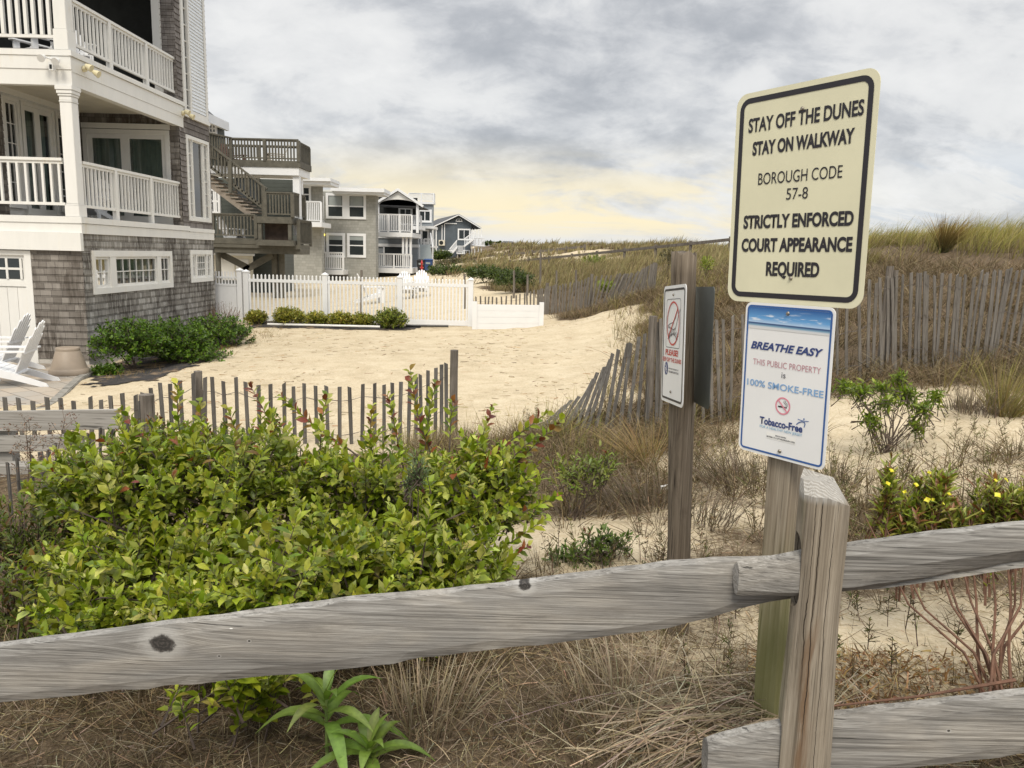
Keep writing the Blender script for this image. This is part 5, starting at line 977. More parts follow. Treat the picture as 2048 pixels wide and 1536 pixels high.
# tall house with roof deck
h5 = thing('roof_deck_house', 'tall blue grey house with a white railed roof deck, behind the porch house', 'house', (-8, 66, -.2))
mb = MB(); slab(mb, 64, 64.6, 800, 866, 407, 458); slab(mb, 65.6, 66, 800, 864, 457, 560, 65.6); mb.box(-18, -8.1, 66.002, 76, -.8, 5.6); mb.build('wall', BG, h5)
mb = MB(); slab(mb, 63.8, 65, 800, 868, 402.5, 407.5); slab(mb, 62.9, 66, 836, 868, 452, 457, 63); slab(mb, 62.9, 66, 836, 868.5, 491, 495, 63); mb.build('deck_band', M['vinyl'], h5)
frail(h5, 63.9, 818, 386, 867, 403, 22, 3, bw=.06); a = at(866.5, 395, 64)[0]; xrail(h5, a, 64, 65, at(866, 403, 64)[2], at(866, 386, 64)[2], 5, M['vinyl'])
fwindow(h5, 63.96, 836, 419, 863.5, 445, .16, 2, 1); fwindow(h5, 65.55, 842, 459, 858, 487, .14, 1, 1, name='door')
for x in (840.5, 864): mb = MB(); slab(mb, 63, 63.25, x, x+2.4, 457, 522, 63); mb.build('deck_post', M['vinyl'], h5)
frail(h5, 63.0, 848, 477, 867, 491, 7, 2); s0, s1 = at(848, 489, 62.4), at(852, 518, 60.5); mb = MB(); mb.hexa([(s0[0]-.5, 62.4, s0[2]-.1), (s0[0]+.5, 62.4, s0[2]-.1), (s1[0]+.5, 60.5, s1[2]-.1), (s1[0]-.5, 60.5, s1[2]-.1), (s0[0]-.5, 62.4, s0[2]), (s0[0]+.5, 62.4, s0[2]), (s1[0]+.5, 60.5, s1[2]), (s1[0]-.5, 60.5, s1[2])]); st = mb.build('stair', M['blind'], h5)
mb = MB()
for q in (-.52, .52): mb.beam(s0+np.array([q, 0, .9]), s1+np.array([q, 0, .9]), .07, .08); mb.beam(s0+np.array([q, 0, .0]), s0+np.array([q, 0, .9]), .08, .08); mb.beam(s1+np.array([q, 0, .0]), s1+np.array([q, 0, .9]), .08, .08)
mb.build('stair_rail', M['vinyl'], h5); mb = MB(); slab(mb, 65.5, 65.6, 855, 862, 498, 525, 65.5); mb.build('garage_door', M['vinyl'], h5)
# slate blue gable house
Yg = 104.; SL = M['slate']; h6 = thing('slate_blue_house', 'slate blue gabled house with a white outside stair, last of the row', 'house', (-8, 110, .5))
ap, le, re = at(918.5, 431, Yg), at(869, 454, Yg), at(963, 458, Yg); wl, wr = at(872, 480, Yg)[0], at(942, 480, Yg)[0]; bk = np.array([-4.2, 16, 0])
ztop = lambda x: le[2]+(ap[2]-le[2])*(x-le[0])/(ap[0]-le[0]) if x < ap[0] else ap[2]+(re[2]-ap[2])*(x-ap[0])/(re[0]-ap[0])
pts = [(wl, -.5), (wr, -.5), (wr, ztop(wr)-.1), (ap[0], ap[2]-.1), (wl, ztop(wl)-.1)]; mb = MB()
mb.add([(x, Yg, z) for x, z in pts] + [(x+bk[0], Yg+bk[1], z) for x, z in pts], [(0, 1, 2, 3, 4), (9, 8, 7, 6, 5)] + [(i, (i+1) % 5, 5+(i+1) % 5, 5+i) for i in range(5)]); mb.build('wall', SL, h6)
mb = MB(); U_ = np.array([0, -.5, 0]); q = [le+U_, ap+U_, re+U_]; mb.add([tuple(v) for v in q] + [tuple(v+bk*1.06) for v in q] + [tuple(v+np.array([0, 0, .18])) for v in q] + [tuple(v+bk*1.06+np.array([0, 0, .18])) for v in q], [(0, 1, 4, 3), (1, 2, 5, 4), (6, 9, 10, 7), (7, 10, 11, 8), (0, 6, 7, 1), (1, 7, 8, 2), (0, 3, 9, 6), (2, 8, 11, 5)]); mb.build('roof', M['roof'], h6)
mb = MB(); W_ = np.array([0, -.58, .05]); mb.beam(le+W_, ap+W_, .12, .34, (0, 1, 0)); mb.beam(ap+W_*1.02, re+W_*1.02, .12, .34, (0, 1, 0)); mb.build('bargeboard', M['vinyl'], h6)
fwindow(h6, Yg-.05, 915.5, 457.5, 941, 480.5, .18, 2, 1); a, b_, zb_, zt_ = rect(Yg-.06, 911.5, 436, 925, 443.5); P = Face('y', Yg-.06, -1); xm, rr = (a+b_)/2, (b_-a)/2
mb = MB(); arc = [(xm+rr*math.cos(k), zb_+rr*math.sin(k)) for k in np.linspace(0, math.pi, 13)]; inn = [(xm+rr*.72*math.cos(k), zb_+.1+rr*.72*math.sin(k)) for k in np.linspace(0, math.pi, 13)]
mb.add([P(x, z, .06) for x, z in arc] + [P(x, z, .06) for x, z in inn], [(i, i+1, 14+i, 13+i) for i in range(12)]); mb.pbox(P, a, b_, zb_, zb_+.1, 0, .065); mb.pbox(P, xm-.04, xm+.04, zb_+.1, zb_+rr*.8, .02, .055); aw = mb.build('arched_window', M['vinyl'], h6); mb = MB(); mb.add([P(x, z, .02) for x, z in arc], [tuple(range(13))]); mb.build('pane', M['pane'], aw)
mb = MB(); slab(mb, Yg-.6, Yg, 877.5, 889.5, 480, 491, Yg-.6); ac = mb.build('air_conditioner', M['cream'], h6); p = at(882.5, 485.5, Yg-.62); mb = MB(); mb.tube([(p[0], Yg-.63, p[2]), (p[0], Yg-.6, p[2])], .27, 16); mb.build('fan', M['dark'], ac)
mb = MB(); slab(mb, Yg-.12, Yg, 883.5, 885, 450, 480, Yg); slab(mb, Yg-.12, Yg, 888.5, 890, 447, 480, Yg); slab(mb, Yg-.12, Yg, 890, 914, 446, 448, Yg); slab(mb, Yg-.1, Yg, 871.5, 873.5, 453, 520, Yg); mb.build('downpipes', M['vinyl'], h6)
for x in (943, 949, 956, 962): mb = MB(); slab(mb, Yg-.8, Yg-.6, x, x+1.5, 458, 522, Yg-.8); mb.build('porch_post', M['vinyl'], h6)
frail(h6, Yg-1, 942, 476, 968, 490, 12, 2, bw=.07); mb = MB(); slab(mb, Yg-1.1, Yg+4, 941, 969, 490, 492.5, Yg-1); mb.build('porch_deck', M['vinyl'], h6)
for x0, y0, x1, y1 in ((899, 513, 914, 495), (928, 493, 948, 478)):
    a, b_ = at(x0, y0, Yg-1.4), at(x1, y1, Yg-1.4); mb = MB(); mb.beam(a, b_, .9, .22); mb.beam(a+np.array([0, 0, .95]), b_+np.array([0, 0, .95]), .1, .12)
    for k in range(7): q = a+(b_-a)*(k+.5)/7; mb.beam(q, q+np.array([0, 0, .95]), .07, .07)
    mb.build('stair', M['vinyl'], h6)
frail(h6, Yg-1.45, 914, 491.5, 929, 505.5, 7, 2, bw=.07); mb = MB(); slab(mb, Yg-1.5, Yg, 913, 930, 505.5, 508, Yg-1.45); mb.build('landing', M['vinyl'], h6)
for x in (914.5, 928): mb = MB(); slab(mb, Yg-1.4, Yg-1.2, x, x+1.2, 508, 524, Yg-1.4); mb.build('landing_post', M['vinyl'], h6)
fwindow(h6, Yg-.05, 925, 500, 940, 513, .14, 2, 1); mb = MB(); slab(mb, Yg-.06, Yg, 877, 912, 500, 502, Yg); mb.build('ledge', M['vinyl'], h6)
# bins and a hydrant by the tall house
def wheelie(label, x, Yd, ytop, ybot, col, cname):
    M[cname] = plain(cname, col, .5, .1, 4); a = at(x, ybot, Yd); zt = at(x, ytop, Yd)[2]; h_ = zt-a[2]; t = thing('wheeled_bin', label, 'bin', a, group='bins beside the house')
    mb = MB(); mb.hexa([(a[0]-.24, a[1]-.26, a[2]), (a[0]+.24, a[1]-.26, a[2]), (a[0]+.24, a[1]+.26, a[2]), (a[0]-.24, a[1]+.26, a[2]), (a[0]-.31, a[1]-.35, a[2]+h_*.88), (a[0]+.31, a[1]-.35, a[2]+h_*.88), (a[0]+.31, a[1]+.35, a[2]+h_*.88), (a[0]-.31, a[1]+.35, a[2]+h_*.88)]); mb.build('body', M[cname], t, bevel=.02)
    mb = MB(); mb.hexa([(a[0]-.34, a[1]-.4, a[2]+h_*.885), (a[0]+.34, a[1]-.4, a[2]+h_*.885), (a[0]+.34, a[1]+.38, a[2]+h_*.885), (a[0]-.34, a[1]+.38, a[2]+h_*.885), (a[0]-.25, a[1]-.28, a[2]+h_), (a[0]+.25, a[1]-.28, a[2]+h_), (a[0]+.25, a[1]+.33, a[2]+h_), (a[0]-.25, a[1]+.33, a[2]+h_)]); mb.build('lid', M[cname], t, bevel=.02)
    for s_ in (-1, 1): mb = MB(); mb.tube([(a[0]+s_*.2, a[1]+.3, a[2]+.1), (a[0]+s_*.27, a[1]+.3, a[2]+.1)], .1, 12); mb.build('wheel', M['dark'], t)
    MB().box(a[0]-.16, a[0]+.16, a[1]-.36, a[1]-.325, a[2]+h_*.55, a[2]+h_*.70).build('label_patch', M['blind'], t)
wheelie('black wheeled bin on the left of the blue one, beside the far houses', 843, 56, 519, 542, (.022, .022, .024), 'black bin'); wheelie('blue wheeled bin beside the far houses', 857, 56, 517.5, 541, (.03, .07, .20), 'blue bin')
p = at(843.5, 543, 52); M['red paint'] = plain('red hydrant paint', (.45, .035, .03), .4, .1, 6); t = thing('fire_hydrant', 'small red hydrant in front of the black wheeled bin', 'hydrant', p); s_ = .62
MB().lathe(p, [(.13*s_, 0), (.13*s_, .04), (.10*s_, .06), (.10*s_, .5), (.14*s_, .52), (.14*s_, .58), (.10*s_, .62), (.06*s_, .72), (.02*s_, .76)], 14).build('barrel', M['red paint'], t, smooth=True)
for q in (-1, 1): MB().tube([p+np.array([0, 0, .26]), p+np.array([q*.12, 0, .26])], .035, 10).build('outlet', M['red paint'], t)

# ------------------------------------------------------------------ planting
def unit(v): return v/(np.linalg.norm(v, axis=-1, keepdims=True)+1e-9)
def U3(n): return unit(rng.normal(size=(n, 3)))
class Strips:      # blades, stalks and twigs: flat tapering strips
    def __init__(s): s.V, s.F, s.C, s.n = [], [], [], 0
    def add(s, pos, dr, ln, wd, bend, c0, c1=None, seg=3, taper=.92):
        n = len(pos)
        if n == 0: return s
        t = np.linspace(0, 1, seg+1); ln = np.broadcast_to(ln, n)[:, None, None]; wd = np.broadcast_to(wd, n)
        p = pos[:, None, :] + dr[:, None, :]*ln*t[None, :, None] + bend[:, None, :]*ln*(t**2)[None, :, None]
        sd = unit(np.cross(dr, U3(n))); ww = wd[:, None]*(1-taper*t[None, :]**1.4)*.5
        a = p + sd[:, None, :]*ww[..., None]; b_ = p - sd[:, None, :]*ww[..., None]
        V = np.stack([a, b_], 2).reshape(-1, 3); k = 2*(seg+1); base = (np.arange(n)*k)[:, None, None] + s.n
        q = np.array([[2*i, 2*i+1, 2*i+3, 2*i+2] for i in range(seg)])[None]
        s.F.append((base + q).reshape(-1, 4)); s.V.append(V); s.n += len(V)
        c1 = c0 if c1 is None else c1; c0 = np.broadcast_to(c0, (n, 3)); c1 = np.broadcast_to(c1, (n, 3))
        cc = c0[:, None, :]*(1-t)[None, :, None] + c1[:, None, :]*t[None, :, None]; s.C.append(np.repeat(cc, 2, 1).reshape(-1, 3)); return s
    def build(s, name, mt_, parent=None): return np_mesh(name, np.concatenate(s.V), [np.concatenate(s.F)], mt_, parent, np.concatenate(s.C))
LT = np.array([(0, 0, 0), (.3, -.42, .07), (.3, 0, 0), (.3, .42, .07), (.62, -.46, .08), (.62, 0, 0), (.62, .46, .08), (1, 0, -.03)]); LF3 = np.array([(0, 1, 2), (0, 2, 3), (4, 7, 5), (5, 7, 6)]); LF4 = np.array([(1, 4, 5, 2), (2, 5, 6, 3)])
class Leaves:
    def __init__(s): s.V, s.T, s.Q, s.C, s.n = [], [], [], [], 0
    def add(s, pos, dr, nr, L, W, col, droop=.12):
        n = len(pos)
        if n == 0: return s
        dr = unit(dr); sd = unit(np.cross(dr, nr)); nn = np.cross(sd, dr); L = np.broadcast_to(L, n)[:, None, None]; W = np.broadcast_to(W, n)[:, None, None]
        t = LT[None]; dp = (droop*rng.uniform(.2, 2, n))[:, None, None]
        V = pos[:, None, :] + dr[:, None, :]*L*t[..., :1] + sd[:, None, :]*W*t[..., 1:2] + nn[:, None, :]*(W*t[..., 2:3]*2 - L*dp*t[..., :1]**2)
        b_ = (np.arange(n)*8)[:, None, None] + s.n; s.T.append((b_+LF3[None]).reshape(-1, 3)); s.Q.append((b_+LF4[None]).reshape(-1, 4)); s.V.append(V.reshape(-1, 3)); s.n += n*8
        s.C.append(np.repeat(col, 8, 0)); return s
    def build(s, name, mt_, parent): return np_mesh(name, np.concatenate(s.V), [np.concatenate(s.T), np.concatenate(s.Q)], mt_, parent, np.concatenate(s.C))
def pal(cols, n, jit=.15):
    c = np.array(cols)[rng.integers(0, len(cols), n)]; return np.clip(c*(1+rng.normal(0, jit, (n, 1)))*(1+rng.normal(0, jit*.35, (n, 3))), .004, 1)
def shrub(name, label, cat, base, lobes, n, L, W, cols, group=None, shoot=.3, step=.016, redtop=0., twigs=True, up=.5, ls=.25, stems=9, spiral=True, bark='bark', inner=.25, red=((.16, .035, .025), (.24, .07, .03), (.20, .12, .03)), leafname='leaves'):
    """shoots fan outwards through a set of ellipsoid lobes (centre, radii); every shoot carries its leaves"""
    t = thing(name, label, cat, base, group=group); lv, tw = Leaves(), MB(); lobes = [(np.array(c, float), np.array(r, float)) for c, r in lobes]
    vol = np.array([np.prod(r)**.67 for _, r in lobes]); which = rng.choice(len(lobes), n, p=vol/vol.sum()); base = np.array(base, float)
    cc = np.array([l[0] for l in lobes])[which]; rr_ = np.array([l[1] for l in lobes])[which]
    d = U3(n); d[:, 2] = np.where(d[:, 2] < -.35, -d[:, 2]*.6, d[:, 2]); d = unit(d)
    rad = np.where(rng.random(n) < inner, rng.uniform(.2, .75, n), rng.uniform(.72, 1.08, n))
    tip = cc + d*rr_*rad[:, None]; gr = unit(d*rr_ + np.array([0, 0, up])*rr_.max() + rng.normal(0, .28, (n, 3))*rr_.max())
    sl = shoot*rng.uniform(.6, 1.35, n); lean_ = unit(rng.normal(0, 1, (n, 3)))*.10; zmax = max(c[2]+r[2] for c, r in lobes); zmin = min(c[2]-r[2] for c, r in lobes)
    nl = np.maximum(3, (sl/step).astype(int)); P_, D_, N_, S_, K_ = [], [], [], [], []
    for i in range(n):
        k = nl[i]; f = (np.arange(k)+rng.random())/k; p = tip[i] - gr[i]*sl[i]*(1-f)[:, None] + lean_[i]*sl[i]*((1-f)**2)[:, None]
        side = unit(np.cross(gr[i], np.array([.2, .3, .9]))); s2 = np.cross(gr[i], side); a = (np.arange(k)*2.4 + rng.random()*6.28)
        o_ = side*np.cos(a)[:, None] + s2*np.sin(a)[:, None]; op = .5 + .55*(1-f)[:, None]
        P_.append(p); D_.append(gr[i]*(1.25-op*.6) + o_*op + rng.normal(0, .15, (k, 3))); N_.append(gr[i]*.8 + np.array([0, 0, .9]) - o_*.3 + rng.normal(0, .3, (k, 3))); S_.append(np.where(f > .85, .55, 1.)*rng.uniform(.55, 1.25, k)*rng.uniform(.85, 1.15)); K_.append(np.stack([f, np.full(k, i)], 1))
        if twigs: tw.tube([tip[i]-gr[i]*sl[i]*1.25+lean_[i]*sl[i]*1.3, tip[i]-gr[i]*sl[i]*.5+lean_[i]*sl[i]*.25, tip[i]], [.0022+.003*L/.05, .0016, .0008], 3, False)
    P_, D_, N_, S_, K_ = map(np.concatenate, (P_, D_, N_, S_, K_)); col = pal(cols, len(P_), .16)*(1+rng.normal(0, .12, n))[K_[:, 1].astype(int)][:, None]
    if redtop:
        hgt = np.clip((P_[:, 2]-zmin)/(zmax-zmin), 0, 1.2); m_ = rng.random(len(P_)) < redtop*np.clip((hgt-.62)*2.2, 0, 1)*(.25+K_[:, 0]); col[m_] = pal(red, m_.sum(), .2)
    lv.add(P_, D_, N_, L*S_, W*S_*rng.uniform(.85, 1.15, len(S_)), np.clip(col, .005, 1)); lv.build(leafname, M['veg'], t)
    for c, r in lobes:
        for _ in range(stems):
            e = c + U3(1)[0]*r*.75; e[2] = max(e[2], base[2]+.05); md = (base+e)/2 + rng.normal(0, .12, 3)*r; tw.tube([base+rng.normal(0, .04, 3)*np.array([1, 1, 0]), md, e], [.003+.02*r.max(), .002+.010*r.max(), .0015+.003*r.max()], 5, False)
    if tw.v: tw.build('branches', M[bark], t, recalc=False)
    return t
GREENS = ((.23, .285, .018), (.29, .335, .025), (.17, .22, .014), (.34, .365, .045), (.25, .305, .02), (.39, .40, .10), (.12, .165, .012))
def onground(x, y, dz=0.): return (x, y, g1(x, y)+dz)
def PW(x, y, Y_): return at(x, y, Y_)
# the big bush
lob = [(PW(270, 962, 3.5), (.44, .45, .31)), (PW(480, 968, 3.55), (.50, .5, .34)), (PW(760, 1010, 3.55), (.52, .5, .34)), (PW(945, 985, 3.6), (.36, .42, .30)), (PW(330, 1140, 3.05), (.5, .4, .27)), (PW(610, 1170, 2.8), (.46, .38, .30)), (PW(850, 1130, 3.0), (.40, .38, .27)), (PW(200, 1130, 3.2), (.35, .3, .2)), (PW(190, 1225, 2.75), (.26, .22, .13)), (PW(470, 1335, 2.42), (.20, .16, .12)), (PW(400, 1230, 2.65), (.3, .2, .2))]
b0 = at(560, 1240, 3.3); bush = shrub('bush', 'big bright green leafy bush behind the top rail, its upper shoots tipped red', 'bush', (b0[0], 3.3, g1(b0[0], 3.3)), lob, 1260, .058, .030, GREENS, None, .25, .0125, .10, up=.6, stems=10, ls=.35)
lv, tw = Leaves(), MB()      # the long shoots standing out of its top and right side
for (x0, y0, x1, y1, Yd) in [(870, 930, 820, 738, 3.7), (850, 900, 872, 765, 3.7), (800, 905, 775, 790, 3.8), (360, 880, 355, 765, 3.6), (700, 900, 560, 790, 3.7), (560, 880, 500, 770, 3.7), (640, 900, 655, 790, 3.8), (930, 930, 985, 810, 3.7), (940, 960, 1095, 825, 3.6), (960, 990, 1125, 838, 3.6), (970, 1060, 1120, 990, 3.4), (960, 1130, 1095, 1035, 3.3), (300, 900, 240, 815, 3.5), (420, 900, 400, 800, 3.6), (230, 960, 110, 905, 3.4), (900, 880, 905, 800, 3.7), (740, 900, 745, 810, 3.8), (950, 1150, 1060, 1090, 3.2), (1000, 950, 1075, 870, 3.6), (480, 900, 455, 815, 3.7), (200, 1180, 60, 1110, 3.0), (180, 1210, 20, 1130, 3.0)]:
    a, b_ = at(x0, y0, Yd), at(x1, y1, Yd+.05); L_ = np.linalg.norm(b_-a); k = int(L_/.0125); f = (np.arange(k)+.5)/k; ax = unit((b_-a)[None])[0]; cv = rng.normal(0, .06, 3); p = a+(b_-a)*f[:, None]+cv*L_*(f*(1-f))[:, None]*2
    side = unit(np.cross(ax, [.2, .9, .3])); s2 = np.cross(ax, side); an = np.arange(k)*2.4; o_ = side*np.cos(an)[:, None]+s2*np.sin(an)[:, None]; c = pal(GREENS, k, .15); mm = rng.random(k) < .10+.36*f*(y1 < 845); c[mm] = pal(((.17, .04, .025), (.25, .09, .03), (.22, .14, .03)), mm.sum(), .2)
    lv.add(p, ax*.8+o_*.75, ax*.8+np.array([0, -.5, .5])+rng.normal(0, .35, (k, 3)), .056*rng.uniform(.7, 1.15, k)*np.where(f > .9, .7, 1), .032*rng.uniform(.8, 1.1, k), c); tw.tube([a-(b_-a)*.4, a, (a+b_)/2+cv*L_*.5, b_], [.005, .004, .0025, .001], 4, False)
lv.build('leaves', M['veg'], bush); tw.build('branches', M['bark'], bush, recalc=False)
DARKG = ((.095, .135, .016), (.125, .165, .02), (.16, .18, .03), (.07, .10, .014), (.19, .11, .05))
shrub('bush', 'darker olive bush with narrow leaves at the far left, below the snow fence', 'bush', onground(-2.55, 3.9), [(PW(70, 1080, 3.9), (.36, .4, .30)), (PW(60, 1230, 3.5), (.40, .35, .26)), (PW(190, 1000, 4.1), (.36, .3, .26)), (PW(310, 870, 4.2), (.3, .25, .10)), (PW(430, 880, 4.3), (.3, .25, .12))], 420, .052, .0165, DARKG, None, .22, .010, .1, up=.9)
shrub('goldenrod', 'single blue green spike standing up in front of the big bush', 'plant', onground(at(835, 1000, 2.95)[0], 2.95), [(PW(832, 960, 2.95), (.045, .045, .11))], 46, .036, .006, ((.10, .15, .06), (.13, .18, .075), (.17, .21, .09)), None, .07, .008, up=.3, stems=2)
# shrubs of the house bed and the yard
HB = ((.06, .125, .006), (.09, .17, .008), (.045, .095, .005), (.125, .21, .014))
for lb, c, r, n_ in (('dark green bush at the shingled house corner, nearest the tan pot', (262, 692, 13.75), (.70, .55, .52), 620), ('low green bush under the wide basement window of the shingled house', (345, 688, 14.7), (.75, .6, .52), 600), ('lighter green bush at the far end of the house bed', (435, 670, 16.6), (.78, .65, .46), 480), ('small green tuft bush spilling onto the black mulch by the patio kerb', (215, 742, 13.2), (.28, .25, .17), 90), ('low spreading bush between the two large ones of the house bed', (385, 712, 14.6), (.75, .5, .28), 260)):
    p = PW(*c); shrub('bush', lb, 'bush', onground(p[0], p[1]), [(p, r)], n_, .062, .040, HB, 'bushes along the shingled house', .16, .018, up=.6, stems=4)
p = PW(447, 635, 18.2); shrub('red_shrub', 'twiggy reddish brown shrub in front of the white gate', 'bush', onground(p[0], p[1]), [(p, (.5, .45, .42))], 150, .035, .010, ((.17, .085, .055), (.13, .075, .05), (.22, .13, .08), (.10, .10, .04)), None, .35, .03, up=1.1, bark='redstem', stems=12)
YG = ((.26, .26, .03), (.34, .32, .045), (.18, .20, .022), (.38, .33, .06))
for i, (x, y, rx, rz_, lb) in enumerate([(513, 631, .27, .19, 'leftmost and smallest of the yellow green shrubs in front of the picket fence'), (577, 629, .38, .25, 'round yellow green shrub standing alone, second from the left at the picket fence'), (634, 635, .31, .19, 'yellowish shrub at the left of the touching row by the picket fence'), (681, 636, .31, .20, 'yellow green shrub in front of the second fence post'), (724, 638, .32, .19, 'darker yellow green shrub just left of the largest one at the picket fence'), (781, 637, .42, .27, 'largest green shrub at the right end of the row by the picket fence')]):
    p = PW(x, y, 19.9); p[2] = g1(p[0], p[1])+rz_*.75; shrub('shrub', lb, 'shrub', onground(p[0], p[1]), [(p, (rx*1.12, rx, rz_*1.25))], int(430*rx/.35), .07, .034, YG if i < 5 else ((.16, .20, .02), (.23, .25, .03), (.12, .155, .018)), 'low shrubs in front of the picket fence', .13, .02, up=.6, stems=3)
DB = ((.05, .08, .012), (.07, .10, .016), (.036, .058, .010), (.095, .125, .022))
for lb, c, r, n_, L_ in (('round dark green bush on the sand beyond the low white wall', (1028, 560, 27), (.75, .7, .46), 420, .085), ('dark green bush left of the round one on the sand', (968, 547, 33), (.85, .8, .42), 380, .11), ('dark low bush in front of the wheeled bins', (893, 541, 47), (1.25, 1., .42), 300, .16), ('dark green bush against the slate blue house', (884, 511, 97), (1.5, 1.3, .75), 220, .34), ('small dark bush tucked between the round bush and the left one', (1000, 552, 30), (.55, .5, .38), 220, .1), ('pale bushy scrub on the slope in front of the slate blue house', (915, 527, 70), (2.2, 1.2, .5), 260, .25)):
    p = PW(*c); shrub('bush', lb, 'bush', onground(p[0], p[1]), [(p, r)], n_, L_, L_*.45, DB if 'pale' not in lb else ((.13, .12, .06), (.10, .10, .045), (.18, .16, .09)), 'dark bushes on the far sand', L_*3, L_*.35, up=.5, stems=3, twigs=False)
# plants in the dune sand near the signs
p = PW(1780, 790, 6.3); sh = shrub('bush', 'sprawling mid green bush on bare sand right of the blue bordered sign', 'bush', onground(p[0], 6.3), [(PW(1690, 770, 6.4), (.10, .12, .05)), (PW(1725, 780, 6.2), (.12, .12, .05)), (PW(1762, 772, 6.4), (.09, .1, .06)), (PW(1775, 805, 6.15), (.13, .12, .05)), (PW(1815, 785, 6.4), (.11, .12, .06)), (PW(1842, 812, 6.2), (.12, .1, .05)), (PW(1872, 790, 6.35), (.09, .1, .05)), (PW(1745, 838, 6.15), (.09, .1, .05)), (PW(1835, 848, 6.2), (.08, .08, .05)), (PW(1800, 750, 6.5), (.07, .08, .06))], 170, .062, .016, ((.15, .22, .02), (.20, .27, .025), (.24, .29, .035), (.115, .17, .018)), None, .17, .014, up=.4, stems=3, inner=.5)
p = PW(1180, 1110, 3.9); shrub('bush', 'small dark green bush on the sand just above the top rail', 'bush', onground(p[0], 3.9), [(PW(1130, 1110, 3.9), (.11, .12, .10)), (PW(1195, 1080, 3.9), (.10, .1, .10)), (PW(1245, 1080, 3.9), (.09, .1, .07)), (PW(1180, 1130, 3.85), (.15, .1, .09))], 85, .046, .015, ((.09, .145, .022), (.12, .175, .028), (.07, .11, .018)), None, .12, .011, .15, up=.8, stems=5)
p = PW(1150, 960, 4.6); shrub('sapling', 'thin leafy sapling beside the right tips of the big bush', 'plant', onground(p[0], 4.6, -.02), [(PW(1150, 945, 4.6), (.20, .18, .13)), (PW(1200, 930, 4.7), (.14, .14, .12))], 90, .048, .015, ((.14, .19, .025), (.18, .22, .035), (.20, .215, .05)), None, .13, .014, .1, up=.9, stems=5)
for lb, c, r, n_, cl in (('yellow green dune plant behind the top of the round post', (1413, 528, 20), (.22, .2, .24), 60, ((.25, .30, .03), (.19, .24, .03), (.31, .34, .05))), ('bright green plant on the far dune by the long rail', (1188, 520, 36), (.55, .5, .32), 60, ((.16, .20, .03), (.21, .25, .04))), ('small bright green plant growing at the distant snow fence', (1212, 568, 22.5), (.30, .25, .16), 50, ((.20, .25, .03), (.26, .30, .05))), ('dark upright weed clump on the dune left of the round post', (1335, 512, 24), (.24, .22, .34), 60, ((.11, .09, .05), (.085, .08, .04)))):
    p = PW(*c); shrub('dune_plant', lb, 'plant', onground(p[0], p[1]), [(p, r)], n_, .10*r[0]/.25, .022*r[0]/.25, cl, 'plants on the dune', .25*r[0]/.25, .03*r[0]/.25, up=1.2, twigs=False, stems=4)
# evening primrose with its red stems
pb = onground(at(2010, 1372, 2.32)[0], 2.32); ep = shrub('evening_primrose', 'yellow flowering plant with reddish stems above the right rail', 'plant', pb, [(PW(1835, 1020, 2.75), (.08, .1, .05)), (PW(1800, 1050, 2.75), (.07, .1, .05)), (PW(1880, 960, 2.75), (.05, .08, .06)), (PW(1915, 1020, 2.75), (.08, .1, .06)), (PW(1990, 975, 2.7), (.06, .08, .05)), (PW(1975, 1040, 2.7), (.09, .1, .05)), (PW(2035, 1000, 2.7), (.06, .08, .08)), (PW(2120, 990, 2.65), (.15, .15, .10)), (PW(1775, 985, 2.8), (.025, .04, .11)), (PW(1840, 965, 2.8), (.03, .04, .06)), (PW(1780, 930, 2.8), (.02, .03, .05))], 250, .054, .0135, ((.25, .30, .04), (.33, .355, .06), (.18, .22, .035), (.44, .43, .12), (.24, .11, .05)), None, .19, .009, .0, up=1.6, stems=0, bark='redstem', inner=.5)
mb = MB()
for i in range(11):
    e = PW(1760+34*i+rng.normal(0, 10), 1045+rng.normal(0, 12), 2.7); q = np.array(pb)+np.array([rng.normal(0, .035), rng.normal(0, .03), 0]); md = q*.45+e*.55+np.array([(e[0]-q[0])*.12, 0, -.02]); mb.tube([q, q*.75+e*.25+np.array([(e[0]-q[0])*-.06, 0, .02]), md, e], [.006, .0052, .004, .0025], 6, False)
a, b_ = PW(1640, 1415, 2.15), PW(2030, 1360, 2.3); mb.tube([a, (a+b_)/2+np.array([0, 0, -.01]), b_], [.003, .004, .006], 6); mb.build('stems', M['redstem'], ep, recalc=False)
for (x, y) in [(1858, 947), (1832, 970), (1810, 985), (1782, 942), (1775, 968), (1855, 1000), (1868, 1000), (1885, 1008), (1897, 990), (1990, 962), (2012, 960), (1995, 990), (1962, 1022), (2035, 1040), (2040, 980)]:
    p = PW(x, y, 2.62+rng.normal(0, .03)); d = unit(np.array([[rng.normal(0, .6), -.5, .7]]))[0]; op = rng.uniform(.4, 1.0)
    a = rng.random()*6.28+np.arange(4)*1.571; s1_ = unit(np.cross(d, [0, .3, .9])); s2_ = np.cross(d, s1_); o_ = s1_*np.cos(a)[:, None]+s2_*np.sin(a)[:, None]
    fl, st_ = Leaves(), Strips(); fl.add(np.repeat(p[None], 4, 0), o_*op+d*(1.1-op), np.repeat(d[None], 4, 0), .0125*rng.uniform(.6, 1.1), .012, pal(((.74, .66, .03), (.82, .76, .08)), 4, .06)); st_.add((p-d*.06)[None], d[None], .06, .004, np.zeros((1, 3)), np.array([[.42, .42, .10]]), taper=.2); fo_ = fl.build('flower', M['veg'], ep); st_.build('flower_tube', M['veg'], fo_)
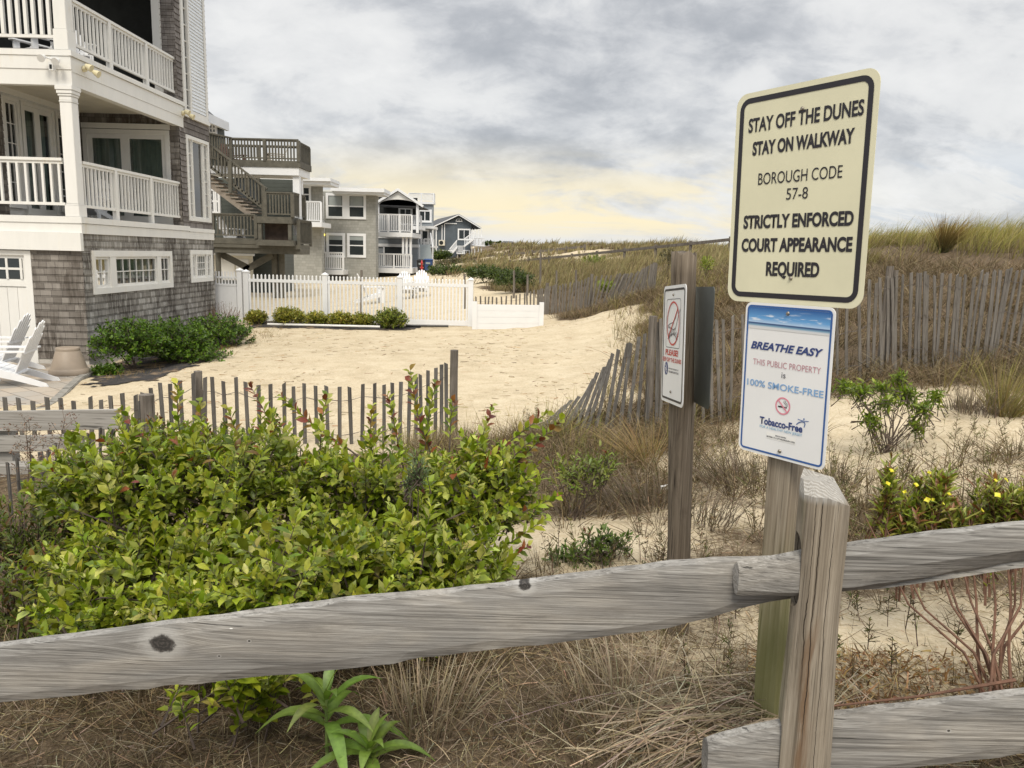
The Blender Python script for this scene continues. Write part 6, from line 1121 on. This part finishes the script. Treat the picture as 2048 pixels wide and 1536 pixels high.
# broad leaved weeds under the rail
def broadleaf(label, x, y, Yd, n_, L_, W_, hgt):
    p = PW(x, y, Yd); b_ = onground(p[0], Yd); t = thing('broadleaf_weed', label, 'plant', b_, group='broad leaved weeds under the top rail'); mb = MB(); top = np.array(p); mb.tube([np.array(b_)-np.array([0, 0, .03]), (np.array(b_)+top)/2, top], [.007, .006, .004], 6, False); mb.build('stem', plain('green stem', (.16, .22, .06), .6, .1, 10) if 'green stem' not in bpy.data.materials else bpy.data.materials['green stem'], t, recalc=False)
    for i in range(n_):
        a = i*2.4+rng.random()*.5; f = i/n_; q = top-np.array([0, 0, (top[2]-b_[2])*.55*(1-f)]); o_ = np.array([math.cos(a), math.sin(a), 0]); el = .55+.75*f**1.5; L = L_*(1.05-.42*f)*rng.uniform(.8, 1.1); ns = 9; V, Fq = [], []; tt = np.linspace(0, 1, ns)
        ctr = q + (o_*math.cos(el)+np.array([0, 0, math.sin(el)]))*L*tt[:, None] - np.array([0, 0, 1.])*L*(.85-.5*f)*(tt**2)[:, None]; sd = np.array([-o_[1], o_[0], 0]); wv = W_*np.sin(np.pi*(.06+.94*tt)**.8)*.5*(1.1-.4*f); wv[-1] = .0005
        for k in range(ns): V += [ctr[k]+sd*wv[k]+np.array([0, 0, .25*wv[k]]), ctr[k], ctr[k]-sd*wv[k]+np.array([0, 0, .25*wv[k]])]
        for k in range(ns-1): Fq += [(3*k, 3*k+1, 3*k+4, 3*k+3), (3*k+1, 3*k+2, 3*k+5, 3*k+4)]
        c = np.repeat(pal(((.12, .185, .03), (.15, .22, .04), (.19, .25, .055)), 1, .14), len(V), 0); c[1::3] *= 1.35; np_mesh('leaf', np.array(V), [np.array(Fq)], M['veg'], t, np.clip(c, 0, 1), True)
broadleaf('left broad leaved green weed growing up behind the top rail', 652, 1378, 2.33, 14, .35, .046, .3); broadleaf('right broad leaved green weed, lower and nearer, under the top rail', 738, 1490, 2.22, 14, .31, .042, .2)
# seed stalks at the left
p = PW(55, 980, 4.4); t = thing('seed_stalk', 'tall dried weed with a branching brown seed head at the left edge', 'plant', onground(p[0], 4.4)); S = Strips(); rt = np.array(onground(p[0], 4.4))
for q in ((52, 845), (60, 860), (130, 840), (140, 870)):
    e = PW(*q, 4.4); S.add(rt[None], unit((e-rt)[None]), np.linalg.norm(e-rt), .007, np.zeros((1, 3)), np.array([[.12, .085, .06]]), taper=.6)
    for k in range(26): f = rng.uniform(.62, 1); b_ = rt+(e-rt)*f; d = unit(np.array([[rng.normal(0, 1), rng.normal(0, .7), .6]])); l = rng.uniform(.05, .13); S.add(b_[None], d, l, .003, np.zeros((1, 3)), np.array([[.15, .105, .08]]), taper=.3); tp_ = b_+d[0]*l; n_ = 7; S.add(np.repeat(tp_[None], n_, 0)+rng.normal(0, .010, (n_, 3)), U3(n_), .012, .006, np.zeros((n_, 3)), pal(((.24, .17, .13), (.17, .11, .085)), n_, .2), taper=.5)
S.build('stalks', M['dry'], t)
# plume grass on the crest and marked clumps
def clump(name, label, x, y, Yd, n_, h_, spread, wd, c0, c1, leanv=(0, 0), group=None, arch=.25, kind='dry', area=.35, outw=.7):
    p = PW(x, y, Yd) if y else None; b_ = np.array(onground(p[0], Yd)); t = thing(name, label, 'grass', b_, group=group); S = Strips(); a = rng.random(n_)*6.28; r = np.sqrt(rng.random(n_)); o_ = np.stack([np.cos(a), np.sin(a), np.zeros(n_)], 1)
    pos = b_ + o_*(r*spread*area)[:, None]; d = unit(o_*(r*spread/h_*outw)[:, None] + rng.normal(0, .16, (n_, 3)) + np.array([leanv[0]*.5, leanv[1]*.5, 1.])); l = h_*rng.uniform(.55, 1.1, n_); bend = o_*(r*arch)[:, None] + np.array([leanv[0], leanv[1], -.2*arch]); S.add(pos, d, l, wd, bend, pal(c0, n_), pal(c1, n_), 4); S.build('blades', M[kind], t); return t, S
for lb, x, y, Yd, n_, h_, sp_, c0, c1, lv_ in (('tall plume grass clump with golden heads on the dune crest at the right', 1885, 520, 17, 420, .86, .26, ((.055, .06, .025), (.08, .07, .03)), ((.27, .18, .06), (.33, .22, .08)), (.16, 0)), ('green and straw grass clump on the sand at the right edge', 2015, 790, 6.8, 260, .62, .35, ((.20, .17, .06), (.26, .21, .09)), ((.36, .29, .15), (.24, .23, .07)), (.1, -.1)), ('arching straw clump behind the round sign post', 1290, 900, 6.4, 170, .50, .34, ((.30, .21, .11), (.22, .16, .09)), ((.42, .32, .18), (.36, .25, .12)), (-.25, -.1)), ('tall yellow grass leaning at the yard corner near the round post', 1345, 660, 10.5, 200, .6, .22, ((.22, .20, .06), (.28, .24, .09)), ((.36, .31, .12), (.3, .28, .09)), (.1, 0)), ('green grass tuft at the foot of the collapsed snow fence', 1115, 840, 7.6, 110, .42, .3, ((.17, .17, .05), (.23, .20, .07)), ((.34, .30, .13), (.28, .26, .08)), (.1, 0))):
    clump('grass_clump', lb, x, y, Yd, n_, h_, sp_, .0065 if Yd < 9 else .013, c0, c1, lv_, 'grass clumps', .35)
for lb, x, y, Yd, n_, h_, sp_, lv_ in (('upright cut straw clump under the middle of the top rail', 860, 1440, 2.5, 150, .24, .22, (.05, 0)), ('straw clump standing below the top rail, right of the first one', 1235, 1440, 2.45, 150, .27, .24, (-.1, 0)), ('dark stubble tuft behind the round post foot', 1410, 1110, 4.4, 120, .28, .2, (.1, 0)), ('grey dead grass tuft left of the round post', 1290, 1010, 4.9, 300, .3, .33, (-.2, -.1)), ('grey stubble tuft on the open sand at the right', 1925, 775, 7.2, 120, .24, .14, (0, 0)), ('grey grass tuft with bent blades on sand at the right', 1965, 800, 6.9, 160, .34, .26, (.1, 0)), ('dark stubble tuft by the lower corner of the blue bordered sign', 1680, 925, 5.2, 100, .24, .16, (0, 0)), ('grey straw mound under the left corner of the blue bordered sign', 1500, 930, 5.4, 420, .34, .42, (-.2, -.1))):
    grey = 'grey' in lb or 'dark' in lb; clump('straw_clump', lb, x, y, Yd, n_, h_, sp_, .0055, ((.13, .105, .085), (.18, .14, .11), (.10, .08, .065)) if grey else ((.24, .18, .12), (.33, .26, .18), (.18, .13, .09)), ((.20, .165, .13), (.26, .21, .165)) if grey else ((.42, .35, .26), (.34, .27, .19), (.48, .41, .32)), lv_, 'dry straw clumps', .22, area=.8, outw=.38)

# the drooping straw heap by the post: sheaves combed over each other
b_ = np.array(onground(at(1440, 1400, 2.22)[0], 2.22)); t = thing('straw_heap', 'large drooping heap of pale dead straw beside the foot of the fence post', 'grass', b_); S = Strips(); n_ = 900
a = np.clip(rng.normal(0, .45, n_), -1.2, 1.2); ps = b_ + np.stack([.17+rng.normal(0, .10, n_), rng.normal(.03, .09, n_), rng.uniform(0, .04, n_)], 1); f = rng.random(n_)
dr = unit(np.stack([-.75+a*.5, -.15+rng.normal(0, .4, n_), .35+.8*f], 1)); S.add(ps, dr, rng.uniform(.18, .46, n_), rng.uniform(.003, .006, n_), np.stack([-.35+rng.normal(0, .2, n_), rng.normal(-.1, .2, n_), -.55-.5*f], 1), pal(((.22, .165, .11), (.30, .235, .165), (.15, .11, .075)), n_, .2), pal(((.42, .35, .26), (.34, .27, .19), (.50, .43, .34), (.26, .20, .14)), n_, .2), 5, .6)
n_ = 260; ps = b_+np.stack([rng.normal(-.02, .2, n_), rng.normal(0, .1, n_), rng.uniform(.0, .12, n_)], 1); S.add(ps, unit(U3(n_)*np.array([1, .8, .35])+np.array([0, 0, .1])), rng.uniform(.12, .4, n_), .004, U3(n_)*.2, pal(((.30, .235, .165), (.22, .165, .11)), n_, .2), pal(((.45, .38, .29), (.36, .29, .2)), n_, .2), 4, .5)
S.build('blades', M['dry'], t)
# ------------------------------------------------------------------ uncountable ground cover
def scatter(n, x0, x1, y0, y1, prob):
    X_, Y_ = rng.uniform(x0, x1, n), rng.uniform(y0, y1, n); k = rng.random(n) < prob(X_, Y_); X_, Y_ = X_[k], Y_[k]; return np.stack([X_, Y_, gz(X_, Y_)], 1)
def tufts(S, cen, per, h, wd, lean, c0, c1, spread=.08, seg=3, arch=.3, rnd=.35):
    n = len(cen)*per; p = np.repeat(cen, per, 0); hs = np.repeat(rng.uniform(.6, 1.25, len(cen)), per)*rng.uniform(.5, 1.1, n)*h; a = rng.random(n)*6.28; r = rng.random(n); o_ = np.stack([np.cos(a), np.sin(a), np.zeros(n)], 1)
    tone = np.repeat(rng.normal(1, .14, len(cen)), per)[:, None]
    S.add(p+o_*(r*spread)[:, None], unit(o_*(r*rnd)[:, None]+np.array([lean[0]*.4, lean[1]*.4, 1.])), hs, wd, o_*(r*arch)[:, None]+np.array([lean[0], lean[1], -.15*arch]), np.clip(pal(c0, n)*tone, .01, 1), np.clip(pal(c1, n)*tone, .01, 1), seg)
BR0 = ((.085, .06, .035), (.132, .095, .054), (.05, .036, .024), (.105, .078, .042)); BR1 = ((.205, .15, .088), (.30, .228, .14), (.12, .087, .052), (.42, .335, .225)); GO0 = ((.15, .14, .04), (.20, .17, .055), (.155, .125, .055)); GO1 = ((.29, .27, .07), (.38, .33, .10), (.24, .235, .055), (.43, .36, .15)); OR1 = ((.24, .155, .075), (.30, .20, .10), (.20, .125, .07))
dune = lambda X_, Y_: (1-yard(X_, Y_))
S = Strips()     # crest
cz = lambda X_, Y_: dune(X_, Y_)*np.clip((gz(X_, Y_)-np.where(X_ < 8, 1.5, 1.78)+(vnoise(X_, Y_, .5, 9)-.5)*.5)/.25, 0, 1)*(X_ > 2)
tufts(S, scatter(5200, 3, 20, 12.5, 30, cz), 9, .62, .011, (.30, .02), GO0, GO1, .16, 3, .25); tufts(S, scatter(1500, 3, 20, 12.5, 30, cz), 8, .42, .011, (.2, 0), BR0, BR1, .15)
tag(S.build('dune_grass', M['dry'], None), kind='stuff')
S = Strips()     # brown slope
sl = lambda X_, Y_: dune(X_, Y_)*np.clip((1.75-gz(X_, Y_))/.3, .05, 1)*(.35+.65*(vnoise(X_, Y_, .8, 12) > .3))
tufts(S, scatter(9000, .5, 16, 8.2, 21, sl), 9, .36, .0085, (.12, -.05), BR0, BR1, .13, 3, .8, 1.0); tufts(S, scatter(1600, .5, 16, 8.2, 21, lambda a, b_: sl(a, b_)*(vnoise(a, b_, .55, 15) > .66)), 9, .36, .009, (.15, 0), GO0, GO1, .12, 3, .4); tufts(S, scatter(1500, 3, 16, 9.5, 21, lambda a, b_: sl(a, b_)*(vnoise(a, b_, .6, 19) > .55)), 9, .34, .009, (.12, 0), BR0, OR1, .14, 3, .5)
tag(S.build('brown_dune_weeds', M['dry'], None), kind='stuff')
S = Strips()     # fields beyond
fr = lambda X_, Y_: (1-sandpatch(X_, Y_))*dune(X_, Y_)*np.clip((X_+7+.0*Y_)/4, 0, 1)*(.25+.75*(vnoise(X_, Y_, .25, 22) > .42))
FG0 = ((.16, .14, .065), (.20, .165, .08), (.15, .12, .07)); FG1 = ((.28, .245, .11), (.36, .30, .15), (.25, .21, .11), (.40, .34, .19))
for y0, y1, x0, x1, n_, h_, w_ in ((20.5, 34, -1, 15, 2600, .5, .02), (34, 60, -4, 20, 2600, .6, .04), (60, 120, -6, 34, 2600, .75, .08), (120, 300, -14, 70, 1800, 1.1, .2)):
    tufts(S, scatter(n_, x0, x1, y0, y1, fr), 7, h_, w_, (.2, 0), FG0, FG1, h_*.5, 2, .3); tufts(S, scatter(int(n_*.8), x0, x1, y0, y1, fr), 7, h_*.6, w_, (.1, 0), BR0, BR1, h_*.6, 2, .5)
tag(S.build('far_dune_grass', M['dry'], None), kind='stuff')
S = Strips()     # near ground: litter lying flat, dead tufts, seedlings
nr = lambda X_, Y_: dune(X_, Y_)*np.clip(1.05-sandpatch(X_, Y_)*1.25, .03, 1)
p = scatter(36000, -5, 6, 1.95, 8.6, nr); n_ = len(p); d = unit(U3(n_)*np.array([1, 1, .25])+np.array([0, 0, .12])); S.add(p+np.array([0, 0, .006]), d, rng.uniform(.04, .17, n_), rng.uniform(.0022, .005, n_), U3(n_)*.15, pal(BR0+BR1, n_, .25), pal(BR1+((.40, .33, .24),), n_, .2), 2, .6)
p = scatter(22000, -4, 2.6, 1.95, 3.3, nr); n_ = len(p); d = unit(U3(n_)*np.array([1, 1, .3])+np.array([0, 0, .15])); S.add(p+np.array([0, 0, .006]), d, rng.uniform(.03, .15, n_), rng.uniform(.0018, .0038, n_), U3(n_)*.25, pal(BR0+BR1, n_, .25), pal(BR1+((.44, .37, .28), (.5, .44, .35)), n_, .2), 3, .6)
p = scatter(5200, .75, 2.2, 2.05, 2.75, lambda a, b_: np.clip(vnoise(a, b_, 3.5, 71)*1.6-.35, 0, 1)); n_ = len(p); S.add(p+np.array([0, 0, .008]), unit(U3(n_)*np.array([1, 1, .5])+np.array([0, 0, .2])), rng.uniform(.012, .045, n_), rng.uniform(.004, .010, n_), U3(n_)*.6, pal(((.22, .12, .05), (.30, .18, .08), (.14, .08, .045), (.38, .27, .14)), n_, .2), None, 2, .6)
tag(S.build('straw_litter', M['dry'], None), kind='stuff')
S = Strips(); dn = lambda X_, Y_: nr(X_, Y_)*(.2+.8*(vnoise(X_, Y_, 1.1, 31) > .42))
tufts(S, scatter(3400, -1, 6.5, 4.2, 8.6, dn), 15, .26, .0055, (.0, -.05), BR0, BR1, .10, 3, .9, 1.1); tufts(S, scatter(260, -1, 6.5, 4.6, 8.4, dn), 10, .40, .0055, (.12, 0), GO0, GO1, .07, 3, .4); tufts(S, scatter(2100, -5, 3, 2.0, 4.6, nr), 13, .14, .0033, (0, 0), BR0, BR1+((.46, .39, .3),), .08, 3, .9, 1.2)
yl = np.linspace(0, 1, 60); ex = np.stack([-.6+rng.normal(0, .5, 60), 7.75+rng.normal(0, .15, 60)], 1); tufts(S, np.stack([ex[:, 0], ex[:, 1], gz(ex[:, 0], ex[:, 1])], 1), 8, .34, .004, (.08, 0), GO0+BR1, GO1+BR1, .05, 3, .25)
q = scatter(500, .3, 3.1, 8, 20, lambda a, b_: np.clip(1-np.abs(xr(b_)-.1-a)/.5, 0, 1)); tufts(S, q, 10, .38, .006, (.12, 0), GO0+BR0, GO1+BR1, .08, 3, .4)
tag(S.build('dead_grass', M['dry'], None), kind='stuff')
S = Strips()     # scraps of reed and twig on the open sand
p = scatter(2600, -8, 2.7, 8.1, 20, lambda a, b_: yard(a, b_)*(.25+.75*(vnoise(a, b_, .7, 61) > .5))); n_ = len(p); d = unit(U3(n_)*np.array([1.6, 1, .04])+np.array([.4, 0, 0])); S.add(p+np.array([0, 0, .012]), d, rng.uniform(.03, .16, n_), rng.uniform(.005, .011, n_), U3(n_)*.1*np.array([1, 1, .1]), pal(((.28, .18, .10), (.20, .14, .09), (.42, .32, .20), (.14, .10, .075), (.36, .21, .11)), n_, .2), None, 2, .5)
q = scatter(420, -8, -5.2, 12.5, 19.8, lambda a, b_: np.clip(1-np.abs(a-np.interp(b_, [12.5, 15, 17, 19.8], [-6.7, -6.0, -5.75, -6.2]))/.5, 0, 1)); tufts(S, q, 8, .13, .006, (.05, 0), ((.20, .15, .06), (.26, .17, .07)), ((.30, .22, .09), (.28, .25, .08), (.34, .2, .09)), .12, 2, .5)
tag(S.build('sand_litter', M['dry'], None), kind='stuff')
S = Strips()     # wiry weeds
def weeds(cen, h, c0, twc):
    n = len(cen); hh_ = h*rng.uniform(.5, 1.25, n); d = unit(np.stack([rng.normal(0, .14, n), rng.normal(0, .14, n), np.ones(n)], 1)); S.add(cen, d, hh_, .0045, rng.normal(0, .06, (n, 3)), pal(c0, n), None, 3, .6)
    k = 22; f = rng.uniform(.25, 1, (n, k)); p = (cen[:, None]+d[:, None]*hh_[:, None, None]*f[..., None]).reshape(-1, 3); m_ = n*k; a = rng.random(m_)*6.28; e = unit(np.stack([np.cos(a), np.sin(a), rng.uniform(.3, 1.2, m_)], 1)); S.add(p, e, (h*.30*(1.15-f)).ravel()*rng.uniform(.5, 1.2, m_), .0038, np.zeros((m_, 3)), pal(twc, m_, .2), None, 2, .5)
    tp = p+e*(h*.12*(1.15-f)).ravel()[:, None]; S.add(tp, U3(m_), .013, .006, np.zeros((m_, 3)), pal(twc, m_, .25), None, 1, .6)
wd = lambda X_, Y_: dune(X_, Y_)*(1-.8*sandpatch(X_, Y_))*(.15+.85*(vnoise(X_, Y_, .9, 41) > .45))
weeds(scatter(640, .1, 5.5, 3.4, 8.4, wd), .30, ((.09, .05, .04), (.12, .075, .05)), ((.12, .085, .055), (.16, .12, .07), (.10, .10, .05), (.19, .15, .09))); weeds(scatter(130, .2, 5, 3.6, 8, wd), .28, ((.10, .08, .04),), ((.13, .14, .04), (.17, .17, .06), (.20, .17, .07))); weeds(scatter(190, .6, 3.2, 2.3, 3.6, wd), .20, ((.07, .04, .035),), ((.10, .08, .05), (.11, .13, .04), (.15, .11, .07)))
weeds(scatter(230, 1.4, 4.6, 3.6, 6.4, wd), .38, ((.08, .05, .04),), ((.13, .10, .055), (.17, .135, .07), (.12, .125, .045)))
tag(S.build('wiry_weeds', M['dry'], None), kind='stuff')
# mulch of the planting beds
def patch(name, poly, mt_, lift=.014, step=.09):
    poly = np.array(poly); x0, y0 = poly.min(0)-.2; x1, y1 = poly.max(0)+.2; xs, ys = np.arange(x0, x1, step), np.arange(y0, y1, step); Xg, Yg_ = np.meshgrid(xs, ys); jx, jy = Xg+(vnoise(Xg, Yg_, 4, 51)-.5)*.3, Yg_+(vnoise(Xg, Yg_, 4, 52)-.5)*.3
    ins = np.zeros_like(Xg, bool)
    for i in range(len(poly)): (xa, ya), (xb, yb) = poly[i], poly[(i+1) % len(poly)]; ins ^= ((ya > jy) != (yb > jy)) & (jx < (xb-xa)*(jy-ya)/(yb-ya+1e-9)+xa)
    c = ins[:-1, :-1]; ny_, nx_ = Xg.shape; id_ = np.arange(ny_*nx_).reshape(ny_, nx_); Fq = np.stack([id_[:-1, :-1], id_[:-1, 1:], id_[1:, 1:], id_[1:, :-1]], -1)[c]; o = np_mesh(name, np.stack([Xg.ravel(), Yg_.ravel(), gz(Xg.ravel(), Yg_.ravel())+lift], 1), [Fq], mt_, None, None, True); return tag(o, kind='structure')
mt, n, b, o = mat('black mulch'); tc = n.new('ShaderNodeTexCoord').outputs['Object']; n.put(b.inputs['Base Color'], n.mix(n.mr(n.noise(tc, 2.2, 5, .7), .5, .66), n.ramp(n.noise(tc, 40, 4, .7), [(.35, (.018, .016, .016)), (.6, (.045, .04, .038)), (.75, (.16, .13, .10))]), (.27, .19, .115))); b.inputs['Roughness'].default_value = .95; bump(n, b, n.noise(tc, 40, 4, .7), .8, .03)
g2_ = lambda x, y, Yd: tuple(at(x, y, Yd)[:2])
patch('mulch', [g2_(168, 756, 13.0), g2_(190, 790, 11.8), g2_(300, 778, 12.3), g2_(400, 740, 14.2), g2_(470, 690, 17), g2_(500, 660, 19), g2_(420, 640, 20), (-7.82, 20), (-7.82, 14.0), g2_(176, 745, 13.8)], mt)
patch('mulch', [g2_(500, 640, 20.4), g2_(500, 655, 19.2), g2_(640, 655, 19.3), g2_(830, 657, 19.4), g2_(840, 650, 20.3)], mt)
# structures at the left edge: plank railing and steps, an orange sheet
t = thing('plank_railing', 'grey two plank railing beside the snow fence at the left edge', 'railing', onground(-3.4, 6.1)); PL = wood('grey railing plank', ((.20, .185, .165), (.31, .295, .27), (.42, .40, .375)), 0, 30, (), 1., .3)
for (y0, y1, x1) in ((822, 866, 238), (872, 908, 168)): a, b_, zb_, zt_ = rect(6.1, -120, y0, x1, y1); mb = MB(); a0, b0_ = at(-120, (y0+y1)/2, 6.1), at(x1, (y0+y1)/2-6, 6.1); mb.beam(a0, b0_, .04, zt_-zb_-.02, (0, 0, 1)); mb.build('plank', PL, t, bevel=.004)
p = at(12, 900, 6.15); MB().box(p[0]-.06, p[0]+.06, 6.13, 6.23, -.9, at(12, 830, 6.15)[2]).build('post', PL, t)
mb = MB()
for k in range(3): a, b_, zb_, zt_ = rect(6.0-.0*k, -100, 928+19*k, 88-4*k, 945+19*k); mb.box(a, b_, 5.95-.10*k, 6.1, zb_, zt_)
mb.build('step', PL, t)
p = at(8, 1150, 4.7); t = thing('sheet', 'orange sheet leaning behind the bush at the lower left edge', 'sheet', (p[0], 4.7, g1(p[0], 4.7))); mb = MB(); a, b_ = at(-60, 1075, 4.8), at(45, 1085, 4.8); c, d = at(48, 1230, 4.5), at(-60, 1240, 4.5); mb.add([a, b_, c, d]+[q+np.array([0, .012, 0]) for q in (a, b_, c, d)], [(0, 1, 2, 3), (7, 6, 5, 4), (0, 4, 5, 1), (1, 5, 6, 2), (2, 6, 7, 3), (3, 7, 4, 0)]); mb.build('panel', plain('orange sheet', (.62, .28, .11), .6, .08, 3), t)
# long rails along the dune and the far houses
def longrail(label, a, b_, n_, hgt, wid):
    c = (np.array(a)+np.array(b_))/2; t = thing('rail_fence', label, 'fence', (c[0], c[1], g1(c[0], c[1])), group='long rail fences over the dunes'); a, b_ = np.array(a), np.array(b_); pts = [a+(b_-a)*f for f in np.linspace(0, 1, n_)]
    mb = MB()
    for p, q in zip(pts[:-1], pts[1:]): mb.beam(p, q, wid*.6, wid, (0, 0, 1))
    mb.build('rail', w_stake, t)
    for p in pts: mb = MB(); mb.tube([(p[0], p[1]+wid*.6, g1(p[0], p[1])-.3), (p[0], p[1]+wid*.6, p[2]+wid)], wid*.55, 7); mb.build('post', w_stake, t)
longrail('nearer dark rail running up the dune to the crest behind the round post', at(1020, 524, 52), at(1462, 479, 34), 9, 1., .13); longrail('farther rail crossing the sand behind the nearer one', at(975, 514, 78), at(1170, 493, 66), 7, 1., .2)
for i, (x0, x1, y0, y1, lb) in enumerate([(1000, 1031, 482, 491, 'larger grey roofed house on the far horizon'), (982, 997, 485, 491, 'smaller house on the far horizon beside the trees')]):
    a, b_, zb_, zt_ = rect(330, x0, y0, x1, y1); t = thing('far_house', lb, 'house', ((a+b_)/2, 330, zb_), group='houses on the horizon'); MB().box(a+.4, b_-.4, 330, 338, zb_-3, zb_+(zt_-zb_)*.5).build('wall', M['shingleFar'], t); mb = MB(); zz_ = zb_+(zt_-zb_)*.5; mb.add([(a, 329.5, zz_), (b_, 329.5, zz_), (b_, 338.5, zz_), (a, 338.5, zz_), (a+1.4, 334, zt_), (b_-1.4, 334, zt_)], [(0, 1, 5, 4), (1, 2, 5), (2, 3, 4, 5), (3, 0, 4)]); mb.build('roof', M['roof'], t)
for lb, x, y, r in (('dark far tree left of the houses on the horizon', 975, 488, 2.0), ('dark far tree beside the slate blue house porch', 985, 487.5, 1.6), ('tiny far tree between the horizon houses', 998, 487, 1.2)):
    p = PW(x, y, 345); shrub('far_tree', lb, 'tree', (p[0], p[1], p[2]-2), [(p, (r*1.4, r, r*.8))], 60, 1.0, .7, DB, 'trees on the horizon', 1.4, .5, twigs=False, stems=2, leafname='crown')

# small things lying about
p = np.array(onground(at(375, 1440, 2.3)[0], 2.3)); t = thing('dead_leaf', 'large rusty brown dead leaf lying under the bush below the top rail', 'leaf', p); L1 = Leaves(); L1.add((p+np.array([-.03, 0, .02]))[None], np.array([[.7, .3, .25]]), np.array([[-.2, -.7, .7]]), .085, .06, np.array([[.34, .13, .05]]), .3); L1.build('blade', M['veg'], t)
p = np.array(onground(at(1335, 935, 5.2)[0], 5.2)); t = thing('litter', 'scrap of white plastic caught in dead grass beside the round post', 'litter', p); mb = MB(); mb.hexa([tuple(p+np.array(q)) for q in ((-.05, 0, .06), (.05, .02, .07), (.06, .05, .07), (-.04, .05, .06), (-.03, -.01, .085), (.07, 0, .12), (.06, .05, .10), (-.04, .04, .08))]); mb.build('scrap', M['sticker'], t)
